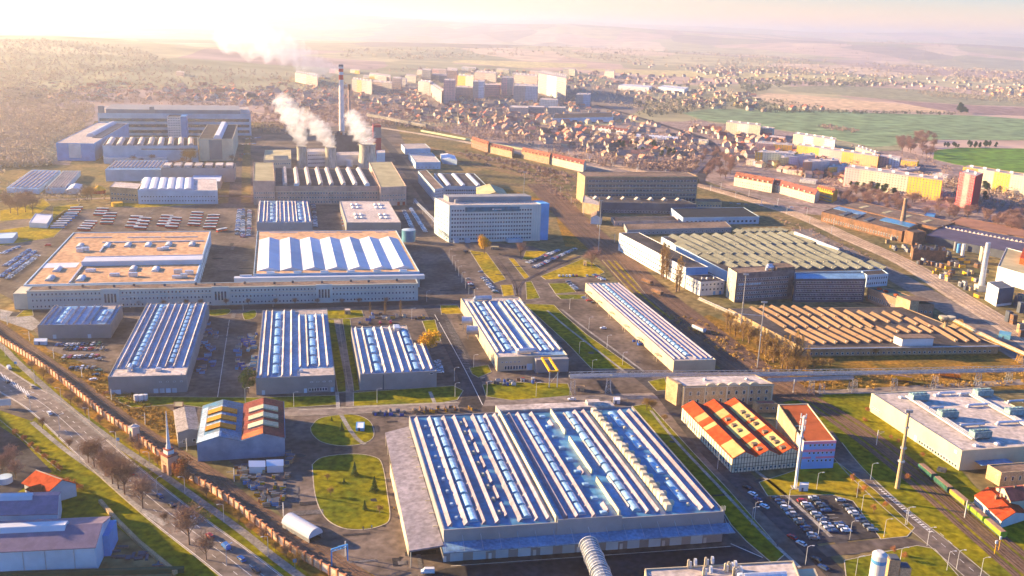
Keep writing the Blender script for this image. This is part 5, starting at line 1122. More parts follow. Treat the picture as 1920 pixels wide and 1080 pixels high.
def inpoly(x, y, pts):
    r = False; j = len(pts)-1
    for i in range(len(pts)):
        if (pts[i][1] > y) != (pts[j][1] > y) and x < (pts[j][0]-pts[i][0])*(y-pts[i][1])/(pts[j][1]-pts[i][1])+pts[i][0]: r = not r
        j = i
    return r
clutter('rusty scrap box lying in the foundry yard', [(1660, 440), (1790, 480), (1850, 510), (1835, 560), (1760, 520), (1660, 460)], 70, 2, 7, 4, RUSTY, 'scrap', 'scrap_box')
clutter('rusty plant casing standing among pipes at the right edge', [(1870, 560), (1935, 560), (1935, 640), (1890, 620)], 14, 3, 7, 9, [w_rust, w_brick2, w_dark], 'machinery', 'plant_casing')
clutter('wooden crate stacked in the scrap yard below the skylight shed', [(440, 878), (492, 872), (500, 905), (512, 925), (530, 945), (505, 955), (470, 930), (445, 905)], 60, 1.2, 3.6, 1.8, [w_brick, w_rust, w_grey, yel, w_brick2, w_blue], 'crate')
clutter('pallet stack beside the oval lawn road', [(515, 895), (545, 890), (545, 905), (530, 945), (515, 940)], 14, 1.5, 3.4, 2.2, [w_brick, w_dark, yel], 'pallet stack', 'pallet_stack')
clutter('brown container standing right of the skylight shed', [(536, 832), (548, 832), (548, 880), (536, 880)], 6, 2.5, 4.5, 2.4, [w_brick, w_brick2], 'container', 'small_container')
clutter('blue stillage stacked right of the long grey hall', [(378, 610), (408, 605), (404, 705), (368, 700)], 34, 2, 4.6, 1.9, [w_blue, M('paint_blue', (.03, .10, .42), .5, var=.1), w_brick2, M('paint_blue2', (.10, .35, .60), .5, var=.1), w_grey], 'stillage', 'stillage')
clutter('blue stillage stacked left of the hall with domed rooflights', [(446, 634), (482, 628), (478, 708), (438, 708)], 34, 2, 5.6, 2.2, [MATS['paint_blue'], w_blue, MATS['paint_blue'], w_cream, MATS['paint_blue2']], 'stillage', 'stillage')
clutter('machine part standing along the sunlit street by the biggest hall', [(700, 772), (760, 772), (760, 780), (700, 782)], 14, 1, 2.6, 1.6, [w_grey, MATS['paint_blue'], w_dark], 'machine part', 'machine_part')
clutter('yellow lit trestle stored behind the biggest hall', [(766, 770), (885, 764), (885, 771), (768, 777)], 30, .8, 2.2, 2.2, [yel, w_rust, w_brick2], 'trestle', 'trestle')
clutter('crate on the loading ground in front of the gantry hall', [(905, 712), (1000, 712), (1000, 722), (910, 724)], 16, 1.2, 3, 2, [w_white, w_dark, w_rust, MATS['paint_blue']], 'crate')
clutter('skip in the yard north of the notched hall', [(688, 590), (800, 586), (800, 598), (690, 602)], 14, 2, 4.5, 2.2, [w_rust, w_cream, MATS['paint_blue'], yel, w_white], 'skip', 'skip')
clutter('blue bin beside the long beige hall', [(1184, 640), (1196, 636), (1206, 652), (1196, 656)], 7, 1.5, 3, 1.8, [MATS['paint_blue']], 'bin', 'bin')
clutter('scrap pile box in the yard beside the old canopy', [(100, 1000), (300, 1080), (330, 1080), (230, 1000)], 22, 1.5, 5, .9, [w_rust, w_dark, w_brick], 'scrap', 'scrap_box')
for k, (x, y, lab) in enumerate([(256, 752, 'leftmost'), (264.5, 752, 'middle'), (273, 751, 'rightmost')]): cyl_thing('white_tank', lab+' of three white upright tanks in front of the long grey hall', 'tank', x, y, 3.6, 1.3, 1.3, w_white, 14)
for lab, a, b, c, hp, wm, rm in [('white and blue site cabin on the upper oval lawn', (667, 803), (683, 803), (668, 791), 6, w_blue, r_white), ('pale blue kiosk left of the short grey hall', (63, 640), (88, 640), (64, 634), 7, w_pale, r_white), ('beige kiosk on the lawn north of the halls', (646, 582), (657, 582), (646, 578), 8, w_brick2, r_flat), ('small brick shed beside the grey outbuilding', (325, 762), (343, 762), (326, 753), 8, w_brick, r_olive),
    ('white cabinet at the foot of the telecom mast', (1499, 909), (1516, 909), (1500, 904), 13, w_white, r_white), ('white box cabin on the sunlit street by the biggest hall', (1150, 750), (1163, 750), (1150, 744), 8, w_white, r_white), ('brick kiosk under the left end of the pipe bridge', (1079, 726), (1096, 726), (1079, 722), 8, w_brick2, r_brown), ('small orange clad hut on the yellow lawn', (1094, 491), (1100, 492), (1094, 488), 7, w_brick2, r_olive), ('beige kiosk right of the round yellow tree by the administration block', (920, 463), (935, 463), (920, 461), 5, w_brick2, r_olive), ('turquoise container at the right end of the derelict hall', (1873, 625), (1895, 629), (1875, 619), 9, MATS['tank_teal'], MATS['tank_teal']), ('dark kiosk beside the pale roofed hall on the right', (1757, 878), (1773, 882), (1760, 874), 6, w_dark, r_dark)]:
    B = blk('kiosk', lab, 'kiosk', a, b, c, wm, rm, hp=hp, par=.1); doors(B, 'f', (.4,), .9, 1.9, w_dark)
# ------------------------------------------------------------------ apartment blocks
random.seed(5)
def pm(key, c): return M('facade_'+key, c, .8, var=.08, scale=.12)
CW, YE, OR, PK, RD, BL, GN, LG = pm('cream', (.52, .46, .33)), pm('yellow', (.62, .36, .04)), pm('orange', (.66, .30, .12)), pm('pink', (.60, .36, .32)), pm('red', (.48, .05, .05)), pm('pale_blue', (.45, .52, .60)), pm('lime', (.55, .58, .20)), pm('light_grey', (.55, .53, .50))
def flats(label, a, b, c, hp, cols, floors=8, group='apartment blocks', cap=44, tops=True, right=None):
    B = blk('apartment_block', label, 'apartment block', a, b, c, cols[0], r_flat, hp=hp, cap=cap, group=group, par=.3)
    n = len(cols)
    for k in range(1, n): B.part('facade_panel', cols[k], lambda m: m.box(B.W*k/n, -.22, 0, B.W*(k+1)/n, -.02, B.h+.1))
    if right: B.part('end_wall', right, lambda m: m.box(B.W+.02, -.1, 0, B.W+.25, B.D, B.h+.1))
    fh = B.h/floors; nb = max(3, int(B.W/4.2)); B.windows('f', nb, floors, 1.9, fh*.5, fh*.3, fh, .01, .99, WIN, cap=cap, off=-.24)
    B.windows('l', 3, floors, 1.5, fh*.5, fh*.3, fh, .1, .9, WIN, cap=cap)
    if tops:
        m = B.mb(); m.box(-2.4, -2, 0, 2.4, 2, 2.8); o = None
        for k in range(max(1, int(B.W/19))): q = B.off((k+.5)*B.W/max(1, int(B.W/19)), B.D/2, B.rz); o = m.obj('lift_house', w_white, B.top, q) if o is None else copy_at(o, q)
    return B
for args in [
 ('white stepped apartment slab at the edge of the wide green field', (1362, 229), (1426, 236), (1365, 225), 24, [CW, LG, CW], 9, ), ('shorter white slab right of the white stepped slab', (1426, 240), (1449, 243), (1430, 236), 16, [CW], 6),
 ('long white slab above the yellow and pink row', (1488, 251), (1566, 263), (1492, 247), 21, [CW, LG, CW, LG], 6), ('pink slab with a yellow panel left of the long yellow row', (1417, 268), (1485, 273), (1422, 264), 16, [PK, YE], 6),
 ('grey slab with a bright yellow end in front of the pink slab', (1417, 285), (1489, 288), (1426, 281), 25, [YE, LG, LG, LG, LG], 8), ('longest row of flats, yellow then pink then orange', (1495, 272), (1647, 294), (1501, 268), 22, [YE, YE, PK, PK, YE, OR, OR], 8),
 ('blue and white slab with a lime end below the yellow row', (1463, 296), (1529, 291), (1464, 291), 22, [GN, BL, BL, LG], 7), ('grey slab with an orange end wall below the pink row', (1506, 304), (1573, 301), (1507, 299), 27, [OR, LG, LG, PK], 8),
 ('short yellow and white slab right of the orange ended one', (1553, 314), (1588, 311), (1556, 309), 19, [YE, BL], 6), ('long cream slab turning yellow at its right end, nearest row', (1585, 314), (1767, 339), (1592, 308), 35, [PK, CW, CW, CW, YE, YE], 8, 'apartment blocks', 90),
 ('pink and blue slab right of the long orange row', (1648, 293), (1687, 297), (1652, 289), 20, [PK, BL], 6), ('low pink slab behind the long cream one', (1662, 322), (1724, 317), (1664, 317), 9, [PK], 3), ('white low slab behind the orange row', (1603, 275), (1641, 288), (1610, 272), 12, [CW], 5),
 ('red tower block standing alone in front of the yellow slab', (1800, 322), (1829, 331), (1815, 316), 62, [RD, pm('red_pale', (.60, .20, .17)), RD], 13, 'apartment blocks', 60), ('long yellow slab running out at the right edge', (1806, 313), (1960, 337), (1815, 309), 34, [YE, CW, YE, CW, YE], 8, 'apartment blocks', 60),
 ('low pale slab with trees round it right of the long cream slab', (1748, 327), (1776, 330), (1752, 324), 12, [LG], 4)]:
    flats(*args[:6], *args[6:])
CP, CQ = pm('pale_pink', (.46, .33, .29)), pm('far_white', (.42, .37, .32))
for i, (a, b, c, hp, cols, lab) in enumerate([
 ((784, 155), (806, 158), (790, 152), 20, [CQ, CP], 'leftmost long slab of the tower estate'), ((806, 160), (828, 174), (812, 157), 18, [CQ], 'stepped white slab left of the first pink tower'), ((832, 156), (853, 156), (834, 153), 36, [PK], 'first pink tower from the left'), ((855, 166), (886, 167), (857, 163), 17, [CP], 'pale pink slab between the pink and white towers'),
 ((887, 157), (908, 157), (889, 154), 27, [CQ, BL], 'white tower between two pink slabs'), ((908, 162), (938, 162), (910, 159), 19, [PK], 'pink slab right of the white tower'), ((791, 134), (808, 135), (793, 131), 20, [CQ], 'small white tower at the back left of the estate'), ((809, 142), (838, 144), (811, 139), 12, [CW, CQ], 'low cream slab at the back of the estate'),
 ((838, 135), (857, 136), (840, 132), 22, [CP], 'pale pink block at the back of the estate'), ((858, 144), (888, 147), (860, 141), 18, [YE, CW], 'yellow tinted slab at the back of the estate'), ((660, 151), (697, 156), (662, 148), 20, [CP, OR, CP, CQ], 'orange ribbed slab right of the tall chimney'), ((698, 155), (735, 158), (700, 152), 15, [CP, CQ], 'pale slab continuing the orange ribbed one'),
 ((736, 149), (752, 150), (738, 146), 18, [CP], 'small square block right of the pale slab'), ((692, 140), (732, 145), (694, 137), 10, [CQ, CP], 'low back row right of the tall chimney'), ((553, 139), (595, 146), (556, 135), 18, [CW, CP], 'slab half hidden behind the chimney smoke'), ((941, 150), (962, 151), (943, 147), 30, [PK, CQ], 'pink and white tower right of the estate centre'),
 ((963, 164), (1008, 166), (966, 160), 24, [CQ, BL], 'broad white tower with a flank coloured blue as shade'), ((1010, 142), (1062, 152), (1015, 135), 30, [CQ, BL, CQ], 'largest white block with stepped roofs'), ((964, 142), (1008, 146), (967, 138), 14, [CQ, CP], 'white slab behind the broad white tower'), ((1080, 180), (1107, 180), (1082, 177), 19, [CQ, BL], 'square grey block at the right end of the estate'),  # broad tower: flank shade put into the pale blue panel colour
 ((1134, 134), (1152, 136), (1136, 131), 10, [CP], 'lone pale tower beyond the estate'), ((955, 203), (990, 204), (958, 199), 12, [CQ], 'long low white school building'), ((991, 202), (1020, 203), (993, 199), 11, [CP], 'low pinkish school wing'), ((1012, 188), (1045, 190), (1014, 185), 12, [BL], 'pale blue low block before the largest white block'), ((1027, 203), (1060, 204), (1029, 200), 10, [CQ], 'white low wing right of the school'),
 ((890, 137), (930, 140), (893, 134), 14, [CP, CQ], 'pale back slab above the white tower'), ((330, 137), (344, 138), (332, 135), 14, [CP], 'lone block in the haze at the far left'), ((760, 143), (780, 145), (762, 140), 12, [CQ], 'small white slab at the left of the estate')]):
    hp *= 1.25; a, b, c = (a[0], a[1]-hp*.12), (b[0], b[1]-hp*.12), (c[0], c[1]-hp*.12)
    flats(lab, a, b, c, hp, cols, max(3, int(hp/3)), 'tower estate beyond the chimneys', 24, tops=hp > 15)
for lab, a, b, c, hp in [('left of two long white warehouses beyond the town', (1160, 160), (1217, 164), (1168, 157), 9), ('right of two long white warehouses beyond the town', (1234, 163), (1283, 168), (1244, 159), 8)]: blk('warehouse', lab, 'warehouse', a, b, c, w_white, r_white, hp=hp)
FRT = M('tiles_terrace', (.42, .15, .08), .85, var=.25, scale=.2, kind='worn')
for lab, a, b, c, hp, wm, rm, gx in [
 ('long cream town house row with a red roof above the level crossing', (1377, 332), (1448, 345), (1384, 327), 16, CW, r_red, 9), ('long cream town house row with a dull red roof, right of the first', (1450, 345), (1528, 366), (1460, 341), 14, CW, r_red2, 9), ('yellow town house with an orange red roof at the row end', (1530, 354), (1562, 362), (1540, 349), 18, YE, r_red, 5),
 ('brick house row with orange roofs beside the far line', (884, 262), (915, 272), (888, 258), 14, w_brick, r_red, 6), ('brick town house row right of the orange roofed one', (916, 274), (960, 284), (921, 270), 12, w_brick2, r_red2, 6), ('cream terrace with red roofs along the far line, left half', (978, 284), (1030, 295), (983, 280), 13, w_brick2, r_red, 8), ('cream terrace with red roofs along the far line, right half', (1032, 295), (1094, 309), (1038, 291), 13, CW, r_red2, 8),
 ('white commercial building with a red roof beside the stadium', (1122, 240), (1175, 247), (1130, 236), 7, w_white, r_red2, 4), ('low white shop with a red front band beside the railway cutting', (1192, 256), (1270, 262), (1196, 251), 6, w_white, r_white, 4)]:
    B = blk('terrace', lab, 'terraced house', a, b, c, wm, {r_red: FRT, r_red2: r_red2}.get(rm, rm), hp=hp, gable='x', gh=gx*.6, win=[('f', 16, 2 if hp > 8 else 1, 1.6, 1.8, 1.6, 4)], cap=32); stack(B, [.08+.12*k for k in range(8)], .45, 1.4, 3)
    for k in range(7): m = B.mb(); m.box(-1.1, -.1, 0, 1.1, 2.6, 2.2); m.obj('dormer', wm, B.top, B.off(B.W*(.1+.13*k), .5, B.h+.2))
B = blk('stadium_stand', 'grey stadium stand behind the running track', 'stadium stand', (1036, 222), (1150, 219), (1040, 213), w_pale, r_dark, hp=10)
area('sports_field', [(1010, 231), (1080, 224), (1160, 222), (1180, 228), (1150, 234), (1060, 238)], fyel, .45, 'sunlit sports field with a red running track'); area('running_track', [(1046, 230), (1080, 226), (1140, 225), (1150, 228), (1130, 231), (1060, 233)], r_red2, .6); area('sports_field', [(1052, 229.5), (1082, 227), (1136, 226), (1142, 228), (1126, 230), (1062, 232)], fgreen2, .7)
# green noise barrier / viaduct
for a, b, lab in (((790, 247), (880, 264), 'left stretch of pale green noise barrier on the embankment'), ((880, 264), (1080, 300), 'right stretch of pale green noise barrier on the embankment')):
    A, Bb = P(*a), P(*b); t = thing('noise_barrier', lab, 'barrier', (A.x, A.y, 0)); d = Bb-A; m = MB(); m.beam((0, 0, 2), (d.x, d.y, 2), 2.2, n=4); m.obj('panels', M('barrier_green', (.42, .46, .28), .7), t)
A, Bb = P(690, 226), P(800, 244); t = thing('viaduct', 'concrete viaduct crossing right of the dark red tower', 'bridge', (A.x, A.y, 0)); d = Bb-A; m = MB(); m.beam((0, 0, 12), (d.x, d.y, 8), 4, n=4); m.obj('deck', conc, t)
for k in range(5): m = MB(); q = d*(k+.5)/5; m.cyl(q.x, q.y, 0, 8, 1.6, n=8); m.obj('pier', conc, t)
random.seed(14)
for k in range(16):
    x = 590+k*31+random.uniform(-8, 8); y = random.uniform(128, 150) if x < 760 or x > 960 else random.uniform(126, 134); w = random.uniform(14, 30); hp = random.choice((7, 9, 12, 15)); c_ = [random.choice((CQ, CP, CW, PK, LG)), random.choice((CQ, CP, YE, CW))]
    flats(['white', 'pinkish', 'cream'][k % 3]+' far slab in the hazy back rows of the estate', (x, y), (x+w, y+1.5), (x+2, y-2), hp, c_, max(3, hp//3), 'tower estate beyond the chimneys', 12, tops=False)
for k, (x, y, w, hp, c_) in enumerate(((1380, 268, 30, 9, [OR, PK]), (1300, 262, 26, 7, [CW]), (1640, 330, 20, 10, [BL]), (1530, 283, 40, 14, [OR, YE]), (1690, 300, 30, 9, [YE]), (1440, 256, 30, 10, [PK, OR]), (1400, 300, 24, 9, [CW, BL]), (1475, 318, 30, 8, [CW]), (1500, 336, 30, 6, [LG]), (1870, 345, 40, 8, [CW]))):
    flats(['low', 'small', 'plain'][k % 3]+' coloured slab tucked among the courtyard trees', (x, y), (x+w, y+w*.12), (x+4, y-3), hp, c_, max(3, hp//3), 'apartment blocks', 16, tops=False)
# ------------------------------------------------------------------ detached houses
random.seed(21)
HWALL = [('white', CQ), ('cream', CW), ('pale pink', CP), ('ochre', pm('ochre', (.55, .38, .18))), ('grey', LG)]
FR = M('tiles_far_red', (.50, .22, .14), .85, var=.15, scale=.2); FR2 = M('tiles_far_brown', (.36, .24, .19), .85, var=.15, scale=.2)
HROOF = [('red', FR), ('dull red', r_red2), ('brown', FR2), ('dark', r_brown)]
def house_proto(w, r, sz, hip):
    m = MB(); W, D, h, g = sz*1.15, sz, sz*.55, sz*.42
    t = thing('house', None, None)
    m.yprofile([(-D/2, 0), (-D/2, h), (0, h+g), (D/2, h), (D/2, 0)][::1][::-1], -W/2, W/2); m.obj('wall', w, t)
    m = MB(); k = g/(D/2); o = .5
    m.yprofile([(D/2+o, h-o*k+.03), (D/2+o, h-o*k+.35), (0, h+g+.38), (-D/2-o, h-o*k+.35), (-D/2-o, h-o*k+.03), (0, h+g+.05)], -W/2-o, W/2+o); rf = m.obj('roof', r, t)
    m = MB(); m.box(W*.2, -.5, h+g*.4, W*.2+.9, .5, h+g+1.2); m.obj('chimney', w_brick, rf)
    return t
PROTO = {}
NH = 0
def houses(zone, pts, n, smin, smax, reds=.5):
    global NH
    xs = [p[0] for p in pts]; ys = [p[1] for p in pts]; placed = []; tries = 0
    while len(placed) < n and tries < n*60:
        tries += 1; x, y = random.uniform(min(xs), max(xs)), random.uniform(min(ys), max(ys))
        if not inpoly(x, y, pts): continue
        p = P(x, y)
        if any((p-q).length < 15 for q in placed) or near_road(p, 4): continue
        placed.append(p)
        wn, wm = random.choices(HWALL, (5, 4, 2, 1.5, 1))[0]; rn, rm = random.choices(HROOF, (3*reds*2, 3, 2.5, 1.5))[0]; s = random.choice((9, 12)); key = (wn, rn, s)
        lab = '%s house with a %s roof %s' % (wn, rn, zone)
        a = R(13)+random.choice((0, math.pi/2))+random.uniform(-.3, .3); sc = random.uniform(smin, smax)
        if key not in PROTO:
            o = house_proto(wm, rm, s, 0); PROTO[key] = o; o.location = (p.x, p.y, 0); o.rotation_euler = (0, 0, a); o.scale = (sc,)*3; tag(o, lab, 'house', 'houses '+zone)
        else:
            o = dup(PROTO[key], (p.x, p.y, 0), a, sc, lab, 'houses '+zone); o['category'] = 'house'
        NH += 1
houses('between the tall chimneys and the tower estate', [(665, 185), (780, 165), (880, 195), (960, 210), (960, 240), (860, 238), (700, 215)], 75, .9, 1.25)
houses('along the slope below the school', [(880, 205), (1010, 215), (1120, 255), (1100, 275), (980, 260), (900, 240)], 45, .9, 1.2)
houses('in the garden suburb left of the stadium road', [(1100, 255), (1200, 265), (1300, 300), (1230, 310), (1120, 285)], 16, .9, 1.3)
houses('below the white slab by the green field', [(1280, 240), (1360, 240), (1460, 262), (1480, 290), (1410, 300), (1340, 270)], 42, .9, 1.3, 1)
houses('in the hazy suburb at the upper left', [(60, 150), (200, 145), (330, 160), (480, 170), (600, 165), (640, 195), (500, 200), (380, 190), (200, 180), (120, 170)], 64, 1, 1.5)
houses('in the village beyond the tan field', [(1830, 168), (1930, 165), (1960, 182), (1860, 180)], 22, 1, 1.5, 1)
houses('in the far hamlet above the warehouses', [(1300, 130), (1420, 132), (1440, 142), (1360, 145), (1310, 140)], 22, 1.2, 1.7, 1)
houses('along the lane at the edge of the far wood', [(1380, 190), (1480, 205), (1560, 205), (1440, 212), (1380, 205)], 10, 1, 1.3)

def house_mass(label, pts, n, smin, smax, seed):
    """the smaller houses beyond the first three hundred, as one object"""
    g = random.Random(seed); xs = [p[0] for p in pts]; ys = [p[1] for p in pts]; m = MB(); c = 0
    while c < n:
        x, y = g.uniform(min(xs), max(xs)), g.uniform(min(ys), max(ys))
        if not inpoly(x, y, pts): continue
        p = P(x, y)
        if near_road(p, 4): continue
        c += 1; a = R(13)+g.choice((0, math.pi/2))+g.uniform(-.4, .4); W, D, h = g.uniform(9, 15)*smin, g.uniform(8, 11)*smin, g.uniform(4, 7)*smax; gg = D*.38; m.u = (math.cos(a), math.sin(a)); m.w = (-math.sin(a), math.cos(a)); i = len(m.v)
        t = MB(m.u, m.w); t.yprofile([(-D/2, 0), (-D/2, h), (0, h+gg), (D/2, h), (D/2, 0)][::-1], -W/2, W/2, g.choices((0, 1, 2, 3), (4, 3, 2, 1))[0]); t.yprofile([(D/2+.5, h-.3), (D/2+.5, h), (0, h+gg+.4), (-D/2-.5, h), (-D/2-.5, h-.3), (0, h+gg+.06)], -W/2-.5, W/2+.5, g.choices((4, 5, 6), (4, 3, 3))[0])
        m.v += [(q[0]+p.x, q[1]+p.y, q[2]+p.z) for q in t.v]; m.f += [[k+i for k in f] for f in t.f]; m.m += t.m
    m.obj('houses', [CQ, CW, CP, HWALL[3][1], FR, FR2, r_brown], kind='stuff')['label'] = label
house_mass('countless small houses of the town behind the chimneys', [(640, 170), (780, 155), (1100, 200), (1330, 245), (1340, 300), (1200, 305), (1000, 268), (850, 232), (680, 215)], 420, 1, 1, 1)
house_mass('countless small houses of the hazy suburb', [(-40, 160), (120, 140), (480, 135), (660, 150), (660, 205), (520, 215), (480, 195), (180, 190), (-40, 190)], 420, 1.1, 1.1, 2)
house_mass('countless small houses in the distance beyond the estate', [(600, 128), (1100, 135), (1420, 150), (1430, 200), (1330, 205), (1200, 190), (1000, 160), (640, 150)], 380, 1.2, 1.2, 3)
house_mass('countless small houses of the far villages', [(1150, 118), (1460, 128), (1960, 150), (1960, 178), (1700, 165), (1430, 155)], 170, 1.3, 1.2, 4)
house_mass('countless small houses between the apartment blocks', [(1270, 240), (1360, 245), (1480, 275), (1600, 320), (1590, 345), (1440, 320), (1380, 310), (1290, 280)], 90, 1, 1, 5)
# unseen slabs added past the left edge to throw shade over the lower left
for i, (pa, pb, hh) in enumerate((((440, 1092), (330, 985), 42), ((100, 846), (20, 770), 36), ((70, 742), (5, 690), 30))):
    A, Bq = P(*pa), P(*pb); sft = Vector((-.966, .259, 0))*(hh/math.tan(SUN_EL)); A = A+sft; Bq = Bq+sft; d = Bq-A; t = thing('apartment_block', 'unseen slab added for shade outside the left edge, number %s from the bottom' % ['one', 'two', 'three'][i], 'apartment block', (A.x, A.y, 0), group='added shade slabs left of the view')
    L = d.length; t.rotation_euler = (0, 0, math.atan2(d.y, d.x)); m = MB(); hh *= .9; m.box(0, 0, 0, L-4, 12, hh); m.obj('wall', CW, t); m = MB(); m.box(-.3, -.3, hh, L-3.7, 12.3, hh+.5); m.obj('roof', r_flat, t)
# ------------------------------------------------------------------ boundary wall along the highway
WP = [(-40, 606), (0, 640), (58, 677), (114, 717), (163, 757), (200, 787), (245, 817), (309, 866), (350, 896), (426, 943), (478, 984), (548, 1038), (627, 1084), (690, 1120)]
wp = path(WP, n=8)
t = thing('boundary_wall', 'long white panelled wall with brick piers between the highway and the railway', 'wall', (wp[0].x, wp[0].y, 0))
w_pan = M('wall_panel', (.66, .52, .40), .85, col2=(.56, .34, .20), scale=.3, kind='worn')
pier = M('wall_pier', (.46, .20, .10), .9, var=.2, scale=.4)
acc = 0; k = 0; pos = []
for i in range(len(wp)-1):
    d = (wp[i+1]-wp[i]); L = d.length
    while acc < L: pos.append((wp[i]+d*(acc/L), math.atan2(d.y, d.x))); acc += 4.6
    acc -= L
mp_ = MB(); mp_.box(.35, -.12, 0, 4.3, .12, 3.7); mp_.box(.3, -.2, 3.7, 4.35, .2, 3.95, 1); mp_.box(.3, -.18, 0, 4.35, .18, .5, 1)
mq = MB(); mq.box(-.4, -.4, 0, .4, .4, 4.3); mq.box(-.5, -.5, 4.3, .5, .5, 4.5)
po = mp_.obj('panel', [w_pan, pier], t); qo = mq.obj('pier', pier, t)
for i, (q, a) in enumerate(pos):
    for o, nm in ((po, 0), (qo, 1)):
        c = o if i == 0 else (o.copy() if i < 98 else None)
        if c is None: continue
        if i: COL.objects.link(c)
        c.location = (q.x-wp[0].x, q.y-wp[0].y, 0); c.rotation_euler = (0, 0, a)
# gate tower with pinnacle, small pavilion
p = P(319, 886); t = thing('gate_tower', 'brick gate tower with a tall white pinnacle on the boundary wall', 'gate tower', (p.x, p.y, 0), R(-40))
m = MB()
for a in ((-3, -2.4), (1.4, -2.4), (-3, 1.0), (1.4, 1.0)): m.box(a[0], a[1], 0, a[0]+1.6, a[1]+1.5, 6)
m.box(-3, -2.4, 6.01, 3, 2.5, 9); m.vault(-1.4, -2.42, 1.4, -2.3, 4.6, 1.3, 'y'); m.obj('arch_base', pm('warm_stone', (.60, .38, .24)), t)
m = MB(); m.box(-3.4, -2.8, 9, 3.4, 2.9, 9.6); m.box(-2, -1.8, 11.6, 2, 1.8, 12); m.obj('cornice', r_red2, t); m = MB(); m.box(-1.8, -1.6, 9.6, 1.8, 1.6, 11.6); m.cyl(0, 0, 12, 14, 1.2, .9, 12); m.obj('lantern', w_white, t); m = MB(); m.cyl(0, 0, 14, 30, .8, .12, 12); m.obj('pinnacle', w_white, t)
p = P(253, 826); t = thing('gate_pavilion', 'small white square pavilion on the boundary wall', 'pavilion', (p.x, p.y, 0), R(-40)); m = MB(); m.box(-1.8, -1.8, 0, 1.8, 1.8, 7.2); m.obj('wall', pm('warm_stone2', (.62, .48, .36)), t); m = MB(); m.box(-2.1, -2.1, 7.2, 2.1, 2.1, 7.6); m.cyl(0, 0, 7.6, 8.6, 2, .1, 4); m.obj('roof', r_flat, t); m = MB(); m.box(-.6, -1.9, 1.4, .6, -1.81, 5.6); m.obj('window', glass, t)
# barrel shelter and portal, wires' masts
A_, B_ = P(528, 990), P(572, 1016); t = thing('platform_shelter', 'pale barrel roofed shelter beside the boundary railway', 'shelter', (A_.x, A_.y, 0), math.atan2((B_-A_).y, (B_-A_).x)); Ls = (B_-A_).length*1.15
m = MB(); m.vault(0, 0, Ls, 7, 2.2, 3.2, 'x', 10); m.obj('barrel_roof', r_white, t); m = MB(); m.box(0.1, .3, 0, Ls-.1, .5, 2.19); m.box(.1, 6.5, 0, Ls-.1, 6.7, 2.19); m.obj('side_wall', steel, t)
p = P(622, 1062); q = P(652, 1052); t = thing('railway_portal', 'bright blue steel portal over the boundary railway', 'portal frame', (p.x, p.y, 0)); d = q-p; m = MB(); m.beam((0, 0, 0), (0, 0, 7.2), .28); m.beam((d.x, d.y, 0), (d.x, d.y, 7.2), .28); m.beam((0, 0, 7.2), (d.x, d.y, 7.2), .3); m.beam((0, 0, 6.2), (d.x, d.y, 6.2), .1)
for k in range(6): m.beam((d.x*k/6, d.y*k/6, 6.2 if k % 2 else 7.2), (d.x*(k+1)/6, d.y*(k+1)/6, 7.2 if k % 2 else 6.2), .1)
m.obj('portal_frame', M('paint_sky_blue', (.10, .38, .70), .5, var=.05), t)
# ------------------------------------------------------------------ pipe bridge
def truss(name, label, pts, z0, z1, w, legs, pipes=4, seg=3.2, legw=2.6, pm_=None):
    t = thing(name, label, 'pipe bridge', (pts[0].x, pts[0].y, 0)); o = pts[0]; c = pm_ or steel
    m = MB()
    for a, b in zip(pts[:-1], pts[1:]):
        d = b-a; L = d.length; d /= L; e = Vector((-d.y, d.x, 0))*w/2; n = max(1, int(L/seg))
        for s in (1, -1):
            for z in (z0, z1): m.beam((*(a-o+e*s).xy, z), (*(b-o+e*s).xy, z), .16)
            for k in range(n):
                u, v = a-o+e*s+d*(L*k/n), a-o+e*s+d*(L*(k+1)/n)
                m.beam((*u.xy, z0), (*u.xy, z1), .09); m.beam((*u.xy, z0 if k % 2 else z1), (*v.xy, z1 if k % 2 else z0), .08)
    m.obj('truss', c, t)
    for k in range(pipes):
        m = MB(); f = (k+.5)/pipes-.5
        for a, b in zip(pts[:-1], pts[1:]):
            d = (b-a).normalized(); e = Vector((-d.y, d.x, 0))*w*f*.85; z = z0+.4+(1.1 if k % 2 else 0)
            m.beam((*(a-o+e).xy, z), (*(b-o+e).xy, z), .26+.1*(k % 3), n=6)
        m.obj('pipe', [duct_m, steel, w_white, w_cream][k % 4], t)
    m = None
    for lx in legs:
        q = lx-o; m = MB(); h_ = legw/2
        for sx_ in (-h_, h_):
            for sy in (-h_, h_): m.beam((q.x+sx_*1.3, q.y+sy*1.3, 0), (q.x+sx_*.6, q.y+sy*.8, z0), .12)
            for j in range(4): m.beam((q.x+sx_, q.y-h_, z0*j/4), (q.x+sx_, q.y+h_, z0*(j+1)/4), .07); m.beam((q.x-h_, q.y+sx_, z0*j/4), (q.x+h_, q.y+sx_, z0*(j+1)/4), .07)
        m.obj('trestle', c, t)
    return t
zb = 9.5
truss('pipe_bridge', 'long lattice pipe bridge carrying silver pipes across the right half', [P(1146, 702, zb), P(1360, 701, zb), P(1660, 697, zb), P(2000, 690, zb)], zb-1.2, zb+1.4, 3.4, [P(x, y) for x, y in ((1256, 738), (1520, 738), (1600, 737), (1675, 734), (1751, 730), (1832, 724), (1890, 718), (1440, 740))], 5)
truss('pipe_bridge', 'left end of the pipe bridge on four lattice legs by the gantry', [P(1068, 704, zb), P(1148, 702, zb)], zb-1.2, zb+1.4, 3.4, [P(1073, 740), P(1140, 737)], 3)
truss('pipe_bridge', 'second lower pipe run beside the long pipe bridge above the yellow brick house', [P(1440, 712, 7), P(1600, 707, 7)], 6, 7.4, 2.6, [P(1540, 738), P(1595, 734)], 3)
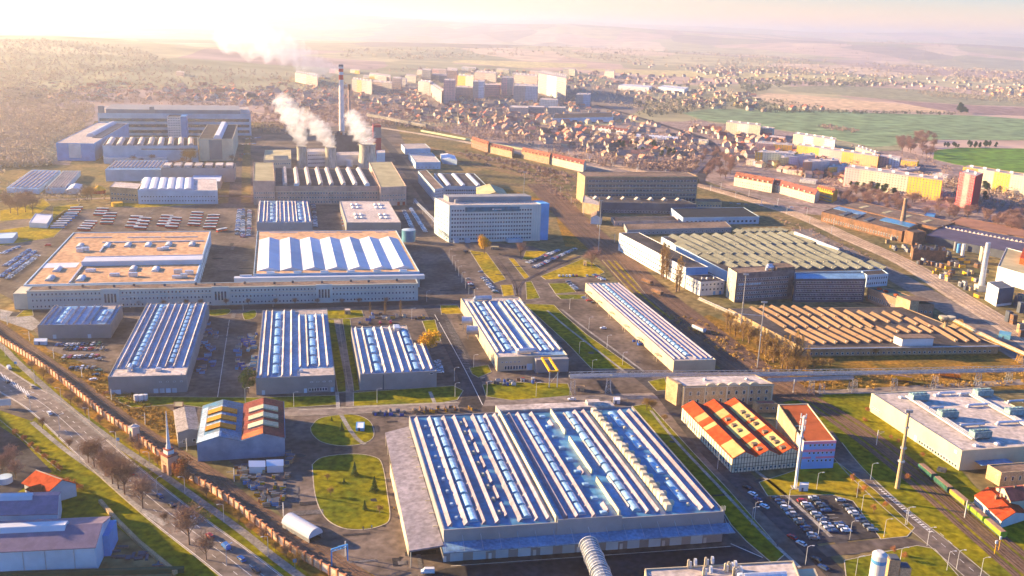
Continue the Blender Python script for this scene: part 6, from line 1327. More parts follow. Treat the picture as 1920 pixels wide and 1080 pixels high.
truss('pipe_bridge', 'yellow lit pipe bridge running down the right edge behind the derelict hall', [P(1782, 597, 6), P(1868, 640, 6), P(1985, 692, 6)], 5.2, 6.8, 2.2, [P(1800, 612), P(1868, 655), P(1910, 680)], 3, pm_=yel)
truss('pipe_bridge', 'row of white posts carrying pipes beside the long street by the administration block', [P(778, 376, 7), P(812, 410, 7), P(836, 448, 7)], 6.2, 7.2, 2, [P(778, 382), P(795, 402), P(812, 424), P(826, 444)], 2)
truss('pipe_bridge', 'pipe run in front of the small white block by the tracks', [P(1310, 560, 5), P(1378, 590, 5), P(1440, 596, 5)], 4.4, 5.4, 1.6, [P(1345, 582), P(1400, 600)], 2, pm_=w_beige)
# ------------------------------------------------------------------ masts
def mast(name, label, base, top, r0, r1, mat, bands=(), n=12):
    p = P(*base); q = (base[1]-top[1]); hh = height(base[0]+(top[0]-base[0])*.9, top[1], q*.985)
    t = thing(name, label, 'mast', (p.x, p.y, 0)); m = MB(); m.cyl(0, 0, 0, hh, r0, r1, n); m.obj('shaft', mat, t)
    for f in bands: m = MB(); r = r0+(r1-r0)*f; m.cyl(0, 0, hh*f, hh*f+.7, r*1.7, r*1.7, n); m.obj('collar', steel, t)
    return t, hh
t, hh = mast('telecom_mast', 'white telecom mast with antenna panels beside the half timbered hall', (1491, 915), (1512, 778), .75, .5, w_white, (.7,))
for k in range(9):
    a = k*2*math.pi/3+.4; lv = k//3; m = MB(); m.box(-.22, -.15, 0, .22, .15, 2.3); m.obj('antenna_panel', w_white, t, (1.3*math.cos(a), 1.3*math.sin(a), hh-1.5-lv*2.9))
m = MB(); m.cyl(0, 0, hh-1, hh-.8, 1.3, 1.3, 8); m.cyl(0, 0, hh-7, hh-6.8, 1.3, 1.3, 8); m.obj('platform', steel, t); m = MB(); m.box(-1.8, -1.8, 0, 1.8, 1.8, .4); m.obj('plinth', conc, t)
t, hh = mast('floodlight_mast', 'thick brown sunlit mast standing by the tracks at the lower right', (1682, 916), (1706, 768), 1.1, .55, w_brick2, (.35, .52, .78)); m = MB(); m.box(-1.6, -.5, hh-1, 1.6, .5, hh+.3); m.cyl(0, 0, hh, hh+2.5, .08, .08, 5); m.obj('lamp_frame', steel, t)
for lab, b_, tp in [('tall thin floodlight mast rising before the dark brick office', (1388, 622), (1399, 513)), ('tall thin mast left of the derelict hall', (1420, 690), (1430, 565)), ('tall thin mast between the long beige hall and the administration block', (1122, 470), (1126, 375)), ('thin mast by the tracks behind the administration block', (982, 366), (983, 322))]:
    t, hh = mast('floodlight_mast', lab, b_, tp, .45, .28, w_grey, (.5,), 8); m = MB(); m.box(-1.8, -.3, hh-.5, 1.8, .3, hh+.5); m.obj('lamp_frame', steel, t)
# street lamps
def lamp_proto():
    t = thing('street_lamp', None, None); m = MB(); m.cyl(0, 0, 0, 8.2, .14, .09, 6); m.obj('pole', trim, t); m = MB(); m.beam((0, 0, 8.1), (1.0, 0, 8.7), .08); m.beam((1.0, 0, 8.7), (2.0, 0, 8.8), .08); ar = m.obj('arm', trim, t); m = MB(); m.box(1.8, -.2, 8.66, 2.6, .2, 8.86); m.obj('lamp_head', w_white, ar); return t
LP = None
def lamps(where, pts, group, rz=0):
    global LP
    for i, (x, y) in enumerate(pts):
        p = P(x, y); lab = 'street lamp %s' % where
        if LP is None: LP = lamp_proto(); LP.location = p; LP.rotation_euler = (0, 0, rz); tag(LP, lab, 'street lamp', group)
        else: o = dup(LP, (p.x, p.y, 0), rz, 1, lab, group); o['category'] = 'street lamp'
lamps('on the wall side of the highway', [(10, 668), (66, 720), (115, 755), (168, 794), (219, 840), (281, 879), (347, 927), (420, 980), (503, 1042)], 'lamps along the highway', R(210))
lamps('on the grass side of the highway', [(57, 767), (112, 808), (150, 870-2), (295, 930), (366, 990), (425, 1060)], 'lamps along the highway', R(40))
lamps('on the lawn in front of the hall row', [(551, 763), (707, 756), (460, 755), (853, 745), (852, 715), (1005, 744), (888, 690), (913, 742)], 'lamps of the works streets')
lamps('round the staff car park', [(1478, 950), (1531, 918), (1534, 1005), (1593, 1012), (1657, 1008), (1615, 960), (1606, 934), (1632, 900), (1697, 985)], 'lamps round the car park')
lamps('beside the road with white hatching', [(1700, 985), (1775, 1070), (1793, 1068), (1838, 1082), (1738, 1024), (1686, 1063), (1604, 1080)], 'lamps along the hatched road')
lamps('on the strip between the two long halls', [(1068, 580), (1104, 617), (1138, 652), (1167, 685), (1110, 700), (1086, 664)], 'lamps between the long halls')
lamps('along the dim street at the office wing', [(245, 578), (456, 582), (512, 576), (800, 566), (772, 600), (458, 545)], 'lamps at the office wing'); lamps('beside the street by the half timbered hall', [(1414, 975), (1409, 985), (1510, 1060), (1345, 880), (1290, 780)], 'lamps beside the half timbered hall')
lamps('in the row of posts right of the folded roof hall', [(842, 485), (848, 497), (854, 508), (860, 518), (866, 530), (873, 541), (879, 552), (889, 562)], 'posts beside the dark street')
# railway catenary masts
def cat_masts(where, px, off, every, n_, group, hh=8.5):
    pts = path(px, n=8); nn = normals(pts); src = None; acc = 0; c = 0
    for i in range(len(pts)-1):
        d = pts[i+1]-pts[i]; L = d.length
        while acc < L and c < n_:
            q = pts[i]+d*(acc/L)+nn[i]*off; acc += every; c += 1; a = math.atan2(d.y, d.x)
            if src is None:
                src = thing('catenary_mast', None, None); m = MB(); m.box(-.16, -.16, 0, .16, .16, hh); m.obj('post', trim, src); m = MB(); s = -1 if off > 0 else 1; m.beam((0, 0, hh-1.2), (0, s*3.4, hh-.8), .07); m.beam((0, 0, hh-2.6), (0, s*3.4, hh-1), .06); m.obj('bracket', steel, src); o = src
            else: o = dup(src, (0, 0, 0))
            o.location = (q.x, q.y, 0); o.rotation_euler = (0, 0, a); tag(o, 'railway catenary mast '+where, 'catenary mast', group)
        acc -= L
cat_masts('along the boundary railway', RB, 6, 42, 13, 'masts of the boundary railway', 6.5)
cat_masts('along the pale main line', CR, -11, 55, 16, 'masts of the main line'); cat_masts('on the far side of the main line', CR, 13, 60, 14, 'masts of the main line')
cat_masts('along the rusty works tracks', MR, 16, 70, 6, 'masts of the works tracks')
cat_masts('beside the wagon tracks', T2, -5, 75, 4, 'masts of the wagon tracks')
p0 = None
for lab, x, y in (('left of two yellow signal posts by the wagon tracks', 1864, 1040), ('right of two yellow signal posts by the wagon tracks', 1872, 1032)):
    p = P(x, y); t = thing('signal_post', lab, 'signal', (p.x, p.y, 0)); m = MB(); m.cyl(0, 0, 0, 6, .14, .12, 6); m.obj('post', yel, t); m = MB(); m.box(-.4, -.2, 5, .4, .2, 6.4); m.obj('signal_head', w_white, t)
p = P(1770, 630); t = thing('water_tower', 'mushroom shaped concrete water tower at the end of the old workshop', 'water tower', (p.x, p.y, 0)); m = MB(); m.cyl(0, 0, 0, 11, 1.6, 1.3, 12); m.obj('stem', w_brick2, t)
for dx in (-2.6, 2.8): m = MB(); m.cyl(dx, 0, 11, 13, 1.2, 3, 14, cap=False); m.cyl(dx, 0, 13, 14.6, 3, 3, 14); m.obj('bowl', w_beige, t)
for lab, x, y in (('road sign with a round blue face beside the highway, right one', 553, 1065), ('blue road sign on a post in the middle of the wall-side verge', 222, 835), ('blue road sign near the top of the highway', 30, 690)):
    p = P(x, y); t = thing('road_sign', lab, 'road sign', (p.x, p.y, 0)); m = MB(); m.cyl(0, 0, 0, 3.6, .07, .07, 6); m.obj('post', trim, t); m = MB(); m.box(-.7, -.05, 2.4, .7, .05, 3.9); m.obj('sign_face', MATS['paint_blue2'], t)
p = P(8, 765); t = thing('billboard', 'white billboard beside the highway at the left edge', 'billboard', (p.x, p.y, 0), R(15)); m = MB(); m.box(-3.4, -.15, 1.4, 3.4, .15, 5); m.obj('panel', w_white, t); m = MB(); m.beam((-2.4, 0, 0), (-2.4, 0, 1.4), .1); m.beam((2.4, 0, 0), (2.4, 0, 1.4), .1); m.obj('legs', steel, t)
# guard rail of the side road
A_ = path([(-10, 782), (30, 815), (70, 850), (114, 887)], n=5); t = thing('guard_rail', 'pale fence rail between the green bank and the dark side road', 'railing', (A_[0].x, A_[0].y, 0)); m = MB()
for a, b in zip(A_[:-1], A_[1:]): m.beam((a-A_[0])+Vector((0, 0, .9)), (b-A_[0])+Vector((0, 0, .9)), .14); m.beam((a-A_[0]), (a-A_[0])+Vector((0, 0, .9)), .08)
m.obj('rail', conc, t)
A_ = [P(188, 943), P(218, 978), P(262, 1022), (P(330, 1078))]; t = thing('yard_fence', 'brown board fence behind the corner warehouses', 'fence', (A_[0].x, A_[0].y, 0)); m = MB()
for a, b in zip(A_[:-1], A_[1:]): m.beam((a-A_[0])+Vector((0, 0, 1)), (b-A_[0])+Vector((0, 0, 1)), 1.0, n=4)
m.obj('boards', w_brick2, t)
# ------------------------------------------------------------------ wagons
wg_g, wg_y, wg_d = M('wagon_green', (.24, .38, .04), .7, var=.2, scale=.4), M('wagon_tan', (.55, .42, .07), .7, var=.2, scale=.4), M('wagon_dark_green', (.04, .12, .08), .7, var=.2, scale=.4)
def wagon(label, p, a, mat, L=11.5, hh=2.4, grp='hopper wagons on the right hand track'):
    t = thing('freight_wagon', label, 'wagon', (p.x, p.y, .45), a, grp)
    m = MB(); m.yprofile([(-.8, .9), (-1.45, 1.7), (-1.45, hh+1), (1.45, hh+1), (1.45, 1.7), (.8, .9)][::-1], -L/2, L/2); 
    for k in range(7): m.box(-L/2+k*L/6-.08, -1.55, 1.7, -L/2+k*L/6+.08, 1.55, hh+.9)
    m.obj('hopper', mat, t); m = MB(); m.box(-L/2+.3, -1.2, hh+1.01, L/2-.3, 1.2, hh+1.2); m.obj('load', w_brick, t); m = MB(); m.box(-L/2-.4, -1.1, .7, L/2+.4, 1.1, .95); m.obj('underframe', w_dark, t)
    for k in (-.38, -.26, .26, .38):
        m = MB(); m.cyl(0, 0, -1, 1, .45, n=10); m.v = [(x_, z_, y_+.45) for x_, y_, z_ in m.v]; m.obj('wheelset', rail_m, t, (L*k, 0, 0))
    return t
pts = path([(1722, 880), (1752, 905), (1800, 945), (1850, 988), (1878, 1012)], n=20)
labs = ['dark green hopper wagon furthest from the camera', 'dark grey hopper wagon second in the row', 'tan sunlit hopper wagon in the middle of the row', 'green sunlit hopper wagon after the tan one', 'green hopper wagon nearest the camera']
cum = 0; last = pts[0]; nxt = 2; k = 0
for a, b in zip(pts[:-1], pts[1:]):
    cum += (b-a).length
    if cum > nxt+6 and k < 7:
        lab = (labs+['bright green hopper wagon second from the camera', 'last green hopper wagon at the near end'])[k]; wagon(lab, a, math.atan2((b-a).y, (b-a).x), [wg_d, wg_d, wg_y, wg_g, wg_g, wg_g, wg_g][k]); nxt += 13.2; k += 1
for lab, x, y, mt in (('rusty flat wagon on the works tracks by the poplars', 1213, 533, w_rust), ('second rusty wagon further down the works tracks', 1232, 553, w_rust), ('pale open wagon standing in the shade of the long beige hall', 1310, 622, w_pale), ('orange wagon left in the dry grass behind the pale roofed hall', 1780, 710, M('paint_orange', (.55, .20, .03), .7, var=.2, scale=.4)), ('yellow wagon in the dry grass beside the pipe bridge', 1690, 716, yel)): 
    q = P(x, y); wagon(lab, q, R(-60) if y < 650 else R(-20), mt, grp='single wagons'); 
# ------------------------------------------------------------------ cars
tyre = M('tyre', (.02, .02, .02), .9); cglass = M('car_glass', (.02, .03, .04), .1, var=.1, spec=.9)
CARC = {'white': (.75, .76, .77), 'silver': (.48, .50, .52), 'grey': (.20, .21, .22), 'black': (.025, .027, .03), 'dark blue': (.03, .06, .16), 'blue': (.05, .16, .42), 'red': (.45, .03, .03), 'green': (.06, .14, .08), 'beige': (.50, .44, .34)}
CARP = {}
def car_proto(col, body):
    t = thing('parked_car', None, None); m_ = M('car_paint_'+col.replace(' ', '_'), CARC[col], .25, .1, var=.03, spec=.6)
    L, Hh = (4.4, 1.45) if body == 'hatchback' else (4.6, 1.48) if body == 'estate' else (5.2, 2.1)
    lo = [(-L/2, .35), (-L/2, .8), (-L/2+.25, .95), (-L*.18, 1.0), (L*.42, 1.0), (L/2, .9), (L/2, .35)] if body != 'van' else [(-L/2, .35), (-L/2, .95), (-L/2+.9, 1.15), (-L/2+1.5, 1.3), (L/2, 1.3), (L/2, .35)]
    m = MB(); m.yprofile([], 0, 0) if False else None; w = .88 if body != 'van' else 1.0
    m = MB(); m.v = []; pr = lo
    def side(pr, w, mm, taper=1.0):
        n = len(pr); i = len(mm.v)
        for s in (-1, 1):
            for x, z in pr: mm.v.append((x, s*w*(taper if z > 1.2 else 1), z))
        for k in range(n): j = (k+1) % n; mm.f.append([i+k, i+j, i+n+j, i+n+k]); mm.m.append(0)
        mm.f.append([i+k for k in range(n)][::-1]); mm.f.append([i+n+k for k in range(n)]); mm.m += [0, 0]
    side(lo, w, m); m.obj('body', m_, t)
    cab = {'hatchback': [(-L*.22, .98), (-L*.08, Hh-.06), (L*.30, Hh-.06), (L*.44, .98)], 'estate': [(-L*.22, .98), (-L*.09, Hh-.06), (L*.40, Hh-.06), (L*.47, .98)], 'van': [(-L*.34, 1.25), (-L*.24, Hh-.08), (L*.47, Hh-.08), (L*.49, 1.25)]}[body]
    m = MB(); side(cab, w-.06, m, .82); m.obj('windows', cglass if body != 'van' else m_, t)
    m = MB(); x0, x1 = cab[1][0]+.05, cab[2][0]; m.box(x0, -w*.78, Hh-.055, x1, w*.78, Hh); m.obj('roof', m_, t)
    wh = MB(); wh.cyl(0, 0, -.1, .1, .32, n=10); wh.v = [(a, c, b) for a, b, c in wh.v]; o = None
    for x in (-L*.31, L*.31):
        for y in (-w+.06, w-.06):
            if o is None: o = wh.obj('wheel', tyre, t, (x, y, .32))
            else: copy_at(o, (x, y, .32))
    return t
CARQ = []
def car(col, body, px, py, a, where, group, z=.22, cat='car'):
    CARQ.append((P(px, py), col, body, a, where, group, z))
def make_car(p, col, body, a, where, group, z):
    lab = '%s %s %s' % (col, body, where); k = (col, body)
    if k not in CARP: o = CARP[k] = car_proto(col, body); o.location = (p.x, p.y, z); o.rotation_euler = (0, 0, a); tag(o, lab, 'car' if body != 'van' else 'van', group)
    else: o = dup(CARP[k], (p.x, p.y, z), a, 1, lab, group); o['category'] = 'car' if body != 'van' else 'van'
random.seed(3)
CW_ = (('white', 4), ('silver', 5), ('grey', 4), ('black', 4), ('dark blue', 3), ('blue', 1.5), ('red', 1.6), ('green', .7), ('beige', .6))
def carrow(where, a, b, step, ang, group, fill=.9, z=.22, bodies=('hatchback', 'estate'), cols=None):
    A, Bq = P(*a), P(*b); L = (Bq-A).length; n = int(L/step); base = math.atan2((Bq-A).y, (Bq-A).x)
    for k in range(n+1):
        if random.random() > fill: continue
        q = A+(Bq-A)*(k*step/L)+Vector((random.uniform(-.3, .3), random.uniform(-.3, .3), 0)); x, y = proj(q)
        c = random.choices([c for c, w in CW_], [w for c, w in CW_])[0] if not cols else random.choice(cols)
        car(c, random.choice(bodies), x, y, base+R(ang)+(math.pi if random.random() < .5 else 0)+random.uniform(-.04, .04), where, group, z)
CP_ = 'cars in the lower right car park'
carrow('in the leftmost row of the lower right car park', (1456, 936), (1528, 1012), 2.9, 78, CP_); carrow('in the second row of the lower right car park', (1505, 942), (1566, 1004), 2.9, 80, CP_); carrow('in the third row of the lower right car park', (1526, 936), (1590, 1000), 2.9, 80, CP_, .85); carrow('in the rightmost row of the lower right car park', (1575, 940), (1640, 1000), 2.9, 80, CP_)
for c, x, y in (('black', 1400, 917), ('white', 1411, 929), ('dark blue', 1421, 940), ('white', 1433, 952), ('red', 1485, 1010), ('white', 1502, 1022), ('black', 1530, 1052), ('dark blue', 1543, 1067)): car(c, 'hatchback', x, y, R(-53), 'parked along the street by the half timbered hall', 'cars along the street', .26)
HC = 'cars driving on the highway'
for c, bd, x, y, w in (('silver', 'van', 17, 692, 'at the top left of the highway'), ('black', 'hatchback', 15, 718, 'crossing the hatched area of the highway'), ('beige', 'hatchback', 61, 727, 'upper on the sunlit highway'), ('beige', 'estate', 52, 745, 'lower of two side by side on the sunlit highway'), ('white', 'hatchback', 93, 777, 'alone on the sunlit highway'), ('red', 'hatchback', 246, 890, 'under the bare trees of the highway'), ('dark blue', 'hatchback', 300, 933, 'under the highway lamp'), ('black', 'estate', 322, 950, 'following on the highway'), ('white', 'van', 362, 978, 'behind the big bare tree'), ('red', 'estate', 394, 1008, 'lower on the highway'), ('blue', 'van', 424, 1028, 'in the lower highway queue'), ('blue', 'estate', 453, 1051, 'in the lower highway queue'), ('black', 'estate', 480, 1072, 'at the bottom of the highway'), ('white', 'hatchback', 1072, 751, 'on the sunlit street behind the biggest hall'), ('white', 'van', 802, 1075, 'at the bottom edge by the biggest hall'), ('white', 'hatchback', 1131, 617, 'by the long beige hall'), ('grey', 'van', 1392, 740, 'beside the yellow brick house')):
    car(c, bd, x, y, R(-50) if x < 500 else R(5), w, HC if x < 500 else 'cars on the works streets')
LC = 'cars in the left car park'
for w, a, b, st in (('in the top row of the left car park', (108, 648), (192, 647), 3), ('in the second row of the left car park', (124, 656), (198, 656), 3), ('in the third row of the left car park', (122, 671), (190, 669), 3), ('in the nearest row of the left car park', (134, 692), (180, 691), 3)): carrow(w, a, b, st, 80, LC, .85)
for c, x, y in (('green', 185, 697), ('black', 180, 705), ('white', 175, 714), ('grey', 185, 676)): car(c, 'estate', x, y, R(0), 'in the single file left of the long grey hall', LC)
TC = 'cars in the triangular car park'
carrow('in the left file of the triangular car park', (990, 494), (1048, 470), 3, 80, TC); carrow('in the right file of the triangular car park', (1001, 503), (1080, 467), 3, 80, TC)
carrow('beside the lawn by the long beige hall', (1049, 519), (1105, 518), 3, 80, TC, .8); carrow('in the short row before the long beige hall', (1066, 530), (1082, 545), 3, 80, TC); carrow('at the back end of the long beige hall', (1115, 517), (1135, 528), 3, 80, TC); carrow('beside the back corner of the long beige hall', (1094, 559), (1115, 570), 3, 80, TC)
SC = 'cars along the dark street'
carrow('along the dark street below the administration block', (906, 522), (930, 550), 3.2, 80, SC); carrow('in the shade of the dark street', (875, 520), (892, 552), 4, 80, SC, .6); car('black', 'estate', 873, 473, R(30), 'at the head of the dark street', SC); car('silver', 'estate', 901, 511, R(0), 'where shade meets light on the dark street', SC)
YC = 'cars parked between the small pale halls'
carrow('in the left file between the two small pale halls', (588, 384), (592, 428), 3, 80, YC); carrow('in the right file between the two small pale halls', (640, 384), (646, 426), 3, 80, YC); carrow('right of the plain cream roof', (757, 396), (776, 436), 3, 75, YC, .9, cols=['white', 'silver', 'grey']); carrow('in the file beside the round tank', (770, 392), (798, 436), 3, 75, YC, .9, cols=['white', 'silver'])
BC = 'cars parked beside the bus yard'
for i, (a, b) in enumerate((((449, 394), (444, 442)), ((456, 394), (455, 446)), ((468, 396), (466, 444)))): carrow('in the %s file right of the bus yard' % ('left', 'middle', 'right')[i], a, b, 3, 80, BC, .8)
EC = 'cars in the far left storage yard'
for i, (a, b) in enumerate((((2, 478), (40, 462)), ((10, 500), (55, 470)), ((2, 520), (66, 472)), ((14, 524), (72, 480)))): carrow('in storage file %s at the far left edge' % ('one', 'two', 'three', 'four')[i], a, b, 3.1, 80, EC, .85, cols=['blue', 'blue', 'silver', 'white', 'dark blue'] if i < 3 else ['white', 'grey', 'silver'])
UC = 'cars near the far left complex'
for i, (a, b) in enumerate((((455, 262), (490, 258)), ((452, 272), (480, 270)), ((450, 290), (468, 290)), ((250, 283), (300, 283)))): carrow('in the shaded yard right of the far left complex', a, b, 3.2, 80, UC, .8)
carrow('along the street before the gantry hall', (905, 716), (1010, 712), 6, 85, 'cars on the works streets', .5); carrow('in the loading lane beside the notched hall', (820, 680), (826, 702), 4.5, 90, 'cars on the works streets', 1, cols=['white', 'silver'])
carrow('in front of the lawn north of the notched hall', (674, 608), (745, 606), 7, 85, 'cars on the works streets', .7, cols=['red', 'black', 'dark blue']); carrow('at the roadside right of the old town houses', (1300, 378), (1520, 392), 9, 5, 'cars by the level crossing', .6)
carrow('on the stadium parking ground', (1050, 240), (1120, 246), 3, 80, 'cars on the stadium parking ground', .9); carrow('in the nearer file of the stadium parking ground', (1060, 246), (1130, 252), 3, 80, 'cars on the stadium parking ground', .9)
# the farthest cars are a single mass, the 300 that show largest are cars of their own
def finish_cars():
    CARQ.sort(key=lambda c: c[0].length)
    for c in CARQ[:296]: make_car(*c)
    m = MB(); ks = list(CARC)
    for p, col, body, a, where, group, z in CARQ[296:]:
        t = MB((math.cos(a), math.sin(a)), (-math.sin(a), math.cos(a))); k = ks.index(col); t.yprofile([(-.85, .35), (-.85, .95), (.85, .95), (.85, .35)][::-1], -2.15, 2.15, k); t.box(-1.2, -.72, .951, 1.5, .72, 1.35, len(ks)); t.box(-1.0, -.66, 1.351, 1.3, .66, 1.42, k); i = len(m.v)
        m.v += [(q[0]+p.x, q[1]+p.y, q[2]+z) for q in t.v]; m.f += [[j+i for j in f] for f in t.f]; m.m += t.m
    m.obj('parked_cars', [MATS.get('car_paint_'+k.replace(' ', '_')) or M('car_paint_'+k.replace(' ', '_'), CARC[k], .25) for k in ks]+[cglass], kind='stuff')['label'] = 'small parked cars in the far yards and lots'
# buses
def bus_proto(red):
    t = thing('parked_bus', None, None); m = MB(); m.box(-6, -1.25, .35, 6, 1.25, 1.5); m.obj('lower_body', MATS['band_red'] if red else w_blue, t); m = MB(); m.box(-6, -1.25, 1.5, 6, 1.25, 2.3); m.obj('window_band', cglass, t); m = MB(); m.box(-6, -1.25, 2.3, 6, 1.25, 2.9); m.box(-3, -.8, 2.9, 1, .8, 3.15); m.obj('roof', w_white, t)
    wh = MB(); wh.cyl(0, 0, -.15, .15, .5, n=10); wh.v = [(a, c, b) for a, b, c in wh.v]
    for x in (-3.6, 3.8):
        for y in (-1.15, 1.15): wh.obj('wheel', tyre, t, (x, y, .5))
    return t
BP = {}
def buses(where, a, n, step, red=True, ang=0, z=.15):
    for k in range(n):
        x, y = a[0]+step[0]*k, a[1]+step[1]*k; p = P(x, y); lab = 'white %s bus %s' % ('and red' if red else 'and blue', where)
        if red not in BP: o = BP[red] = bus_proto(red)
        else: o = dup(BP[red], (0, 0, 0))
        o.location = (p.x, p.y, z); o.rotation_euler = (0, 0, R(ang)); tag(o, lab, 'bus', 'buses in the bus yard')
g_ = random.seed(9)
buses('in the left column of the second bus group', (247, 428), 4, (3.2, -6), ang=-2); buses('in the right column of the second bus group', (263, 431), 4, (3.2, -6), ang=-2)
buses('in the left column of the third bus group', (306, 425), 4, (2.6, -5.5), ang=-2); buses('in the right column of the third bus group', (322, 429), 4, (2.6, -5.5), ang=-2)
buses('in the left column of the fourth bus group', (364, 424), 5, (1.6, -5.4), ang=-2); buses('in the right column of the fourth bus group', (393, 430), 5, (2, -5.6), ang=12)
buses('in the rows left of the second bus group', (200, 421), 4, (2.6, -5.6), ang=10); buses('at the back of the bus yard', (187, 405), 3, (3, -5), ang=0); buses('in the front left bus rows', (158, 433), 4, (4.2, -4.6), ang=-3)
buses('in the herringbone row', (108, 428), 6, (5, -4.4), False, 15); buses('behind the herringbone row', (136, 403), 3, (4, -5), True, 20); buses('alone below the bus yard', (416, 434), 1, (0, 0), True, 60)
car('red', 'van', 90, 462, R(0), 'alone on the empty asphalt left of the tan roofs', 'cars on the works streets'); 
finish_cars()
# people
def person(label, x, y, cloth, a=0):
    p = P(x, y); t = thing('person', label, 'person', (p.x, p.y, .22), R(a)); m = MB(); prof = [(0, .10), (.45, .11), (.85, .17), (1.0, .19), (1.35, .22), (1.45, .19), (1.52, .07), (1.58, .09), (1.7, .11), (1.78, .05)]
    for (z0, r0), (z1, r1) in zip(prof[2:-1], prof[3:]): m.cyl(0, 0, z0, z1, r0, r1, 8, cap=z1 > 1.77)
    for s in (-1, 1): m.beam((s*.1, s*.15, 0), (s*.08, 0, .88), .07, .1, 6); m.beam((s*.24, 0, 1.4), (s*.28, .08*s, .85), .06, .04, 6)
    o = m.obj('body', M('skin_and_coat', (.10, .08, .08), .9), t); m = MB(); m.cyl(0, 0, .86, 1.46, .20, .235, 8); m.obj('coat', cloth, t)
for lab, x, y, c in (('person in dark clothes walking on the lower path of the highway', 111, 822, w_dark), ('person on the right in a hi-vis vest beside the long canopy', 739, 957, yel), ('person on the left in dark clothes beside the long canopy', 735, 956, w_dark), ('person in dark clothes at the lower edge of the oval lawn', 681, 995, w_dark), ('person in a blue jacket at the lower tip of the oval lawn', 697, 992, w_blue), ('person walking along the street before the half timbered hall', 1457, 1026, w_dark)): person(lab, x, y, c)
# ------------------------------------------------------------------ vegetation
barkm = M('bark', (.20, .13, .09), .95, var=.2, scale=2)
def leafm(key, c, c2): return M('leaf_'+key, c, .9, col2=c2, scale=.6, spec=.05)
L_bare = leafm('twigs', (.34, .20, .12), (.20, .12, .08)); L_gold = leafm('twigs_gold', (.42, .26, .06), (.26, .15, .05)); L_yel = leafm('yellow', (.75, .42, .02), (.50, .28, .02))
L_ever = leafm('evergreen', (.05, .085, .035), (.03, .055, .03)); L_fir = leafm('fir_green', (.10, .14, .03), (.05, .09, .03)); L_or = leafm('orange', (.50, .20, .06), (.30, .12, .05)); L_red = leafm('mauve', (.36, .20, .15), (.20, .12, .10))
rng = random.Random(77)
def bare_mesh(seed, H=9):
    """short trunk, spreading limbs, thousands of fine twigs filling a wide oval crown"""
    g = random.Random(seed); tr = MB(); tw = MB(); Rc = H*.40; cz = H*.60; rz_ = H*.42
    tr.beam((0, 0, 0), (0, 0, H*.28), H*.022, H*.016, 6); tips = []
    def limb(a, b, r, k):
        mid = (a+b)/2+Vector((g.uniform(-1, 1), g.uniform(-1, 1), g.uniform(-.3, .6)))*(b-a).length*.1
        tr.beam(a, mid, r, r*.75, 4); tr.beam(mid, b, r*.75, r*.4, 4); tips.extend([mid, b])
        if k < 2:
            for _ in range(4):
                s_ = a+(b-a)*g.uniform(.35, 1); q = s_+Vector((g.gauss(0, 1), g.gauss(0, 1), g.uniform(-.1, 1.2))).normalized()*(b-a).length*g.uniform(.4, .7); limb(s_, q, r*.5, k+1)
    for i in range(9):
        a = i*2.4; el = g.uniform(.35, 1.45); f = g.uniform(.75, 1.0); b = Vector((math.cos(a)*math.cos(el)*Rc*f, math.sin(a)*math.cos(el)*Rc*f, H*.28+(cz-H*.28)*.5+rz_*math.sin(el)*f)); limb(Vector((0, 0, H*g.uniform(.18, .3))), b, H*.011, 0)
    for s_ in tips:
        for _ in range(5):
            d = Vector((g.gauss(0, 1), g.gauss(0, 1), g.gauss(.5, .8))).normalized(); l = H*g.uniform(.06, .16); w = Vector((g.gauss(0, 1), g.gauss(0, 1), g.gauss(0, 1))).normalized()*.035; q = s_+d*l*.25*g.random()
            tw.face([tuple(q-w), tuple(q+w), tuple(q+d*l)])
            e = (d+Vector((g.gauss(0, 1), g.gauss(0, 1), g.gauss(0, 1)))*.6).normalized(); q2 = q+d*l*.5; tw.face([tuple(q2-w*.8), tuple(q2+w*.8), tuple(q2+e*l*.7)])
    return tr, tw
def clump_mesh(seed, H, Rr, n, leaf, shape='round', z0=.25):
    """leaf clumps spread through an uneven crown volume"""
    g = random.Random(seed); m = MB(); lobes = [(Vector((g.uniform(-.5, .5)*Rr, g.uniform(-.5, .5)*Rr, H*(z0+.15+.55*g.random()))), Rr*g.uniform(.35, .62)) for _ in range(9)]
    for _ in range(n):
        if shape == 'round': c, r = g.choice(lobes); d = Vector((g.gauss(0, 1), g.gauss(0, 1), g.gauss(0, 1))).normalized()*r*g.uniform(.45, 1.08); p = c+d
        elif shape == 'fir': f = g.random()**1.5; a = g.uniform(0, 6.283); tier = .75+.25*math.cos(f*38); rr = Rr*(1-f)*tier*g.uniform(.5, 1.05); p = Vector((rr*math.cos(a), rr*math.sin(a), H*(.08+.92*f)-rr*.15)); 
        else: f = g.random(); a = g.uniform(0, 6.283); rr = Rr*(.35+.65*math.sin(min(1, f*1.15)*math.pi)**.6)*g.uniform(.2, 1.0); p = Vector((rr*math.cos(a), rr*math.sin(a), H*(.12+.88*f)))
        s = leaf*g.uniform(.6, 1.3); u = Vector((g.gauss(0, 1), g.gauss(0, 1), g.gauss(0, .7))).normalized()*s; v = Vector((g.gauss(0, 1), g.gauss(0, 1), g.gauss(0, 1))).normalized()*s
        m.face([tuple(p-u), tuple(p+v*.7), tuple(p+u), tuple(p-v*.7)] if g.random() < .5 else [tuple(p-u), tuple(p+v), tuple(p+u)])
    return m
TPR = {}
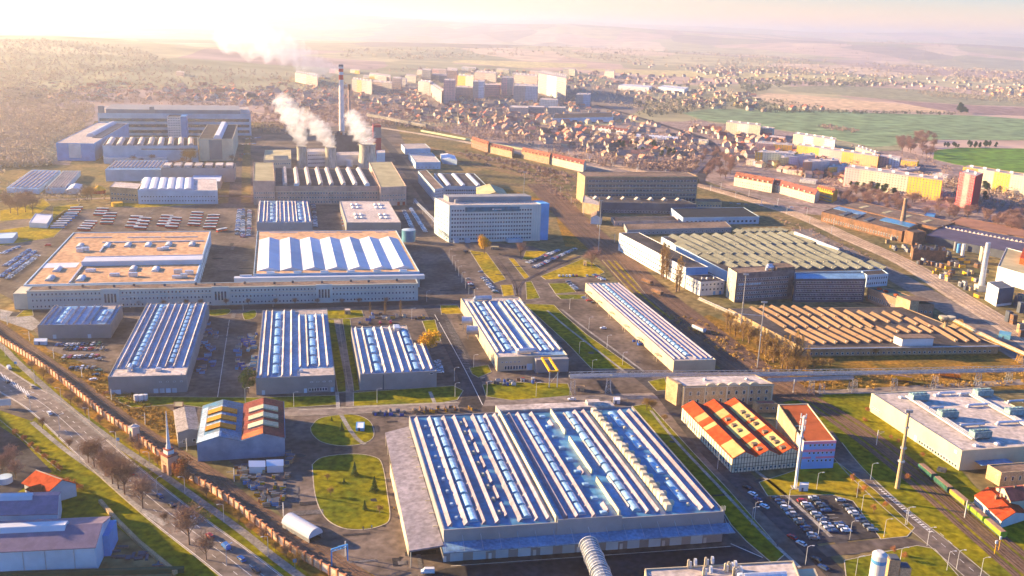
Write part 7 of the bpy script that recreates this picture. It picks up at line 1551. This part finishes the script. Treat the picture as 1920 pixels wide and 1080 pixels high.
def tree_proto(kind, var):
    nm = {'bare': 'bare_tree', 'gold': 'bare_tree', 'poplar': 'poplar_tree', 'yellow': 'yellow_tree', 'fir': 'fir_tree', 'ever': 'pine_tree', 'orange': 'autumn_tree', 'shrub': 'shrub', 'mauve': 'bare_tree', 'broad': 'leafy_tree'}[kind]
    t = thing(nm, None, None); s = var*13+len(kind)*7
    if kind in ('bare', 'gold', 'mauve'):
        a, b = bare_mesh(s, 9); a.obj('trunk', barkm, t); b.obj('crown', {'bare': L_bare, 'gold': L_gold, 'mauve': L_red}[kind], t)
    else:
        m = MB(); H = {'poplar': 15, 'yellow': 9, 'fir': 8, 'ever': 11, 'orange': 6, 'shrub': 2.5, 'broad': 10}[kind]
        m.cyl(0, 0, 0, H*.5, H*.025, H*.015, 6)
        if kind != 'fir':
            for k in range(5): q = rng.uniform(0, 6.28); m.beam((0, 0, H*.25+k*.08*H), (math.cos(q)*H*.2, math.sin(q)*H*.2, H*.5+k*.08*H), H*.012, H*.004)
        if kind == 'poplar':
            for k in range(26): q = rng.uniform(0, 6.28); z = rng.uniform(.1, .7)*H; m.beam((0, 0, z), (math.cos(q)*1.1, math.sin(q)*1.1, z+H*.25), .09, .03)
        m.obj('trunk', barkm, t)
        {'poplar': lambda: clump_mesh(s, 15, 1.7, 900, .22, 'col'), 'yellow': lambda: clump_mesh(s, 9, 4.6, 2600, .34), 'fir': lambda: clump_mesh(s, 8, 2.5, 1500, .3, 'fir'), 'ever': lambda: clump_mesh(s, 11, 3.4, 1300, .5), 'orange': lambda: clump_mesh(s, 6, 2.8, 700, .25), 'shrub': lambda: clump_mesh(s, 2.6, 1.8, 420, .22, z0=.0), 'broad': lambda: clump_mesh(s, 10, 4, 1600, .36)}[kind]().obj('crown', {'poplar': L_gold, 'yellow': L_yel, 'fir': L_fir, 'ever': L_ever, 'orange': L_or, 'shrub': L_or, 'broad': L_fir}[kind], t)
    return t
def tree(kind, x, y, hpx, label, group=None, z=.2):
    p = P(x, y); var = rng.randrange(3); k = (kind, var); H0 = {'bare': 9.5, 'gold': 9.5, 'mauve': 9.5, 'poplar': 15, 'yellow': 9, 'fir': 8, 'ever': 11, 'orange': 6, 'shrub': 2.5, 'broad': 10}[kind]
    sc = height(x, y-hpx, hpx)/H0*rng.uniform(.95, 1.05)
    if k not in TPR: o = TPR[k] = tree_proto(kind, var)
    else: o = dup(TPR[k], (0, 0, 0))
    o.location = (p.x, p.y, z); o.rotation_euler = (0, 0, rng.uniform(0, 6.28)); o.scale = (sc,)*3; tag(o, label, 'shrub' if kind == 'shrub' else 'tree', group)
for x, y, h, l in ((166, 868, 46, 'bare tree left of the dense row beside the highway'), (177, 876, 56, 'bare tree second in the row beside the highway'), (199, 894, 58, 'bare tree third in the row beside the highway'), (211, 908, 58, 'bare tree fourth in the row beside the highway'), (222, 917, 62, 'dark trunked bare tree amid the highway row'), (234, 928, 72, 'tallest bare tree of the highway row'), (268, 954, 66, 'lone bare tree below the highway row'), (355, 1022, 78, 'biggest bare tree on the highway bank'), (387, 1050, 52, 'small bare tree at the foot of the highway bank'), (308, 980, 20, 'thin sapling on the green bank'), (80, 805, 22, 'thin sapling at the top of the bank'), (130, 842, 20, 'second thin sapling on the bank')): tree('bare', x, y, h, l, 'bare trees on the highway bank')
for i, (x, y) in enumerate(((60, 695), (82, 712), (96, 728), (133, 760), (147, 765), (160, 778), (188, 798), (215, 822), (248, 838), (262, 852), (296, 876), (387, 935), (412, 958), (448, 982), (470, 1000), (494, 1015), (517, 1035), (537, 1046), (352, 905), (560, 1062))): tree('gold' if i % 3 == 1 else 'bare', x, y, 26 if i % 2 else 22, 'small bare street tree between the footpath and the panelled wall', 'street trees before the panelled wall')
for x, y, h in ((345, 896, 36), (338, 900, 28)): tree('orange', x, y, h, 'rust coloured tree beside the gate tower', 'rusty trees by the gate tower')
tree('yellow', 908, 476, 31, 'round bright yellow tree in front of the administration block'); tree('yellow', 806, 670, 46, 'round orange yellow tree at the notched hall corner')
tree('mauve', 976, 482, 28, 'mauve bare tree right of the yellow one at the administration block'); tree('mauve', 1109, 502, 38, 'wide mauve bare tree on the yellow lawn')
for x, y, l in ((694, 592, 'left'), (722, 590, 'middle'), (751, 590, 'right')): tree('poplar', x, y, 26, l+' of three small columnar trees at the office wing')
for x, y, h, l in ((466, 738, 42, 'fresh green birch at the corner of the domed hall'), ): tree('broad', x, y, h, l)
for x, y, h, l in ((665, 892, 24, 'topmost fir on the big oval lawn'), (702, 922, 28, 'rightmost and widest fir on the big oval lawn'), (684, 956, 18, 'lowest fir on the big oval lawn'), (645, 905, 9, 'small bush like fir on the big oval lawn'), (641, 808, 15, 'small fir on the upper oval lawn'), (622, 790, 8, 'dark little fir at the top of the upper oval lawn')): tree('fir', x, y, h, l, 'young firs on the oval lawns')
for x, y, h, l in ((614, 902, 14, 'thin sapling on the left of the big oval lawn'), (712, 965, 18, 'thin sapling on the right of the big oval lawn'), (620, 930, 16, 'thin gold sapling on the big oval lawn')): tree('gold', x, y, h, l)
for x, y, l in ((1240, 520, 'left poplar pair at the tracks, first'), (1243, 522, 'left poplar pair at the tracks, second'), (1249, 524, 'poplar just right of the left pair at the tracks'), (1268, 548, 'right poplar at the tracks'), (1273, 546, 'poplar behind the right one at the tracks')): tree('poplar', x, y, 64, l, 'poplars beside the works tracks')
for x, y, h in ((1368, 626, 40), (1378, 632, 42), (1393, 640, 46), (1404, 644, 44), (1429, 662, 50), (1435, 668, 48), (1466, 692, 62), (1475, 694, 66), (1488, 694, 72), (1498, 696, 64), (1512, 694, 44), (1362, 618, 34), (1450, 680, 50)): tree('poplar', x, y, h, 'golden lit poplar in the line left of the derelict hall', 'poplars left of the derelict hall')
for x, y, h in ((1525, 696, 26), (1540, 694, 24), (1556, 690, 18), (1480, 700, 30), (1502, 702, 28), (1700, 662, 18), (1730, 662, 14), (1640, 668, 16)): tree('gold', x, y, h, 'golden bare bush before the derelict hall', 'bushes before the derelict hall')
for x, y, h, l in ((1212, 770, 26, 'gold bush at the corner before the yellow brick house'), (1222, 772, 22, 'second gold bush before the yellow brick house'), (1246, 792, 16, 'third gold bush before the half timbered hall')): tree('gold', x, y, h, l)
for x, y in ((1597, 905), (1608, 932), (1620, 925), (1638, 962), (1660, 955), (1700, 905), (1675, 1040), (1695, 1050)): tree('orange', x, y, 14, 'small rusty sapling near the car park lawn', 'saplings near the car park')
for x, y in ((1622, 790), (1670, 822), (1684, 830), (1730, 855), (1625, 770), (1555, 868)): tree('shrub', x, y, 7, 'low dark shrub on the grass before the pale roofed hall', 'shrubs before the pale roofed hall')
for x, y in ((30, 815), (45, 825), (58, 838), (72, 848), (85, 860), (100, 872), (112, 880), (125, 905), (140, 910), (150, 918)): tree('shrub', x, y, 10, 'russet hedge bush along the rail of the side road', 'bushes along the side road')
for x, y in ((15, 880), (25, 870), (5, 890), (30, 898)): tree('mauve', x, y, 34, 'dark bare tree beside the dark side road', 'trees by the side road')
for i in range(16): tree('bare', 90+i*42+rng.uniform(-8, 8), 576-.3*i, 14, 'small bare tree along the foot of the office wing', 'trees along the office wing')
for x, y, h in ((20, 400, 34), (34, 404, 38), (48, 398, 34), (62, 402, 38), (40, 388, 30), (54, 384, 30), (10, 385, 28)): tree('bare', x, y, h, 'bare tree on the yellow lawn at the far left', 'trees on the far left lawn')
for x, y in ((165, 378), (172, 376), (350, 306), (362, 304), (358, 310)): tree('gold', x, y, 30, 'tall pale bare tree by the far left workshops', 'trees by the workshops')
for i in range(5): tree('orange', 195+i*7, 743-i*2, 8, 'orange shrub at the end of the long grey hall', 'orange shrubs')
# belt of bare trees below the flats: individuals
trees_px = []
g = random.Random(4)
def belt(kind, pts, n, h0, h1, label, group, mind=7):
    xs = [p[0] for p in pts]; ys = [p[1] for p in pts]; got = []; tr_ = 0
    while len(got) < n and tr_ < n*50:
        tr_ += 1; x, y = g.uniform(min(xs), max(xs)), g.uniform(min(ys), max(ys))
        if inpoly(x, y, pts) and all((x-a)**2+((y-b)*2)**2 > mind**2 for a, b in got): got.append((x, y)); tree(kind, x, y, g.uniform(h0, h1), label, group)
belt('mauve', [(1560, 372), (1620, 365), (1800, 395), (1925, 412), (1925, 440), (1780, 412), (1700, 402), (1580, 392)], 70, 16, 24, 'bare tree in the belt behind the foundry sheds', 'belt of trees behind the foundry')
belt('ever', [(1840, 340), (1860, 345), (1860, 392), (1838, 385)], 7, 18, 26, 'dark evergreen at the foot of the red tower block', 'evergreens by the red tower')
belt('ever', [(1585, 350), (1690, 362), (1690, 372), (1590, 362)], 9, 14, 24, 'dark evergreen in front of the long cream slab', 'evergreens before the cream slab')
belt('ever', [(1140, 262), (1180, 268), (1250, 285), (1290, 300), (1230, 300), (1150, 285)], 16, 12, 18, 'dark evergreen among the villas behind the terrace rows', 'evergreens among the villas')
belt('mauve', [(1312, 300), (1345, 290), (1380, 320), (1370, 340), (1315, 335)], 18, 16, 26, 'reddish bare tree in the loop of the curving road', 'trees in the road loop')
belt('mauve', [(1410, 300), (1580, 320), (1590, 345), (1450, 325)], 26, 10, 16, 'bare tree in the courtyards of the flats', 'courtyard trees')
belt('mauve', [(1680, 265), (1755, 255), (1750, 300), (1690, 292)], 22, 14, 24, 'pinkish bare tree in the copse beside the bright green field', 'copse by the green field')
belt('ever', [(1762, 275), (1830, 272), (1880, 272), (1880, 278), (1762, 280)], 20, 8, 12, 'dark evergreen in the row above the bright green field', 'evergreens above the green field', 4)
belt('ever', [(1795, 211), (1812, 211), (1812, 215), (1795, 215)], 5, 10, 20, 'dark evergreen standing alone between the fields', 'evergreens between the fields', 3)
# ------------------------------------------------------------------ far woods that read as one mass
def mass(name, label, pts, n, h, wd, mat, tri=26, zf=None, cl=None):
    gg = np.random.default_rng(int(abs(pts[0][0])*7+n)); xs = [p[0] for p in pts]; ys = [p[1] for p in pts]; C = []
    while len(C) < n:
        x, y = gg.uniform(min(xs), max(xs)), gg.uniform(min(ys), max(ys))
        if cl is not None and gg.random() > .5+.5*math.sin(x*cl)*math.sin(y*cl*4+1): continue
        if inpoly(x, y, pts):
            p = P(x, y)
            if h > 2.9 and near_road(p): continue
            C.append((p.x, p.y, terrain_z(p.x, p.y)))
    C = np.array(C); N = len(C); hs = h*gg.uniform(.6, 1.25, N)
    th = gg.uniform(0, 6.283, (N, tri)); u = gg.uniform(0, 1, (N, tri)); rr = wd*hs[:, None]/h*np.sqrt(np.maximum(.05, 1-(2*u-1)**2))*gg.uniform(.35, 1, (N, tri))
    ce = np.stack([C[:, None, 0]+rr*np.cos(th), C[:, None, 1]+rr*np.sin(th), C[:, None, 2]+hs[:, None]*(.12+.88*u)], -1)
    V = (ce[:, :, None, :]+gg.normal(0, 1, (N, tri, 3, 3))*(wd*.30)*np.array([1, 1, .8])).reshape(-1, 3).astype(np.float32)
    me = bpy.data.meshes.new(name); nv = len(V); nf = nv//3; me.vertices.add(nv); me.vertices.foreach_set('co', V.ravel()); me.loops.add(nv); me.loops.foreach_set('vertex_index', np.arange(nv, dtype=np.int32))
    me.polygons.add(nf); me.polygons.foreach_set('loop_start', np.arange(0, nv, 3, dtype=np.int32)); me.polygons.foreach_set('loop_total', np.full(nf, 3, dtype=np.int32)); me.materials.append(mat); me.update(); me.validate()
    o = bpy.data.objects.new(name, me); COL.objects.link(o); o['kind'] = 'stuff'; o['label'] = label
Lw = M('woodland_brown', (.42, .28, .21), .95, col2=(.28, .19, .15), scale=.05, spec=.05); Lw2 = M('woodland_grey', (.46, .35, .24), .95, col2=(.34, .26, .18), scale=.04, spec=.05); Lw3 = M('woodland_green', (.12, .13, .09), .95, col2=(.07, .08, .06), scale=.04, spec=.05)
mass('woodland', 'winter woodland filling the left side behind the works', [(-60, 250), (-60, 205), (100, 190), (180, 200), (175, 232), (100, 270), (100, 312), (-60, 320)], 2600, 9, 4, Lw2, 22)
mass('woodland', 'woodland on the hillside at the far left', [(-120, 205), (-120, 120), (60, 112), (260, 120), (330, 140), (180, 150), (60, 165), (180, 190), (60, 200)], 3000, 11, 6, Lw2, 12)
mass('woodland', 'trees between the houses of the hazy suburb', [(60, 150), (330, 140), (640, 150), (680, 200), (640, 232), (560, 232), (480, 205), (180, 195)], 1500, 9, 5, Lw, 16)
mass('woodland', 'tree belt around the power station and the far line', [(470, 215), (620, 200), (700, 195), (860, 240), (1000, 262), (1010, 275), (880, 258), (780, 242), (640, 236), (540, 252), (470, 245)], 900, 9, 4, Lw, 20)
mass('woodland', 'garden trees of the housing area behind the chimneys', [(665, 182), (780, 160), (960, 200), (1120, 245), (1340, 262), (1310, 325), (1180, 312), (1000, 275), (850, 238), (700, 210)], 1500, 8, 4, Lw, 18)
mass('woodland', 'trees along and beyond the estate towers', [(760, 130), (1100, 140), (1300, 150), (1400, 178), (1330, 203), (1230, 215), (1100, 190), (1000, 205), (800, 180)], 1300, 9, 5.5, Lw2, 14)
mass('woodland', 'dark trees in the allotments before the green field', [(1180, 190), (1400, 182), (1560, 205), (1440, 212), (1330, 203), (1280, 214), (1200, 222)], 500, 9, 5, Lw3, 16)
mass('hedgerow', 'hedgerow of dark trees along the upper edge of the green field', [(1430, 208), (1560, 209), (1790, 213), (1790, 216), (1560, 213), (1430, 212)], 220, 7, 4, Lw3, 16)
mass('hedgerow', 'scrubby island of bushes in the green field', [(1525, 236), (1560, 236), (1610, 246), (1600, 250), (1550, 243)], 70, 6, 4, Lw, 16)
mass('woodland', 'trees between the apartment slabs', [(1280, 225), (1360, 238), (1500, 262), (1600, 275), (1760, 300), (1800, 330), (1960, 350), (1960, 400), (1780, 385), (1580, 365), (1500, 330), (1400, 315), (1340, 290)], 620, 7, 3.4, Lw, 20)
mass('woodland', 'far wood and village trees at the upper right', [(1380, 150), (1620, 150), (1740, 160), (1600, 165), (1480, 160), (1400, 178)], 500, 12, 8, Lw3, 12)
mass('woodland', 'trees around the far right village', [(1700, 172), (1830, 165), (1960, 168), (1960, 200), (1840, 190), (1760, 184)], 420, 11, 7, Lw2, 12)
mass('woodland', 'scattered copses on the distant plain', [(640, 96), (1100, 98), (1960, 105), (1960, 160), (1700, 150), (1300, 132), (1100, 112), (640, 112)], 1300, 16, 16, Lw2, 10, cl=.021)
mass('scrub', 'brown scrub along the tracks behind the administration block', [(850, 285), (960, 300), (1080, 330), (1090, 345), (960, 322), (870, 300)], 260, 3, 3, Lw, 18)
mass('scrub', 'golden dry scrub under the pipe bridge', [(1490, 705), (1640, 702), (1960, 695), (1960, 722), (1640, 730), (1500, 732)], 200, 1.6, 1.6, L_gold, 16)
mass('scrub', 'dry scrub along the verge of the works tracks', [(1240, 590), (1330, 600), (1370, 640), (1500, 690), (1430, 700), (1330, 650)], 110, 1.8, 1.6, L_gold, 16)
mass('scrub', 'dry weeds along the bank of the boundary railway', [(90, 660), (180, 695), (270, 745), (335, 800), (330, 830), (240, 778), (150, 712)], 260, 1.2, 1.4, L_gold, 14)
mass('scrub', 'bushes and heaps on the plain left of the brown factory block', [(960, 318), (1060, 335), (1085, 350), (1080, 390), (1000, 345)], 120, 2.5, 2.4, Lw, 16)
mass('scrub', 'brambles on the plot between the main line and the sawtooth hall', [(1430, 400), (1560, 440), (1640, 490), (1600, 490), (1500, 440)], 100, 2, 2, Lw, 14)

mass('woodland', 'trees around the terraces behind the brown factory block', [(960, 288), (1100, 312), (1310, 325), (1330, 300), (1200, 312), (1060, 290)], 260, 8, 3.6, Lw, 20)
mass('woodland', 'bare trees along the foot of the apartment slabs', [(1440, 296), (1590, 318), (1770, 352), (1800, 380), (1960, 395), (1960, 372), (1800, 345), (1600, 300)], 260, 8, 3.4, Lw2, 22)
mass('woodland', 'trees and hedges left of the bus yard', [(-40, 330), (10, 322), (200, 372), (180, 385), (60, 375), (-40, 390)], 90, 6, 3, Lw2, 22)
belt('gold', [(1345, 600), (1365, 600), (1505, 690), (1470, 700)], 26, 16, 30, 'golden bare tree on the bank left of the derelict hall', 'trees on the bank by the derelict hall', 6)
belt('bare', [(200, 300), (470, 300), (470, 330), (450, 335), (440, 318), (200, 320)], 14, 12, 20, 'bare tree in the alleys of the far left complex', 'alley trees', 9)
belt('bare', [(870, 285), (1060, 330), (1075, 345), (960, 325), (860, 300)], 24, 8, 14, 'bare tree on the waste ground beside the far tracks', 'waste ground trees', 8)
belt('ever', [(1250, 330), (1312, 338), (1312, 352), (1300, 352)], 4, 10, 16, 'dark evergreen at the right end of the brown factory block', 'evergreens by the brown block', 6)
# ------------------------------------------------------------------ steam: noise-shaped density inside closed hulls
def plume(name, label, pts, dens, seed, soft=.5, sc=1.0):
    """pts: (world point, radius) from the mouth upwards"""
    n = 16; V = []; F = []; c = [Vector(p) for p, r in pts]; K = 7
    cc = smooth(c, K); rr = []
    for i in range(len(pts)-1):
        for k in range(K): rr.append(pts[i][1]+(pts[i+1][1]-pts[i][1])*k/K)
    rr.append(pts[-1][1]); rr[-1] *= .3; g = random.Random(seed)
    for i, (p, r) in enumerate(zip(cc, rr)):
        d = (cc[min(i+1, len(cc)-1)]-cc[max(0, i-1)]).normalized(); e = d.cross(Vector((0, 1, 0))).normalized(); f = d.cross(e)
        for k in range(n):
            a = 2*math.pi*k/n; b = r*(1+(.22*math.sin(3*a+i*.9+seed)+.16*math.sin(5*a-i*1.7)+g.uniform(-.08, .08))*(min(1, i/4)))
            q = p+e*math.cos(a)*b+f*math.sin(a)*b; V.append(q-cc[0])
    for i in range(len(cc)-1):
        for k in range(n): j = (k+1) % n; F.append([i*n+k, i*n+j, (i+1)*n+j, (i+1)*n+k])
    F.append(list(range(n))[::-1]); F.append([(len(cc)-1)*n+k for k in range(n)])
    m = MB(); m.v = [tuple(v) for v in V]; m.f = F; m.m = [0]*len(F)
    mt = bpy.data.materials.new('steam_'+name+str(seed)); mt.use_nodes = True; nn = mt.node_tree; nn.nodes.clear()
    o_ = nn.nodes.new('ShaderNodeOutputMaterial'); v = nn.nodes.new('ShaderNodeVolumePrincipled'); v.inputs['Color'].default_value = (1, 1, 1, 1); v.inputs['Anisotropy'].default_value = .35
    ge = nn.nodes.new('ShaderNodeNewGeometry'); t = nn.nodes.new('ShaderNodeTexNoise'); t.inputs['Scale'].default_value = .045*sc; t.inputs['Detail'].default_value = 4; t.inputs['Roughness'].default_value = .6
    nn.links.new(ge.outputs['Position'], t.inputs['Vector']); mr = nn.nodes.new('ShaderNodeMapRange'); mr.inputs[1].default_value = soft-.06; mr.inputs[2].default_value = soft+.14; mr.inputs[3].default_value = 0; mr.inputs[4].default_value = dens
    nn.links.new(t.outputs[0], mr.inputs[0]); nn.links.new(mr.outputs[0], v.inputs['Density']); nn.links.new(v.outputs[0], o_.inputs['Volume'])
    o = m.obj(name, mt, None, tuple(cc[0]), kind='stuff'); o['label'] = label; return o
def at_depth(px, py, Y):
    r = ray(px, py); t_ = Y/r[1]; return Vector((r[0]*t_, Y, CAMH+r[2]*t_))
for (p, r, hh), pts, lab, sd_ in ((CT[0], ((564, 262, 10), (556, 240, 13), (545, 215, 16), (532, 196, 15), (520, 182, 10)), 'steam plume of the left cooling tower', 1), (CT[1], ((617, 266, 10), (606, 250, 13), (592, 236, 13), (575, 222, 11), (560, 205, 8)), 'steam plume of the middle cooling tower', 2), (CT[2], ((686, 262, 14), (678, 248, 16), (668, 234, 15), (660, 220, 12), (655, 208, 8)), 'steam plume of the wide cooling tower', 3)):
    mpp = p.y/FPX*1.03
    plume('steam', lab, [(Vector((p.x, p.y, hh-1.2)), r*.85), (Vector((p.x, p.y, hh+1.5)), r*.95)]+[(at_depth(x, y, p.y+3*k), w*mpp*1.25) for k, (x, y, w) in enumerate(pts)], .034, sd_, soft=.38, sc=.9)
p = P(641, 248); mpp = p.y/FPX
plume('smoke', 'big smoke plume drifting left from the tallest chimney', [(Vector((p.x, p.y, HH-.5)), 3.4)]+[(at_depth(x, y, p.y+4*k), w*mpp) for k, (x, y, w) in enumerate(((628, 130, 11), (606, 128, 17), (580, 118, 22), (552, 100, 24), (520, 88, 28), (485, 80, 32), (440, 72, 30), (405, 62, 20)))], .013, 5, soft=.38, sc=.5)
# ------------------------------------------------------------------ the air
hz = MB(); hz.box(-60000, -300, -60, 60000, 80000, 480)
hzm = bpy.data.materials.new('haze_air'); hzm.use_nodes = True; n = hzm.node_tree; n.nodes.clear()
pv = n.nodes.new('ShaderNodeVolumePrincipled'); ou = n.nodes.new('ShaderNodeOutputMaterial')
pv.inputs['Color'].default_value = (1.0, .95, .89, 1); pv.inputs['Density'].default_value = HAZE; pv.inputs['Anisotropy'].default_value = 0.7
n.links.new(pv.outputs[0], ou.inputs['Volume'])
hz.obj('haze', hzm, kind='stuff')
# ------------------------------------------------------------------ labels: number the look-alikes from left to right where they can be counted
ORD = 'leftmost second third fourth fifth sixth seventh eighth ninth tenth eleventh twelfth thirteenth fourteenth fifteenth sixteenth'.split()
by = {}
for o in COL.objects:
    if o.parent is None and 'label' in o and 'category' in o and o.get('kind') is None: by.setdefault(o['label'], []).append(o)
for lab, os_ in by.items():
    if 1 < len(os_) <= 16:
        os_.sort(key=lambda o: proj(o.location)[0])
        for i, o in enumerate(os_):
            w = ORD[i] if i < len(os_)-1 or len(os_) < 3 else 'rightmost'
            if len(os_) == 2: w = ('left', 'right')[i]
            o['label'] = '%s, %s%s' % (lab, w, ' from left' if w not in ('leftmost', 'rightmost', 'left', 'right') else '')
for o in COL.objects:
    if o.parent is None and 'label' in o and len(o['label'].split()) > 16: o['label'] = ' '.join(o['label'].replace(' from left', '').replace(' the ', ' ').split()[:16])
